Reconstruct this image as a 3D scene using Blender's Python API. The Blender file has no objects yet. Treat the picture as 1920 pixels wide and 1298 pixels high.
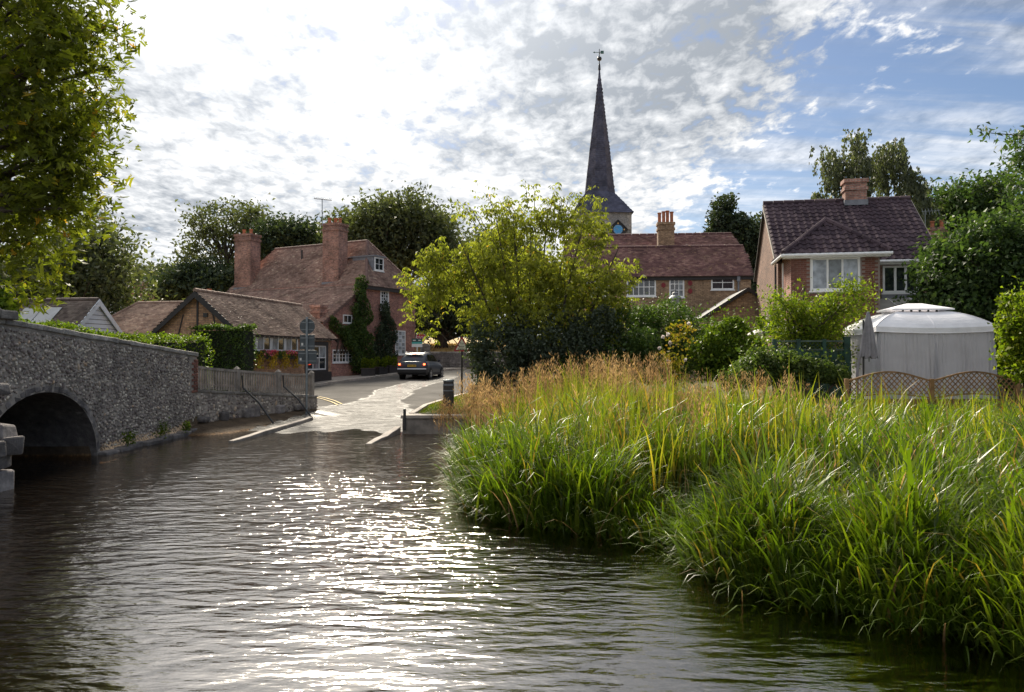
import bpy, math, random
import numpy as np
from mathutils import Vector, Matrix
PI = math.pi
R = math.radians
SC = bpy.context.scene
COL = SC.collection
random.seed(7)
RNG = np.random.default_rng(11)

# ---------------------------------------------------------------- camera, sky, sun, exposure
CAM_Z = 2.0
FPX = 1440.0
PITCH = math.atan(21 / FPX)
cam = bpy.data.cameras.new('camera')
cam.lens = 27.0
cam.sensor_width = 36.0
cam.clip_start = 0.1
cam.clip_end = 2000
camo = bpy.data.objects.new('camera', cam)
COL.objects.link(camo)
camo.location = (0, 0, CAM_Z)
camo.rotation_euler = (PI / 2 + PITCH, 0, 0)
SC.camera = camo

SUN_EL, SUN_AZ = R(36), R(-12)
SUND = (math.sin(SUN_AZ) * math.cos(SUN_EL), math.cos(SUN_AZ) * math.cos(SUN_EL), math.sin(SUN_EL))
sun = bpy.data.lights.new('sun', 'SUN')
sun.energy = 4.8
sun.angle = R(14)
sun.color = (1.0, 0.90, 0.74)
suno = bpy.data.objects.new('sun', sun)
COL.objects.link(suno)
suno.rotation_euler = (PI / 2 - SUN_EL, 0, PI - SUN_AZ)   # light travels away from SUND

SC.view_settings.view_transform = 'Standard'
SC.view_settings.look = 'None'
SC.view_settings.gamma = 1
SC.view_settings.exposure = 1.05
SC.cycles.max_bounces = 6
SC.cycles.diffuse_bounces = 3
SC.cycles.glossy_bounces = 3
SC.cycles.transparent_max_bounces = 8
SC.cycles.caustics_reflective = False
SC.cycles.caustics_refractive = False

W = bpy.data.worlds.new('World')
SC.world = W
W.use_nodes = True


class NT:
    """small node-tree helper"""
    def __init__(s, tree):
        s.t = tree
        tree.nodes.clear()

    def n(s, typ, ins=None, **kw):
        nd = s.t.nodes.new(typ)
        for k, v in kw.items():
            setattr(nd, k, v)
        if ins:
            for k, v in ins.items():
                sock = nd.inputs[k]
                if isinstance(v, bpy.types.NodeSocket):
                    s.t.links.new(v, sock)
                else:
                    sock.default_value = v
        return nd

    def math(s, op, a, b=0.0, c=0.0, clamp=False):
        return s.n('ShaderNodeMath', {0: a, 1: b, 2: c}, operation=op, use_clamp=clamp).outputs[0]

    def vmath(s, op, a, b=(0, 0, 0)):
        nd = s.n('ShaderNodeVectorMath', {0: a, 1: b}, operation=op)
        return nd.outputs['Value'] if op in ('DOT_PRODUCT', 'LENGTH') else nd.outputs[0]

    def ramp(s, f, stops, interp='LINEAR'):
        nd = s.n('ShaderNodeValToRGB', {0: f})
        cr = nd.color_ramp
        cr.interpolation = interp
        while len(cr.elements) < len(stops):
            cr.elements.new(0.5)
        for e, (p, c) in zip(cr.elements, stops):
            e.position = p
            e.color = (c, c, c, 1) if isinstance(c, (int, float)) else (*c, 1)
        return nd.outputs[0]

    def mix(s, f, a, b, blend='MIX'):
        nd = s.n('ShaderNodeMix', data_type='RGBA', blend_type=blend)
        for sock, v in ((nd.inputs[0], f), (nd.inputs[6], a), (nd.inputs[7], b)):
            if isinstance(v, bpy.types.NodeSocket):
                s.t.links.new(v, sock)
            else:
                sock.default_value = v if not isinstance(v, tuple) or len(v) == 4 else (*v, 1)
        return nd.outputs[2]

    def noise(s, vec, scale, detail=3, rough=0.55, dist=0.0):
        return s.n('ShaderNodeTexNoise', {'Vector': vec, 'Scale': scale, 'Detail': detail, 'Roughness': rough,
                                          'Distortion': dist}).outputs[0]

    def mapr(s, f, a, b, c=0.0, d=1.0, smooth=False):
        nd = s.n('ShaderNodeMapRange', {0: f, 1: a, 2: b, 3: c, 4: d})
        if smooth:
            nd.interpolation_type = 'SMOOTHSTEP'
        return nd.outputs[0]

    def mapping(s, vec, scale=(1, 1, 1), rot=(0, 0, 0), loc=(0, 0, 0)):
        return s.n('ShaderNodeMapping', {'Vector': vec, 'Scale': scale, 'Rotation': rot, 'Location': loc}).outputs[0]


def build_world():
    g = NT(W.node_tree)
    d = g.vmath('NORMALIZE', g.n('ShaderNodeTexCoord').outputs['Generated'])
    sp = g.n('ShaderNodeSeparateXYZ', {0: d})
    zz = g.math('ADD', g.math('MAXIMUM', sp.outputs[2], 0.0), 0.12)
    px = g.math('DIVIDE', sp.outputs[0], zz)
    py = g.math('DIVIDE', sp.outputs[1], zz)
    p = g.n('ShaderNodeCombineXYZ', {0: px, 1: py, 2: 0.0}).outputs[0]
    sky = g.n('ShaderNodeTexSky', sky_type='NISHITA', sun_disc=False, sun_elevation=SUN_EL,
              sun_rotation=SUN_AZ, air_density=1.0, dust_density=0.6, ozone_density=1.5)
    # altocumulus: rippled cells over broad patches
    big = g.noise(p, 1.3, 4, 0.55)
    mid = g.noise(g.mapping(p, (1.0, 0.85, 1), (0, 0, 0.5)), 4.6, 6, 0.60, 0.25)
    fine = g.noise(g.mapping(p, (1.0, 0.62, 1), (0, 0, 0.25)), 19.0, 4, 0.60, 0.3)
    tex = g.math('ADD', g.math('MULTIPLY', mid, 0.55), g.math('MULTIPLY', fine, 0.45))
    # cloud sheet thins out eastwards (to the right of the view)
    edge = g.mapr(g.math('ADD', px, g.math('MULTIPLY', g.math('SUBTRACT', big, 0.5), 1.1)), 0.42, 1.05, 0.0, 1.0, True)
    cov = g.math('SUBTRACT', g.math('ADD', tex, g.math('MULTIPLY', big, 0.42)), g.math('MULTIPLY', edge, 0.27))
    cov = g.mapr(cov, 0.50, 0.66, 0.0, 1.0, True)
    # streaky thin cirrus over the clear part
    cir = g.mapr(g.noise(g.mapping(p, (0.5, 2.6, 1), (0, 0, 0.22)), 1.5, 6, 0.58, 0.5), 0.40, 0.70, 0.0, 0.75, True)
    cov = g.math('MAXIMUM', cov, g.math('MULTIPLY', cir, 0.95))
    # low haze band
    hz = g.mapr(sp.outputs[2], 0.0, 0.20, 0.55, 0.0, True)
    cov = g.math('MAXIMUM', cov, hz)
    cosang = g.math('MAXIMUM', g.vmath('DOT_PRODUCT', d, SUND), 0.0)
    glow = g.math('ADD', g.math('MULTIPLY', g.math('POWER', cosang, 9.0), 0.22),
                  g.math('MULTIPLY', g.math('POWER', cosang, 40.0), 0.7))
    shade = g.ramp(g.math('ADD', tex, g.math('MULTIPLY', g.math('SUBTRACT', g.noise(g.mapping(p, (1, 1, 1), (0, 0, 0), (2.37, 2.13, 0)), 0.9, 3, 0.5), 0.5), 0.55)), [(0.38, (0.24, 0.27, 0.31)), (0.50, (0.52, 0.54, 0.565)), (0.62, (0.84, 0.84, 0.84))])
    lit = g.n('ShaderNodeVectorMath', {0: shade, 1: g.n('ShaderNodeCombineXYZ', {0: glow, 1: glow, 2: glow}).outputs[0]},
              operation='ADD').outputs[0]
    STR = 0.10
    lit = g.n('ShaderNodeVectorMath', {0: lit, 'Scale': 1.0 / STR * 0.65}, operation='SCALE').outputs[0]
    blue = g.n('ShaderNodeVectorMath', {0: sky.outputs[0], 1: (0.40, 0.42, 0.46)}, operation='MULTIPLY').outputs[0]
    c = g.mix(cov, blue, lit)
    bg = g.n('ShaderNodeBackground', {0: c, 1: STR})
    g.n('ShaderNodeOutputWorld', {0: bg.outputs[0]})


build_world()

# ---------------------------------------------------------------- projection helpers
CP, SP = math.cos(PITCH), math.sin(PITCH)


def ray(px, py):
    a, b = (px - 960) / FPX, (649 - py) / FPX
    return Vector((a, CP - b * SP, b * CP + SP))


def at(px, py, y):
    d = ray(px, py)
    return Vector((0, 0, CAM_Z)) + d * (y / d.y)


def gz(px, py, z=0.0):
    d = ray(px, py)
    return Vector((0, 0, CAM_Z)) + d * ((z - CAM_Z) / d.z)


def proj(p):
    x, y, z = p[0], p[1], p[2] - CAM_Z
    yc, zc = y * CP + z * SP, z * CP - y * SP
    return 960 + FPX * x / yc, 649 - FPX * zc / yc


class Fr:
    """local frame on a facade: u along it, v outwards (to the right of u), z up"""
    def __init__(s, p0, p1):
        s.o = Vector((p0[0], p0[1], 0))
        d = Vector((p1[0] - p0[0], p1[1] - p0[1], 0))
        s.len = d.length
        s.u = d.normalized()
        s.v = Vector((s.u.y, -s.u.x, 0))

    def __call__(s, u, v, z):
        return s.o + s.u * u + s.v * v + Vector((0, 0, z))

    def uz(s, px, py, v=0.0):
        d = ray(px, py)
        o = s.o + s.v * v
        t = (o - Vector((0, 0, CAM_Z))).dot(s.v) / d.dot(s.v)
        p = Vector((0, 0, CAM_Z)) + d * t
        return (p - s.o).dot(s.u), p.z

    def sub(s, u, v):
        f = Fr((0, 0), (1, 0))
        f.o = s(u, v, 0); f.u = s.u; f.v = s.v; f.len = s.len
        return f

# ---------------------------------------------------------------- object helpers
ORG = {}


def thing(name, label, cat, loc, group=None):
    o = bpy.data.objects.new(name, None)
    COL.objects.link(o)
    o.empty_display_size = 0.2
    o.location = loc
    ORG[o.name] = Vector(loc)
    o['label'] = label
    o['category'] = cat
    if group:
        o['group'] = group
    return o


def tag(o, label=None, cat=None, group=None, kind=None):
    for k, v in (('label', label), ('category', cat), ('group', group), ('kind', kind)):
        if v:
            o[k] = v
    return o


def link(name, me, mat, parent=None):
    o = bpy.data.objects.new(name, me)
    COL.objects.link(o)
    if mat is not None and len(me.materials) == 0:
        me.materials.append(mat)
    if parent is not None:
        o.parent = parent
        ORG[o.name] = ORG[parent.name]
    else:
        ORG[o.name] = Vector((0, 0, 0))
    return o


class MB:
    def __init__(s, fr=None):
        s.v, s.f, s.fr = [], [], fr

    def P(s, p):
        return s.fr(*p) if s.fr else Vector(p)

    def add(s, vs, fs):
        k = len(s.v)
        s.v += [s.P(p) for p in vs]
        s.f += [tuple(k + i for i in f) for f in fs]
        return s

    def box(s, a, b):
        (x0, y0, z0), (x1, y1, z1) = a, b
        vs = [(x0, y0, z0), (x1, y0, z0), (x1, y1, z0), (x0, y1, z0), (x0, y0, z1), (x1, y0, z1), (x1, y1, z1), (x0, y1, z1)]
        return s.add(vs, [(0, 3, 2, 1), (4, 5, 6, 7), (0, 1, 5, 4), (1, 2, 6, 5), (2, 3, 7, 6), (3, 0, 4, 7)])

    def poly(s, pts):
        return s.add(pts, [tuple(range(len(pts)))])

    def prism(s, pts, ext):
        """pts: planar polygon, ext: extrusion vector in the same space"""
        n = len(pts)
        q = [tuple(p[i] + ext[i] for i in range(3)) for p in pts]
        fs = [tuple(range(n))[::-1], tuple(range(n, 2 * n))]
        fs += [(i, (i + 1) % n, n + (i + 1) % n, n + i) for i in range(n)]
        return s.add(list(pts) + q, fs)

    def tube(s, pts, rad, n=6, cap=True):
        pts = [s.P(p) for p in pts]
        if not hasattr(rad, '__len__'):
            rad = [rad] * len(pts)
        k = len(s.v)
        for i, p in enumerate(pts):
            d = (pts[min(i + 1, len(pts) - 1)] - pts[max(i - 1, 0)])
            d = d.normalized() if d.length > 1e-9 else Vector((0, 0, 1))
            a = d.cross(Vector((0, 0, 1)) if abs(d.z) < 0.95 else Vector((1, 0, 0))).normalized()
            b = d.cross(a)
            for j in range(n):
                t = 2 * PI * j / n
                s.v.append(p + (a * math.cos(t) + b * math.sin(t)) * rad[i])
        for i in range(len(pts) - 1):
            for j in range(n):
                s.f.append((k + i * n + j, k + i * n + (j + 1) % n, k + (i + 1) * n + (j + 1) % n, k + (i + 1) * n + j))
        if cap:
            s.f.append(tuple(k + j for j in range(n))[::-1])
            s.f.append(tuple(k + (len(pts) - 1) * n + j for j in range(n)))
        return s

    def lathe(s, c, prof, n=16, ph=0.0):
        vs, fs = [], []
        for r, z in prof:
            for j in range(n):
                t = ph + 2 * PI * j / n
                vs.append((c[0] + r * math.cos(t), c[1] + r * math.sin(t), c[2] + z))
        for i in range(len(prof) - 1):
            for j in range(n):
                fs.append((i * n + j, i * n + (j + 1) % n, (i + 1) * n + (j + 1) % n, (i + 1) * n + j))
        fs.append(tuple(range(n))[::-1])
        fs.append(tuple((len(prof) - 1) * n + j for j in range(n)))
        return s.add(vs, fs)

    def loft(s, rings, close=True, caps=True):
        n = len(rings[0])
        vs = [p for r in rings for p in r]
        fs = []
        for i in range(len(rings) - 1):
            for j in range(n if close else n - 1):
                fs.append((i * n + j, i * n + (j + 1) % n, (i + 1) * n + (j + 1) % n, (i + 1) * n + j))
        if caps:
            fs.append(tuple(range(n))[::-1])
            fs.append(tuple((len(rings) - 1) * n + j for j in range(n)))
        return s.add(vs, fs)

    def build(s, name, mat, parent=None, smooth=False, bevel=0.0):
        o0 = ORG[parent.name] if parent is not None else Vector((0, 0, 0))
        me = bpy.data.meshes.new(name)
        me.from_pydata([p - o0 for p in s.v], [], s.f)
        me.update()
        box_uv(me)
        if smooth:
            me.polygons.foreach_set('use_smooth', [True] * len(me.polygons))
        o = link(name, me, mat, parent)
        if bevel:
            m = o.modifiers.new('bevel', 'BEVEL')
            m.width = bevel
            m.segments = 2
            m.limit_method = 'ANGLE'
        return o


def box_uv(me):
    """metre-true UVs: u horizontal along each face, v up its slope"""
    uv = me.uv_layers.new(name='UVMap')
    buf = np.zeros(len(me.loops) * 2, np.float32)
    for p in me.polygons:
        n = p.normal
        if abs(n.z) > 0.985:
            t, b = Vector((1, 0, 0)), Vector((0, 1, 0))
        else:
            t = Vector((-n.y, n.x, 0)).normalized()
            b = n.cross(t)
        for li in p.loop_indices:
            co = me.vertices[me.loops[li].vertex_index].co
            buf[2 * li] = co.dot(t)
            buf[2 * li + 1] = co.dot(b)
    uv.data.foreach_set('uv', buf)


def np_obj(name, V, F, mat, parent=None, rnd=None, smooth=False, org=None):
    """mesh object straight from numpy arrays: V (n,3), F (m,k); rnd: one number per face"""
    o0 = ORG[parent.name] if parent is not None else Vector((0, 0, 0))
    V = np.asarray(V, np.float32) - np.array(o0, np.float32)
    F = np.asarray(F, np.int32)
    me = bpy.data.meshes.new(name)
    m, k = F.shape
    me.vertices.add(len(V))
    me.vertices.foreach_set('co', V.ravel())
    me.loops.add(m * k)
    me.loops.foreach_set('vertex_index', F.ravel())
    me.polygons.add(m)
    me.polygons.foreach_set('loop_start', np.arange(0, m * k, k, dtype=np.int32))
    if rnd is not None:
        a = me.attributes.new('rnd', 'FLOAT', 'FACE')
        a.data.foreach_set('value', np.asarray(rnd, np.float32))
    if smooth:
        me.polygons.foreach_set('use_smooth', np.ones(m, bool))
    me.update(calc_edges=True)
    me.validate()
    return link(name, me, mat, parent)

# ---------------------------------------------------------------- materials
MATS = {}


def mat_base(name):
    m = bpy.data.materials.new(name)
    m.use_nodes = True
    return m, NT(m.node_tree)


def principled(g, **kw):
    b = g.n('ShaderNodeBsdfPrincipled')
    for k, v in kw.items():
        k = {'col': 'Base Color', 'rough': 'Roughness', 'metal': 'Metallic', 'spec': 'Specular IOR Level', 'nrm': 'Normal',
             'coat': 'Coat Weight', 'emit': 'Emission Color', 'emits': 'Emission Strength'}[k]
        if isinstance(v, bpy.types.NodeSocket):
            g.t.links.new(v, b.inputs[k])
        else:
            b.inputs[k].default_value = (*v, 1) if isinstance(v, tuple) and len(v) == 3 else v
    return b.outputs[0]


def out(g, sh, disp=None):
    g.n('ShaderNodeOutputMaterial', {0: sh})


def bump(g, h, strength=0.5, dist=0.02):
    return g.n('ShaderNodeBump', {'Height': h, 'Strength': strength, 'Distance': dist}).outputs[0]


def objco(g):
    return g.n('ShaderNodeTexCoord').outputs['Object']


def plain(name, col, rough=0.6, var=0.18, scale=3.0, metal=0.0, bmp=0.0, spec=0.5, coat=0.0):
    """painted / plain surface with uneven tone and grime"""
    if name in MATS:
        return MATS[name]
    m, g = mat_base(name)
    co = objco(g)
    n = g.noise(co, scale, 5, 0.6)
    dark = tuple(c * (1 - var * 1.6) for c in col)
    lite = tuple(min(1, c * (1 + var * 0.8)) for c in col)
    c = g.ramp(n, [(0.3, dark), (0.55, col), (0.75, lite)])
    kw = dict(col=c, rough=rough, metal=metal, spec=spec, coat=coat)
    if bmp:
        kw['nrm'] = bump(g, g.noise(co, scale * 9, 4, 0.6), bmp, 0.02)
    out(g, principled(g, **kw))
    MATS[name] = m
    return m


def brickmat(name, c1, c2, mortar, bw=0.225, rh=0.075, ms=0.012, var=0.35):
    m, g = mat_base(name)
    uv = g.n('ShaderNodeTexCoord').outputs['UV']
    br = g.n('ShaderNodeTexBrick', {'Vector': uv, 'Color1': (*c1, 1), 'Color2': (*c2, 1), 'Mortar': (*mortar, 1), 'Scale': 1.0,
                                    'Mortar Size': ms, 'Mortar Smooth': 0.3, 'Bias': -0.1, 'Brick Width': bw, 'Row Height': rh})
    co = objco(g)
    big = g.ramp(g.noise(co, 0.7, 5, 0.65), [(0.3, 1 - var), (0.7, 1 + var * 0.5)])
    c = g.mix(1.0, br.outputs[0], big, 'MULTIPLY')
    sp = g.ramp(g.noise(co, 7, 4, 0.7), [(0.3, 0.6), (0.7, 1.3)])
    c = g.mix(1.0, c, sp, 'MULTIPLY')
    h = g.math('ADD', g.math('MULTIPLY', br.outputs[1], -1.0), g.math('MULTIPLY', g.noise(co, 40, 3), 0.4))
    out(g, principled(g, col=c, rough=0.9, spec=0.2, nrm=bump(g, h, 0.6, 0.01)))
    MATS[name] = m
    return m


def tilemat(name, stops, lichen=None, lich_amt=0.62, rough=0.85, scale=0.8):
    """old clay tiles: tone per tile (face attribute), weather streaks, lichen spots"""
    m, g = mat_base(name)
    r = g.n('ShaderNodeAttribute', attribute_name='rnd').outputs['Fac']
    co = objco(g)
    c = g.ramp(r, stops)
    big = g.ramp(g.noise(co, scale, 5, 0.65), [(0.3, 0.52), (0.68, 1.32)])
    c = g.mix(1.0, c, big, 'MULTIPLY')
    if lichen:
        f = g.mapr(g.noise(co, 3.4, 5, 0.7), lich_amt, lich_amt + 0.08)
        c = g.mix(f, c, lichen)
    out(g, principled(g, col=c, rough=rough, spec=0.25, nrm=bump(g, g.noise(co, 30, 3), 0.3, 0.01)))
    MATS[name] = m
    return m


def leafmat(name, stops, trans=0.4, gloss=0.35, rough=0.55, tint=(1.15, 1.25, 0.45)):
    m, g = mat_base(name)
    r = g.n('ShaderNodeAttribute', attribute_name='rnd').outputs['Fac']
    c = g.ramp(r, stops)
    nz = g.ramp(g.noise(objco(g), 1.1, 3), [(0.3, 0.75), (0.7, 1.25)])
    c = g.mix(1.0, c, nz, 'MULTIPLY')
    a = principled(g, col=c, rough=rough, spec=gloss * (1.0 if name.startswith('reed') else 0.45))
    tc = g.n('ShaderNodeVectorMath', {0: c, 1: tint}, operation='MULTIPLY').outputs[0]
    tc = g.n('ShaderNodeVectorMath', {0: tc, 'Scale': 1.35}, operation='SCALE').outputs[0]
    t = g.n('ShaderNodeBsdfTranslucent', {0: tc}).outputs[0]
    out(g, g.n('ShaderNodeMixShader', {0: trans, 1: a, 2: t}).outputs[0])
    MATS[name] = m
    return m


def glassmat(name, col=(0.02, 0.025, 0.03), rough=0.05, spec=0.9):
    m, g = mat_base(name)
    n = bump(g, g.noise(objco(g), 1.8, 2), 0.08, 0.05)
    c = g.ramp(g.noise(objco(g), 2.2, 3), [(0.35, tuple(x * 0.5 for x in col)), (0.7, tuple(x * 1.6 for x in col))])
    out(g, principled(g, col=c, rough=rough, spec=spec, nrm=n))
    MATS[name] = m
    return m


def stonemat(name, stops, scale=6.0, bmp=0.6):
    m, g = mat_base(name)
    co = objco(g)
    r = g.n('ShaderNodeObjectInfo').outputs['Random']
    n = g.noise(co, scale, 6, 0.65)
    c = g.ramp(n, stops)
    c = g.mix(1.0, c, g.ramp(r, [(0.0, 0.7), (1.0, 1.25)]), 'MULTIPLY')
    st = g.ramp(g.noise(co, 1.1, 5, 0.7), [(0.35, 0.6), (0.65, 1.15)])
    c = g.mix(1.0, c, st, 'MULTIPLY')
    h = g.math('ADD', g.noise(co, scale * 3, 5, 0.65), g.math('MULTIPLY', g.noise(co, scale * 14, 3), 0.35))
    out(g, principled(g, col=c, rough=0.9, spec=0.2, nrm=bump(g, h, bmp, 0.03)))
    MATS[name] = m
    return m


def flintmat(name):
    """flints: per-flint tone, glassy dark knapped faces and chalky rind"""
    m, g = mat_base(name)
    r = g.n('ShaderNodeAttribute', attribute_name='rnd').outputs['Fac']
    ri = g.n('ShaderNodeObjectInfo').outputs['Random']
    co = objco(g)
    k = g.math('FRACT', g.math('ADD', r, g.math('MULTIPLY', ri, 7.31)))
    c = g.ramp(k, [(0.0, (0.13, 0.10, 0.098)), (0.3, (0.25, 0.205, 0.188)), (0.55, (0.385, 0.325, 0.285)), (0.8, (0.53, 0.46, 0.395)),
                   (0.95, (0.70, 0.635, 0.54)), (1.0, (0.52, 0.36, 0.24))])
    c = g.mix(g.mapr(g.noise(co, 18, 4, 0.7), 0.5, 0.7, 0, 0.55), c, (0.40, 0.375, 0.34))
    c = g.mix(g.mapr(g.noise(co, 0.9, 5, 0.7), 0.48, 0.66, 0, 0.6), c, (0.085, 0.075, 0.07))
    out(g, principled(g, col=c, rough=0.6, spec=0.4, nrm=bump(g, g.noise(co, 40, 3), 0.3, 0.01)))
    MATS[name] = m
    return m


def make_materials():
    M = MATS
    brickmat('brick_red', (0.47, 0.205, 0.16), (0.25, 0.10, 0.088), (0.34, 0.27, 0.23))
    brickmat('brick_deep', (0.40, 0.165, 0.12), (0.23, 0.09, 0.07), (0.36, 0.30, 0.27))
    brickmat('brick_tan', (0.60, 0.36, 0.22), (0.34, 0.185, 0.12), (0.30, 0.22, 0.165))
    brickmat('brick_yellow', (0.48, 0.325, 0.205), (0.28, 0.18, 0.12), (0.22, 0.165, 0.12))
    brickmat('brick_chimney', (0.50, 0.24, 0.18), (0.24, 0.12, 0.10), (0.36, 0.30, 0.26), var=0.6)
    brickmat('brick_church', (0.31, 0.30, 0.30), (0.19, 0.18, 0.185), (0.36, 0.345, 0.33), bw=0.16, rh=0.10, ms=0.02)
    tilemat('tile_red', [(0.0, (0.19, 0.12, 0.105)), (0.4, (0.28, 0.185, 0.155)), (0.8, (0.37, 0.26, 0.215)), (1.0, (0.48, 0.37, 0.29))],
            (0.30, 0.24, 0.17), 0.66)
    tilemat('tile_brown', [(0.0, (0.24, 0.165, 0.13)), (0.5, (0.37, 0.26, 0.20)), (1.0, (0.50, 0.37, 0.28))], (0.27, 0.24, 0.18), 0.66)
    tilemat('tile_plum', [(0.0, (0.12, 0.062, 0.064)), (0.5, (0.19, 0.102, 0.096)), (1.0, (0.31, 0.19, 0.155))], (0.36, 0.24, 0.14), 0.60)
    tilemat('tile_grey', [(0.0, (0.11, 0.085, 0.08)), (0.5, (0.18, 0.145, 0.13)), (1.0, (0.26, 0.215, 0.19))], (0.30, 0.28, 0.26), 0.66)
    tilemat('shingle', [(0.0, (0.082, 0.088, 0.135)), (0.5, (0.10, 0.106, 0.16)), (1.0, (0.125, 0.13, 0.19))], (0.13, 0.13, 0.15), 0.72)
    m, g = mat_base('tile_concrete')
    co = objco(g)
    rr = g.n('ShaderNodeObjectInfo').outputs['Random']
    c = g.ramp(rr, [(0.0, (0.050, 0.036, 0.046)), (0.6, (0.074, 0.052, 0.064)), (1.0, (0.11, 0.08, 0.092))])
    c = g.mix(g.mapr(g.noise(co, 5, 5, 0.7), 0.58, 0.72, 0, 0.5), c, (0.16, 0.13, 0.12))
    out(g, principled(g, col=c, rough=0.9, spec=0.12, nrm=bump(g, g.noise(co, 40, 3), 0.3, 0.01)))
    M['tile_concrete'] = m
    plain('white_paint', (0.78, 0.79, 0.80), 0.45, 0.06, 4)
    plain('upvc', (0.80, 0.81, 0.83), 0.35, 0.05, 3)
    plain('weatherboard', (0.66, 0.73, 0.80), 0.55, 0.08, 3)
    plain('black_timber', (0.022, 0.02, 0.022), 0.6, 0.3, 6)
    plain('dark_timber', (0.055, 0.043, 0.038), 0.75, 0.3, 5, bmp=0.4)
    plain('grey_timber', (0.32, 0.28, 0.25), 0.85, 0.3, 4, bmp=0.6)
    plain('fence_timber', (0.28, 0.155, 0.062), 0.8, 0.3, 4, bmp=0.5)
    plain('green_paint', (0.014, 0.055, 0.036), 0.6, 0.35, 4)
    plain('lead', (0.20, 0.21, 0.24), 0.55, 0.25, 4)
    plain('terracotta', (0.42, 0.15, 0.075), 0.8, 0.3, 7)
    plain('mortar', (0.37, 0.325, 0.285), 0.95, 0.4, 3, bmp=0.8)
    plain('sign_back', (0.085, 0.10, 0.11), 0.45, 0.15, 5, spec=0.4)
    plain('galvanised', (0.24, 0.265, 0.285), 0.4, 0.15, 6, metal=0.6)
    plain('black_metal', (0.02, 0.02, 0.022), 0.45, 0.2, 6)
    plain('sign_white', (0.75, 0.74, 0.72), 0.5, 0.06, 5)
    plain('sign_red', (0.42, 0.02, 0.04), 0.45, 0.12, 5)
    plain('sign_black', (0.02, 0.02, 0.02), 0.6, 0.1, 5)
    plain('sign_green', (0.02, 0.07, 0.06), 0.5, 0.1, 5)
    plain('sign_teal', (0.06, 0.40, 0.38), 0.5, 0.1, 5)
    plain('concrete', (0.30, 0.265, 0.235), 0.9, 0.35, 2.2, bmp=0.5)
    plain('pale_slab', (0.42, 0.37, 0.32), 0.9, 0.25, 2.5, bmp=0.4)
    plain('clock_blue', (0.06, 0.32, 0.66), 0.5, 0.08, 3)
    plain('gold', (0.62, 0.36, 0.12), 0.4, 0.1, 5, metal=0.4)
    plain('bark', (0.075, 0.058, 0.045), 0.95, 0.4, 6, bmp=1.0)
    plain('bark_grey', (0.13, 0.115, 0.095), 0.95, 0.35, 6, bmp=1.0)
    plain('soil', (0.05, 0.038, 0.026), 1.0, 0.4, 3, bmp=0.8)
    plain('curtain', (0.52, 0.55, 0.60), 0.9, 0.25, 7)
    plain('gazebo_top', (0.84, 0.83, 0.87), 0.9, 0.10, 1.6, bmp=0.5)
    plain('parasol_cloth', (0.27, 0.26, 0.285), 0.95, 0.18, 5)
    plain('canvas', (0.62, 0.60, 0.56), 0.9, 0.1, 3)
    plain('corrugated', (0.42, 0.40, 0.38), 0.75, 0.2, 2.5, bmp=0.3)
    plain('skylight', (0.42, 0.43, 0.44), 0.5, 0.12, 2)
    plain('poly_roof', (0.34, 0.33, 0.30), 0.5, 0.15, 2)
    plain('car_paint', (0.024, 0.032, 0.050), 0.38, 0.03, 2, metal=0.0, coat=0.15)
    plain('car_black', (0.018, 0.018, 0.02), 0.6, 0.15, 4)
    plain('car_silver', (0.42, 0.43, 0.46), 0.28, 0.05, 4, metal=0.7)
    plain('tyre', (0.016, 0.016, 0.017), 0.85, 0.15, 5)
    plain('plate_yellow', (0.60, 0.36, 0.03), 0.5, 0.05, 5)
    plain('lamp_red', (0.30, 0.01, 0.02), 0.2, 0.1, 5, coat=1.0)
    plain('flower_red', (0.22, 0.02, 0.03), 0.7, 0.3, 20)
    plain('flower_white', (0.72, 0.66, 0.66), 0.7, 0.1, 20)
    plain('render_grey', (0.33, 0.31, 0.29), 0.9, 0.2, 3, bmp=0.4)
    plain('yellow_line', (0.50, 0.36, 0.10), 0.8, 0.4, 6)
    plain('white_line', (0.55, 0.53, 0.50), 0.8, 0.4, 6)
    glassmat('glass')
    glassmat('glass_net', (0.19, 0.215, 0.24), 0.25, 0.6)
    glassmat('glass_blind', (0.34, 0.38, 0.44), 0.3, 0.6)
    glassmat('car_glass', (0.012, 0.013, 0.016), 0.04, 0.9)
    stonemat('stone', [(0.25, (0.17, 0.155, 0.145)), (0.5, (0.31, 0.285, 0.26)), (0.75, (0.45, 0.42, 0.38))])
    stonemat('stone_dark', [(0.25, (0.11, 0.10, 0.10)), (0.5, (0.21, 0.19, 0.185)), (0.75, (0.35, 0.32, 0.30))])
    stonemat('coping', [(0.25, (0.24, 0.22, 0.21)), (0.5, (0.38, 0.355, 0.33)), (0.75, (0.54, 0.50, 0.46))])
    stonemat('brick_piece', [(0.25, (0.17, 0.076, 0.062)), (0.5, (0.245, 0.112, 0.088)), (0.75, (0.33, 0.165, 0.125))], 9, 0.3)
    flintmat('flint')
    m, g = mat_base('brake_lamp')
    out(g, principled(g, col=(0.6, 0.02, 0.02), rough=0.3, emit=(1.0, 0.10, 0.03), emits=5.0))
    M['brake_lamp'] = m
    # gauze curtain of the gazebo: lets some light through
    m, g = mat_base('gauze')
    co = objco(g)
    c = g.ramp(g.noise(co, 2.5, 4), [(0.3, (0.54, 0.54, 0.58)), (0.7, (0.66, 0.66, 0.70))])
    fold = g.n('ShaderNodeTexWave', {'Vector': g.mapping(co, (1, 1, 0.02)), 'Scale': 3.0, 'Distortion': 2.0, 'Detail': 2.0}).outputs[1]
    a = principled(g, col=c, rough=0.95, spec=0.1, nrm=bump(g, fold, 0.35, 0.05))
    t = g.n('ShaderNodeBsdfTranslucent', {0: (0.62, 0.62, 0.66, 1)}).outputs[0]
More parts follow.
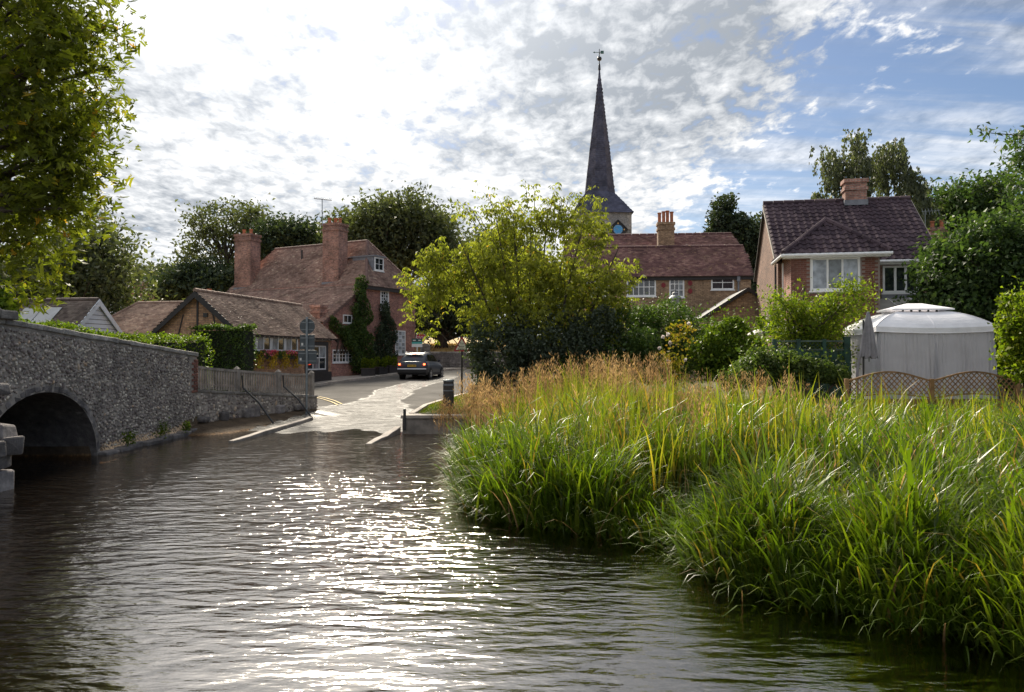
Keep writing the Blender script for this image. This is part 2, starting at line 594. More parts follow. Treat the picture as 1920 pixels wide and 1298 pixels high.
    out(g, g.n('ShaderNodeMixShader', {0: 0.4, 1: a, 2: t}).outputs[0])
    M['gauze'] = m
    # foliage
    G = leafmat
    G('leaf_plane', [(0.0, (0.06, 0.075, 0.013)), (0.5, (0.105, 0.122, 0.020)), (0.80, (0.155, 0.165, 0.024)), (0.97, (0.30, 0.25, 0.025)), (1.0, (0.36, 0.19, 0.03))], 0.55, 0.3)
    G('leaf_yellowgreen', [(0.0, (0.13, 0.15, 0.032)), (0.5, (0.215, 0.23, 0.048)), (0.9, (0.31, 0.30, 0.065)), (1.0, (0.40, 0.23, 0.06))], 0.48, 0.3)
    G('leaf_dark', [(0.0, (0.030, 0.044, 0.030)), (0.6, (0.055, 0.078, 0.046)), (1.0, (0.10, 0.125, 0.07))], 0.22, 0.4)
    G('leaf_holly', [(0.0, (0.050, 0.066, 0.048)), (0.6, (0.085, 0.108, 0.074)), (1.0, (0.14, 0.165, 0.11))], 0.25, 0.4)
    G('leaf_ivy', [(0.0, (0.035, 0.066, 0.020)), (0.6, (0.070, 0.115, 0.030)), (1.0, (0.13, 0.17, 0.04))], 0.3, 0.4)
    G('leaf_mid', [(0.0, (0.032, 0.060, 0.024)), (0.6, (0.058, 0.096, 0.034)), (1.0, (0.11, 0.145, 0.05))], 0.35, 0.4)
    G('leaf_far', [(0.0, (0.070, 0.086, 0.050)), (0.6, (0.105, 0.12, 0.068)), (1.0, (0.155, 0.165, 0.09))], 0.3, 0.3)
    G('leaf_birch', [(0.0, (0.06, 0.07, 0.048)), (0.6, (0.09, 0.105, 0.07)), (1.0, (0.14, 0.15, 0.09))], 0.3, 0.3)
    G('leaf_lime', [(0.0, (0.055, 0.095, 0.010)), (0.5, (0.12, 0.165, 0.015)), (1.0, (0.24, 0.25, 0.025))], 0.48, 0.3)
    G('leaf_hedge', [(0.0, (0.048, 0.090, 0.012)), (0.6, (0.105, 0.155, 0.018)), (1.0, (0.18, 0.21, 0.026))], 0.38, 0.4)
    G('leaf_rose', [(0.0, (0.12, 0.13, 0.02)), (0.5, (0.24, 0.21, 0.03)), (1.0, (0.36, 0.20, 0.05))], 0.45, 0.3)
    G('leaf_trail', [(0.0, (0.30, 0.20, 0.03)), (0.5, (0.58, 0.38, 0.05)), (1.0, (0.70, 0.50, 0.08))], 0.3, 0.3)
    G('petal_pink', [(0.0, (0.50, 0.05, 0.16)), (0.5, (0.75, 0.10, 0.28)), (1.0, (0.80, 0.30, 0.34))], 0.3, 0.2)
    G('petal_white', [(0.0, (0.6, 0.52, 0.50)), (1.0, (0.80, 0.74, 0.70))], 0.3, 0.2, tint=(1, 1, 1))
    G('reed', [(0.0, (0.042, 0.075, 0.007)), (0.5, (0.090, 0.140, 0.010)), (0.85, (0.155, 0.19, 0.015)), (0.95, (0.20, 0.19, 0.03)), (1.0, (0.30, 0.20, 0.05))],
      0.42, 0.42, 0.42)
    G('reed_yellow', [(0.0, (0.08, 0.12, 0.014)), (0.5, (0.17, 0.19, 0.02)), (0.85, (0.28, 0.24, 0.035)), (1.0, (0.36, 0.20, 0.03))], 0.42, 0.4, 0.4)
    G('straw', [(0.0, (0.17, 0.105, 0.058)), (0.5, (0.32, 0.215, 0.12)), (1.0, (0.46, 0.335, 0.19))], 0.35, 0.2, 0.6, (1.1, 1.0, 0.7))
    G('weed', [(0.0, (0.05, 0.085, 0.025)), (0.5, (0.09, 0.13, 0.04)), (1.0, (0.16, 0.19, 0.07))], 0.35, 0.3, 0.5)
    G('lawn', [(0.0, (0.06, 0.10, 0.012)), (0.6, (0.13, 0.17, 0.02)), (1.0, (0.24, 0.22, 0.05))], 0.35, 0.3, 0.5)
    G('dry_grass', [(0.0, (0.26, 0.17, 0.06)), (0.6, (0.40, 0.27, 0.10)), (1.0, (0.50, 0.37, 0.16))], 0.3, 0.2, 0.6, (1.1, 1.0, 0.7))
    # ground
    m, g = mat_base('ground')
    co = objco(g)
    c = g.ramp(g.noise(co, 0.5, 6, 0.65), [(0.35, (0.06, 0.05, 0.028)), (0.5, (0.085, 0.085, 0.03)), (0.65, (0.15, 0.13, 0.05))])
    c = g.mix(1.0, c, g.ramp(g.noise(co, 12, 4), [(0.3, 0.7), (0.7, 1.2)]), 'MULTIPLY')
    py = g.n('ShaderNodeSeparateXYZ', {0: co})
    yard = g.math('MULTIPLY', g.mapr(py.outputs[1], 58.0, 60.0), 1.0)
    c = g.mix(yard, c, g.ramp(g.noise(co, 0.8, 5, 0.6), [(0.3, (0.28, 0.19, 0.075)), (0.7, (0.46, 0.33, 0.14))]))
    low = g.mapr(py.outputs[2], 0.0, 0.05)
    c = g.mix(g.mapr(py.outputs[2], 0.30, 0.50), g.ramp(g.noise(co, 2.5, 5, 0.7), [(0.3, (0.045, 0.032, 0.022)), (0.7, (0.12, 0.085, 0.055))]), c)
    bed = g.ramp(g.noise(co, 9, 6, 0.7), [(0.3, (0.05, 0.030, 0.014)), (0.5, (0.24, 0.125, 0.05)), (0.62, (0.38, 0.225, 0.095)), (0.75, (0.52, 0.36, 0.18))])
    vor = g.n('ShaderNodeTexVoronoi', {'Vector': co, 'Scale': 14.0})
    bed = g.mix(g.mapr(vor.outputs[0], 0.15, 0.5, 0.0, 0.6), bed, (0.05, 0.032, 0.018))
    c = g.mix(low, bed, c)
    h = g.math('ADD', g.noise(co, 16, 5, 0.7), vor.outputs[0])
    out(g, principled(g, col=c, rough=0.9, spec=0.2, nrm=bump(g, h, 0.6, 0.04)))
    M['ground'] = m
    # asphalt, wet where the river runs over it
    m, g = mat_base('asphalt')
    co = objco(g)
    s = g.n('ShaderNodeSeparateXYZ', {0: co})
    x, y = s.outputs[0], s.outputs[1]
    fine = g.noise(co, 60, 3, 0.7)
    patch = g.noise(co, 0.6, 5, 0.65)
    c = g.ramp(patch, [(0.3, (0.085, 0.08, 0.075)), (0.55, (0.125, 0.118, 0.11)), (0.75, (0.165, 0.155, 0.145))])
    c = g.mix(1.0, c, g.ramp(fine, [(0.3, 0.75), (0.7, 1.25)]), 'MULTIPLY')
    # stream of wet film: fans out towards the ford
    n1 = g.noise(g.mapping(co, (1.0, 0.45, 1)), 0.55, 5, 0.65, 0.4)
    xc = g.math('ADD', -5.35, g.math('MULTIPLY', g.math('SUBTRACT', y, 36.0), g.math('MULTIPLY', g.mapr(y, 36.0, 36.01), 0.10)))
    wd = g.mapr(y, 20.0, 31.0, 4.4, 0.95)
    lat = g.math('DIVIDE', g.math('ABSOLUTE', g.math('SUBTRACT', x, xc)), wd)
    wet = g.math('ADD', lat, g.math('MULTIPLY', g.math('SUBTRACT', n1, 0.5), 1.7))
    wet = g.mapr(wet, 0.72, 0.98, 1.0, 0.0, True)
    wet = g.math('MULTIPLY', wet, g.mapr(y, 44.0, 50.0, 1.0, 0.25))
    dryp = g.mapr(g.noise(g.mapping(co, (0.7, 2.6, 1), (0, 0, 0.3)), 1.1, 4, 0.6), 0.54, 0.62, 1.0, 0.15)
    wet = g.math('MULTIPLY', wet, dryp)
    c = g.mix(wet, c, g.n('ShaderNodeVectorMath', {0: c, 'Scale': 0.55}, operation='SCALE').outputs[0])
    rough = g.math('ADD', g.mapr(wet, 0.0, 1.0, 0.95, 0.16), g.math('MULTIPLY', g.math('MULTIPLY', wet, g.noise(g.mapping(co, (0.6, 2.2, 1), (0, 0, 0.25)), 2.4, 5, 0.65)), 0.22))
    spec = g.mapr(wet, 0.0, 1.0, 0.03, 0.05)
    film = g.noise(g.mapping(co, (1, 0.6, 1)), 9, 4, 0.6)
    h = g.math('ADD', g.math('MULTIPLY', fine, 0.5), g.math('MULTIPLY', film, 1.2))
    out(g, principled(g, col=c, rough=rough, spec=spec, nrm=bump(g, h, 0.30, 0.010)))
    M['asphalt'] = m
    # river surface
    m, g = mat_base('river_water')
    co = objco(g)
    w1 = g.noise(g.mapping(co, (1.25, 3.0, 1), (0, 0, -0.10)), 1.35, 2, 0.45, 0.5)
    w2 = g.noise(g.mapping(co, (1.0, 2.6, 1), (0, 0, 0.22)), 3.8, 3, 0.5, 0.2)
    w3 = g.noise(g.mapping(co, (1.0, 2.0, 1), (0, 0, -0.25)), 11.0, 2, 0.5)
    calm = g.mapr(g.noise(co, 0.22, 2), 0.35, 0.65, 0.65, 1.15)
    far = g.mapr(g.n('ShaderNodeSeparateXYZ', {0: co}).outputs[1], 10.0, 20.0, 1.0, 0.22)
    h = g.math('ADD', g.math('ADD', g.math('MULTIPLY', w1, 1.0), g.math('MULTIPLY', w2, 0.58)), g.math('MULTIPLY', w3, 0.05))
    near = g.mapr(g.n('ShaderNodeSeparateXYZ', {0: co}).outputs[1], 4.5, 8.5, 0.5, 1.0)
    h = g.math('MULTIPLY', h, g.math('MULTIPLY', g.math('MULTIPLY', calm, far), near))
    nrm = bump(g, h, 1.0, 0.034)
    fr = g.n('ShaderNodeFresnel', {'IOR': 3.6, 'Normal': nrm}).outputs[0]
    gl = g.n('ShaderNodeBsdfGlossy', {'Color': (1.0, 0.95, 0.89, 1), 'Roughness': 0.085, 'Normal': nrm}).outputs[0]
    tr = g.n('ShaderNodeBsdfTransparent', {0: (0.90, 0.72, 0.52, 1)}).outputs[0]
    out(g, g.n('ShaderNodeMixShader', {0: fr, 1: tr, 2: gl}).outputs[0])
    M['river_water'] = m


make_materials()
M = MATS

# ---------------------------------------------------------------- terrain
def smooth(x, a, b):
    t = np.clip((x - a) / (b - a), 0, 1)
    return t * t * (3 - 2 * t)


REED_EDGE = [(12, 1.5), (6, 3.4), (3.7, 4.75), (3.3, 5.5), (2.96, 5.8), (2.35, 6.35), (1.85, 7.0), (1.78, 8.0), (1.15, 8.7),
             (.30, 9.2), (-.30, 9.6), (-.52, 10.5), (-.72, 12), (-.8, 15), (-.95, 18), (-1.25, 20.0)]
RIGHT_LAND = REED_EDGE + [(-1.3, 20.32), (-2.75, 20.32), (-2.75, 24), (-2.0, 30), (0, 38), (60, 44), (60, -5)]
WALL_LINE = [(-8.45, 3.0), (-8.45, 20.6), (-8.2, 21.6), (-7.6, 23.2), (-6.9, 24.8), (-6.5, 25.5)]
LEFT_LAND = [(-8.6, 15.75), (-8.6, 20.6), (-8.4, 21.6), (-7.8, 23.2), (-7.1, 24.9), (-6.8, 25.8), (-60, 60), (-60, 15.75)]


def inside(poly, X, Y):
    c = np.zeros(X.shape, bool)
    n = len(poly)
    for i in range(n):
        x0, y0 = poly[i]
        x1, y1 = poly[(i + 1) % n]
        if y0 == y1:
            continue
        hit = ((Y < y0) != (Y < y1)) & (X < (x1 - x0) * (Y - y0) / (y1 - y0) + x0)
        c ^= hit
    return c


def dist_line(pts, X, Y):
    d = np.full(X.shape, 1e9)
    for (x0, y0), (x1, y1) in zip(pts[:-1], pts[1:]):
        L = (x1 - x0) ** 2 + (y1 - y0) ** 2
        t = np.clip(((X - x0) * (x1 - x0) + (Y - y0) * (y1 - y0)) / L, 0, 1)
        d = np.minimum(d, np.hypot(X - x0 - t * (x1 - x0), Y - y0 - t * (y1 - y0)))
    return d


def land(X, Y):
    z = 0.5 + 0.008 * np.clip(Y - 20, -5, 26) + 0.055 * np.clip(Y - 46, 0, 12)
    z = z + smooth(Y, 58.5, 66) * 1.6 + 0.035 * np.clip(Y - 66, 0, 80)
    z = z + np.clip(X - 4, 0, 8) * 0.03 * smooth(Y, 20, 32)
    return z


def ford(X, Y):
    a = np.where(Y < 20.3, 0.040, 0.0255)
    wig = .010 * np.sin(X * 1.9 + .6) + .007 * np.sin(X * 4.3 + Y * 1.7) + .006 * np.sin(X * 7.9 - Y * 2.3)
    return np.clip(a * (Y - 20.3), -0.42, 3.0) + wig * (np.abs(Y - 21) < 6)


def H(X, Y):
    X = np.asarray(X, float)
    Y = np.asarray(Y, float)
    L = land(X, Y)
    Fd = ford(X, Y)
    z = Fd + (L - Fd) * smooth(Y, 30, 46)
    # right bank: reed bed, quay, verge
    inR = inside(RIGHT_LAND, X, Y)
    dR = dist_line(REED_EDGE, X, Y)
    zr = np.minimum(-0.25 + 0.34 * dR, L)
    zr = np.where(Y > 19.9, np.maximum(zr, L), zr)
    dV = dist_line([(-2.75, 20.05), (-2.75, 24), (-2.0, 30), (0, 38), (12, 40.5), (60, 44)], X, Y)
    zr = np.where(Y > 20.0, z + (zr - z) * np.clip(dV / 0.25, 0, 1) ** 0.5, zr)
    z = np.where(inR, zr, z)
    # left bank behind bridge and retaining wall
    inL = inside(LEFT_LAND, X, Y)
    appr = np.interp(Y, [14, 17, 20, 22, 25, 28, 34], [1.55, 1.35, 1.05, 0.9, 0.62, 0.58, 0.62])
    appr = np.where(Y > 34, L, appr)
    z = np.where(inL, appr, z)
    # shore strip in front of the wall
    dW = dist_line(WALL_LINE, X, Y)
    z = np.where(~inL & ~inR & (Y > 15) & (Y < 27) & (X < -4), np.maximum(z, (0.22 - 0.20 * dW + 0.016 * np.clip(Y - 20, -4, 6)) * smooth(Y, 17.8, 20.6) - .4 * (1 - smooth(Y, 17.8, 20.6))), z)
    # the bank the photographer stands on
    z = np.where(Y < 2.2, np.maximum(z, np.clip(-0.4 + (2.2 - Y) * 0.9, -0.4, 0.35)), z)
    return z


ROAD_A = [(-7.0, 14), (-2.85, 14), (-2.8, 20.2), (-2.85, 24), (-2.1, 30), (-0.5, 37), (4, 40.5), (60, 45), (60, 52.5), (10, 51.5), (-3, 54.5), (-6.2, 51.5), (-8.4, 46.8),
          (-9.2, 42), (-10.8, 32), (-9.6, 28.5), (-14, 22.5), (-14, 15.8), (-9.0, 15.8), (-9.0, 20.6), (-8.75, 21.6), (-8.1, 23.3), (-7.3, 25.2), (-6.3, 25.7), (-6.5, 25.0), (-6.9, 23), (-7.3, 20.5), (-7.3, 18)]


def grid_mesh(name, xs, ys, zf, mat, mask=None, smoothf=True):
    X, Y = np.meshgrid(xs, ys)
    Z = zf(X, Y)
    V = np.stack([X.ravel(), Y.ravel(), Z.ravel()], 1)
    nx, ny = len(xs), len(ys)
    i, j = np.meshgrid(np.arange(nx - 1), np.arange(ny - 1))
    a = (j * nx + i).ravel()
    F = np.stack([a, a + 1, a + nx + 1, a + nx], 1)
    if mask is not None:
        cx = (X[:-1, :-1] + X[1:, 1:]).ravel() / 2
        cy = (Y[:-1, :-1] + Y[1:, 1:]).ravel() / 2
        F = F[mask(cx, cy)]
        used = np.unique(F)
        re = np.zeros(len(V), int)
        re[used] = np.arange(len(used))
        V, F = V[used], re[F]
    return np_obj(name, V, F, mat, smooth=smoothf)


def rng_axis(*segs):
    out_ = []
    for a, b, st in segs:
        out_ += list(np.arange(a, b - 1e-6, st))
    out_.append(segs[-1][1])
    return np.array(out_)


XS = rng_axis((-400, -60, 20), (-60, -14, 2), (-14, 9, .2), (9, 30, .6), (30, 60, 3), (60, 400, 20))
YS = rng_axis((-60, -2, 8), (-2, 30, .2), (30, 62, .6), (62, 100, 2), (100, 600, 20))


def H_ground(X, Y):
    z = H(X, Y)
    return np.where(inside(ROAD_A, X, Y), z - 0.10, z)


g_ = grid_mesh('ground', XS, YS, H_ground, M['ground'])
tag(g_, 'earth, garden ground and churchyard around the river', kind='structure')
xs = rng_axis((-14.2, 8, .2), (8, 62, 1.0))
ys = rng_axis((12, 34, .2), (34, 56, .4))
r_ = grid_mesh('road', xs, ys, lambda X, Y: H(X, Y) - 0.01, M['asphalt'], lambda x, y: inside(ROAD_A, x, y))
tag(r_, 'grey tarmac road running down wet into the ford', kind='structure')
w_ = grid_mesh('river', rng_axis((-26, 14, 1.0)), rng_axis((-1, 22, 1.0)), lambda X, Y: X * 0.0, M['river_water'])
tag(w_, 'dark rippled river water', kind='structure')


def hz(x, y):
    return float(H(np.array([x]), np.array([y]))[0])


# ---------------------------------------------------------------- roof tiles, walls, windows
def in_poly2(poly, u, v):
    return inside(poly, np.asarray(u), np.asarray(v))


def tile_slope(pts, name, mat, parent, tw=0.17, g=0.11, th=0.022, jit=0.35, sag=0.0, seed=1):
    """pts: planar roof polygon (world). Courses of lapped tiles as one part."""
    r = np.random.default_rng(seed)
    P = [Vector(p) for p in pts]
    n = (P[1] - P[0]).cross(P[2] - P[0]).normalized()
    if n.z < 0:
        n = -n
    u = Vector((-n.y, n.x, 0)).normalized()
    v = n.cross(u)
    o = P[0]
    q = [((p - o).dot(u), (p - o).dot(v)) for p in P]
    u0, u1 = min(a for a, _ in q), max(a for a, _ in q)
    v0, v1 = min(b for _, b in q), max(b for _, b in q)
    rows = np.arange(v0, v1, g)
    cols = np.arange(u0 - tw, u1 + tw, tw)
    rr, cc = np.meshgrid(np.arange(len(rows)), np.arange(len(cols)), indexing='ij')
    cu = cols[cc] + (rr % 2) * tw / 2
    cv = rows[rr]
    k = in_poly2(q, (cu + tw / 2).ravel(), (cv + g / 2).ravel())
    cu, cv = cu.ravel()[k], cv.ravel()[k]
    m = len(cu)
    lo = th * (1 + jit * r.normal(0, .5, m))
    tl = r.normal(0, .12 * th, m)
    un, vn, nn, on = (np.array(t) for t in (u, v, n, o))
    gap = tw * 0.02
    su = r.normal(0, .004, m)
    a = tw - gap

    def pt(du, dv, dn):
        w = sag * np.sin(np.clip((cu - u0) / max(u1 - u0, .1), 0, 1) * PI)
        return on + np.outer(cu + du + su, un) + np.outer(cv + dv, vn) + np.outer(dn - w, nn)
    jv = r.normal(0, g * .05, m)
    V = np.stack([pt(gap, -.02 + jv, 0 * lo), pt(a, -.02 + jv, 0 * lo), pt(a, -.02 + jv, lo + tl), pt(gap, -.02 + jv, lo - tl),
                  pt(a, g + .01, .004 + 0 * lo), pt(gap, g + .01, .004 + 0 * lo)], 1).reshape(-1, 3)
    b = np.arange(m)[:, None] * 6
    F = np.concatenate([b + np.array([0, 1, 2, 3]), b + np.array([3, 2, 4, 5])], 0)
    rnd = np.clip(r.normal(.5, .22, m), 0, 1)
    ob = np_obj(name, V, F, mat, parent, np.concatenate([rnd, rnd]))
    ob['kind'] = 'stuff'
    return ob


def deck(pts, mat, parent, name='roof', th=0.10, off=0.0):
    """solid slab under the tiles"""
    P = [Vector(p) for p in pts]
    n = (P[1] - P[0]).cross(P[2] - P[0]).normalized()
    if n.z < 0:
        n = -n
    mb = MB()
    mb.prism([tuple(p - n * (th + off)) for p in P], tuple(n * th))
    return mb.build(name, mat, parent)


def wall_open(mb, u0, u1, z0, z1, ops, v=0.0, depth=0.12):
    """wall face in mb's frame with real openings (u0,u1,z0,z1) and reveals"""
    us = sorted({u0, u1, *[a for o in ops for a in o[:2]]})
    zs = sorted({z0, z1, *[a for o in ops for a in o[2:]]})
    us = [a for a in us if u0 <= a <= u1]
    zs = [a for a in zs if z0 <= a <= z1]
    for a, b in zip(us[:-1], us[1:]):
        for c, d in zip(zs[:-1], zs[1:]):
            cu, cz = (a + b) / 2, (c + d) / 2
            if any(o[0] < cu < o[1] and o[2] < cz < o[3] for o in ops):
                continue
            mb.poly([(a, v, c), (b, v, c), (b, v, d), (a, v, d)])
    for a, b, c, d in ops:
        w = v - depth
        mb.poly([(a, v, c), (a, w, c), (b, w, c), (b, v, c)])
        mb.poly([(a, v, d), (b, v, d), (b, w, d), (a, w, d)])
        mb.poly([(a, v, c), (a, v, d), (a, w, d), (a, w, c)])
        mb.poly([(b, v, c), (b, w, c), (b, w, d), (b, v, d)])


def window(fr, parent, u0, u1, z0, z1, cols=2, rows=2, v=0.0, frame=None, glass=None, ft=0.06, bar=0.028, sill=True, split=None, inset=0.06):
    """frame with glazing bars as one part; every pane a sub-part"""
    frame = frame or M['white_paint']
    glass = glass or M['glass']
    mb = MB(fr)
    a, b = v - inset, v - inset + 0.06
    mb.box((u0, a, z0), (u0 + ft, b, z1)).box((u1 - ft, a, z0), (u1, b, z1))
    mb.box((u0 + ft, a, z0), (u1 - ft, b, z0 + ft)).box((u0 + ft, a, z1 - ft), (u1 - ft, b, z1))
    iu0, iu1, iz0, iz1 = u0 + ft, u1 - ft, z0 + ft, z1 - ft
    cw, rh = (iu1 - iu0) / cols, (iz1 - iz0) / rows
    heavy = set(split or [])
    for i in range(1, cols):
        t = bar * (2.4 if i in heavy else 1) / 2
        mb.box((iu0 + cw * i - t, a + .008, iz0), (iu0 + cw * i + t, b - .008, iz1))
    for j in range(1, rows):
        t = bar / 2
        mb.box((iu0, a + .010, iz0 + rh * j - t), (iu1, b - .010, iz0 + rh * j + t))
    if sill:
        mb.box((u0 - .05, v - .03, z0 - .06), (u1 + .05, v + .07, z0 - .002))
    w = mb.build('window', frame, parent)
    for i in range(cols):
        for j in range(rows):
            gm = glass[(i * 7 + j * 3) % len(glass)] if isinstance(glass, list) else glass
            MB(fr).box((iu0 + cw * i + .004, a + .02, iz0 + rh * j + .004), (iu0 + cw * (i + 1) - .004, a + .028, iz0 + rh * (j + 1) - .004)) \
                .build('pane', gm, w)
    return w


def chimney_stack(parent, c, w, d, z0, z1, yaw, mat, npots=2, pot_h=0.45, corbel=True, potmat=None, name='chimney'):
    f = Fr((c[0], c[1]), (c[0] + math.cos(yaw), c[1] + math.sin(yaw)))
    mb = MB(f)
    hw, hd = w / 2, d / 2
    mb.box((-hw, -hd, z0), (hw, hd, z1 - (.5 if corbel else 0)))
    if corbel:
        mb.box((-hw - .05, -hd - .05, z1 - .5), (hw + .05, hd + .05, z1 - .36))
        mb.box((-hw, -hd, z1 - .36), (hw, hd, z1 - .16))
        mb.box((-hw - .06, -hd - .06, z1 - .16), (hw + .06, hd + .06, z1))
    ch = mb.build(name, mat, parent)
    MB(f).box((-hw - .04, -hd - .04, z0 - .02), (hw + .04, hd + .04, z0 + .22)).build('lead_flashing', M['lead'], ch)
    for i in range(npots):
        u = (i + .5) / npots * w - hw
        k = pot_h * (0.9 + .2 * ((i * 37) % 5) / 5)
        MB(f).lathe((u, 0.05 * ((i % 2) * 2 - 1), z1 - .02), [(.13, 0), (.14, .05), (.105, .09), (.105, k - .08), (.135, k - .06), (.135, k), (.09, k), (.085, k - .1)], 12) \
            .build('chimney_pot', potmat or M['terracotta'], ch, smooth=False)
    return ch


def text(body, size, mat, parent, loc, ux, up=(0, 0, 1), name='lettering', depth=0.004):
    cu = bpy.data.curves.new(name, 'FONT')
    cu.body = body
    cu.size = size
    cu.align_x = 'CENTER'
    cu.align_y = 'CENTER'
    cu.extrude = depth
    cu.space_line = 0.85
    tmp = bpy.data.objects.new('tmp_text', cu)
    me = bpy.data.meshes.new_from_object(tmp)
    bpy.data.objects.remove(tmp)
    o = bpy.data.objects.new(name, me)
    COL.objects.link(o)
    me.materials.clear()
    me.materials.append(mat)
    o.parent = parent
    ORG[o.name] = ORG[parent.name]
    u, w = Vector(ux).normalized(), Vector(up)
    n = u.cross(w)
    mt = Matrix((u, w, n)).transposed().to_4x4()
    mt.translation = Vector(loc) - ORG[parent.name]
    o.matrix_local = mt
    return o


# ---------------------------------------------------------------- foliage
def unit(r, n):
    d = r.normal(0, 1, (n, 3))
    return d / np.linalg.norm(d, axis=1, keepdims=True)


def leaf_verts(r, C, size, axis, up=0.6, wid=0.5, fold=0.16, svar=0.3):
    """diamond leaves: C centres (n,3), axis (n,3) pointing to the tips"""
    n = len(C)
    axis = axis / np.linalg.norm(axis, axis=1, keepdims=True)
    nr = unit(r, n) + np.array([0, 0, up])
    side = np.cross(axis, nr)
    side /= np.linalg.norm(side, axis=1, keepdims=True) + 1e-9
    nn = np.cross(side, axis)
    s = size * np.clip(1 + svar * r.normal(0, 1, n), .4, 1.8)[:, None]
    V = np.stack([C - axis * s * .5, C + side * s * wid * .5 + nn * s * fold, C + axis * s * .5 - nn * s * fold * .8,
                  C - side * s * wid * .5 + nn * s * fold], 1)
    return V.reshape(-1, 3)


def quads(n):
    return np.arange(4 * n).reshape(n, 4)


# lobed leaf outline (plane/maple): base, then points round to base
LOBED = np.array([(0, -.45), (.16, -.22), (.48, -.20), (.30, 0), (.52, .26), (.22, .20), (.0, .58), (-.22, .20), (-.52, .26), (-.30, 0), (-.48, -.20), (-.16, -.22)])


def lobed_verts(r, C, size, up=0.5, droop=0.5):
    n = len(C)
    axis = unit(r, n) + np.array([0, 0, -droop])
    axis /= np.linalg.norm(axis, axis=1, keepdims=True)
    nr = unit(r, n) + np.array([0, 0, up])
    side = np.cross(axis, nr)
    side /= np.linalg.norm(side, axis=1, keepdims=True)
    nn = np.cross(side, axis)
    s = size * np.clip(1 + .3 * r.normal(0, 1, n), .45, 1.7)
    V = C[:, None, :] + (side[:, None, :] * LOBED[None, :, 0:1] + axis[:, None, :] * LOBED[None, :, 1:2]
                         + nn[:, None, :] * (np.abs(LOBED[None, :, 0:1]) * .35 - .1)) * s[:, None, None]
    k = len(LOBED)
    b = np.arange(n)[:, None] * k
    F = np.concatenate([b + np.array(q) for q in ((0, 1, 10, 11), (1, 2, 3, 10), (10, 3, 9, 9), (3, 4, 5, 9), (9, 5, 7, 8), (5, 6, 7, 7))], 0)
    return V.reshape(-1, 3), F, 6


def fill_points(r, blobs, n, shell=0.55, zmin=None):
    """points in a union of ellipsoids (centre, radii), gathered towards their skins"""
    vol = np.array([b[1][0] * b[1][1] * b[1][2] for b in blobs]) ** 0.75
    idx = r.choice(len(blobs), n, p=vol / vol.sum())
    C = np.array([b[0] for b in blobs])[idx]
    Rr = np.array([b[1] for b in blobs])[idx]
    d = unit(r, n)
    rad = (shell + (1 - shell) * r.random(n)) ** 0.8
    return C + d * Rr * rad[:, None], d


def clumps(r, blobs, nclump, per, spread, shell=0.35):
    """leaf centres gathered into clumps with bare gaps in between"""
    cc, dd = fill_points(r, blobs, nclump, shell)
    k = r.integers(int(per * .5), int(per * 1.5) + 1, nclump)
    idx = np.repeat(np.arange(nclump), k)
    off = np.clip(r.normal(0, 1, (len(idx), 3)), -1.7, 1.7) * spread * (0.6 + .8 * r.random(nclump))[idx][:, None]
    off[:, 2] *= .75
    return cc[idx] + off, dd[idx], cc


def trunk_mesh(mb, base, top, r0, limbs, r, n=7):
    """tapered trunk with limbs running to the given points"""
    base, top = Vector(base), Vector(top)
    pts, rad = [], []
    for i in range(7):
        t = i / 6
        p = base.lerp(top, t) + Vector((r.normal(0, 1), r.normal(0, 1), 0)) * (top - base).length * .018 * (i > 0)
        pts.append(p)
        rad.append(r0 * (1 - .75 * t) * (1.35 if i == 0 else 1))
    mb.tube(pts, rad, n)
    for q in limbs:
        q = Vector(q)
        f = min(max((q.z - base.z) / max(top.z - base.z, .1) - .28 - .2 * r.random(), .18), .95)
        s = base.lerp(top, f)
        i = min(int(f * 6), 5)
        s = pts[i].lerp(pts[i + 1], f * 6 - i)
        mid = s.lerp(q, .5) + Vector((r.normal(0, .12), r.normal(0, .12), .10)) * (q - s).length
        rr = max(r0 * (1 - .75 * f) * .45, .012)
        mb.tube([s, mid, q], [rr, rr * .6, rr * .18], 5, cap=False)


def tree(name, label, cat, base, blobs, mat, leaf, ntop=220, per=60, spread=.5, trunk_r=.3, bark='bark', seed=1, shape='diamond', group=None,
         shell=.3, wid=.5, hang=0.0, up=.6, limbs=26, trunk_top=None, crown='crown'):
    r = np.random.default_rng(seed)
    t = thing(name, label, cat, base, group)
    C, D, cc = clumps(r, blobs, ntop, per, spread, shell)
    ok = C[:, 2] > base[2] + .05
    C, D = C[ok], D[ok]
    cl = np.zeros(len(C))
    if shape == 'lobed':
        V, F, k = lobed_verts(r, C, leaf, up, .4 + hang)
        rn = np.tile(np.clip(r.normal(.45, .22, len(C)), 0, 1), k)
    else:
        ax = D * .6 + unit(r, len(C)) + np.array([0, 0, -hang])
        V = leaf_verts(r, C, leaf, ax, up, wid)
        F = quads(len(C))
        rn = np.clip(r.normal(.45, .22, len(C)), 0, 1)
    np_obj(crown, V, F, M[mat], t, rn)
    mb = MB()
    top = trunk_top or tuple(np.mean([b[0] for b in blobs], 0) + np.array([0, 0, .5 * max(b[1][2] for b in blobs)]))
    sel = r.choice(len(cc), min(limbs, len(cc)), replace=False)
    trunk_mesh(mb, base, top, trunk_r, [tuple(c) for c in cc[sel]], r)
    mb.build('trunk', M[bark], t, smooth=True)
    return t


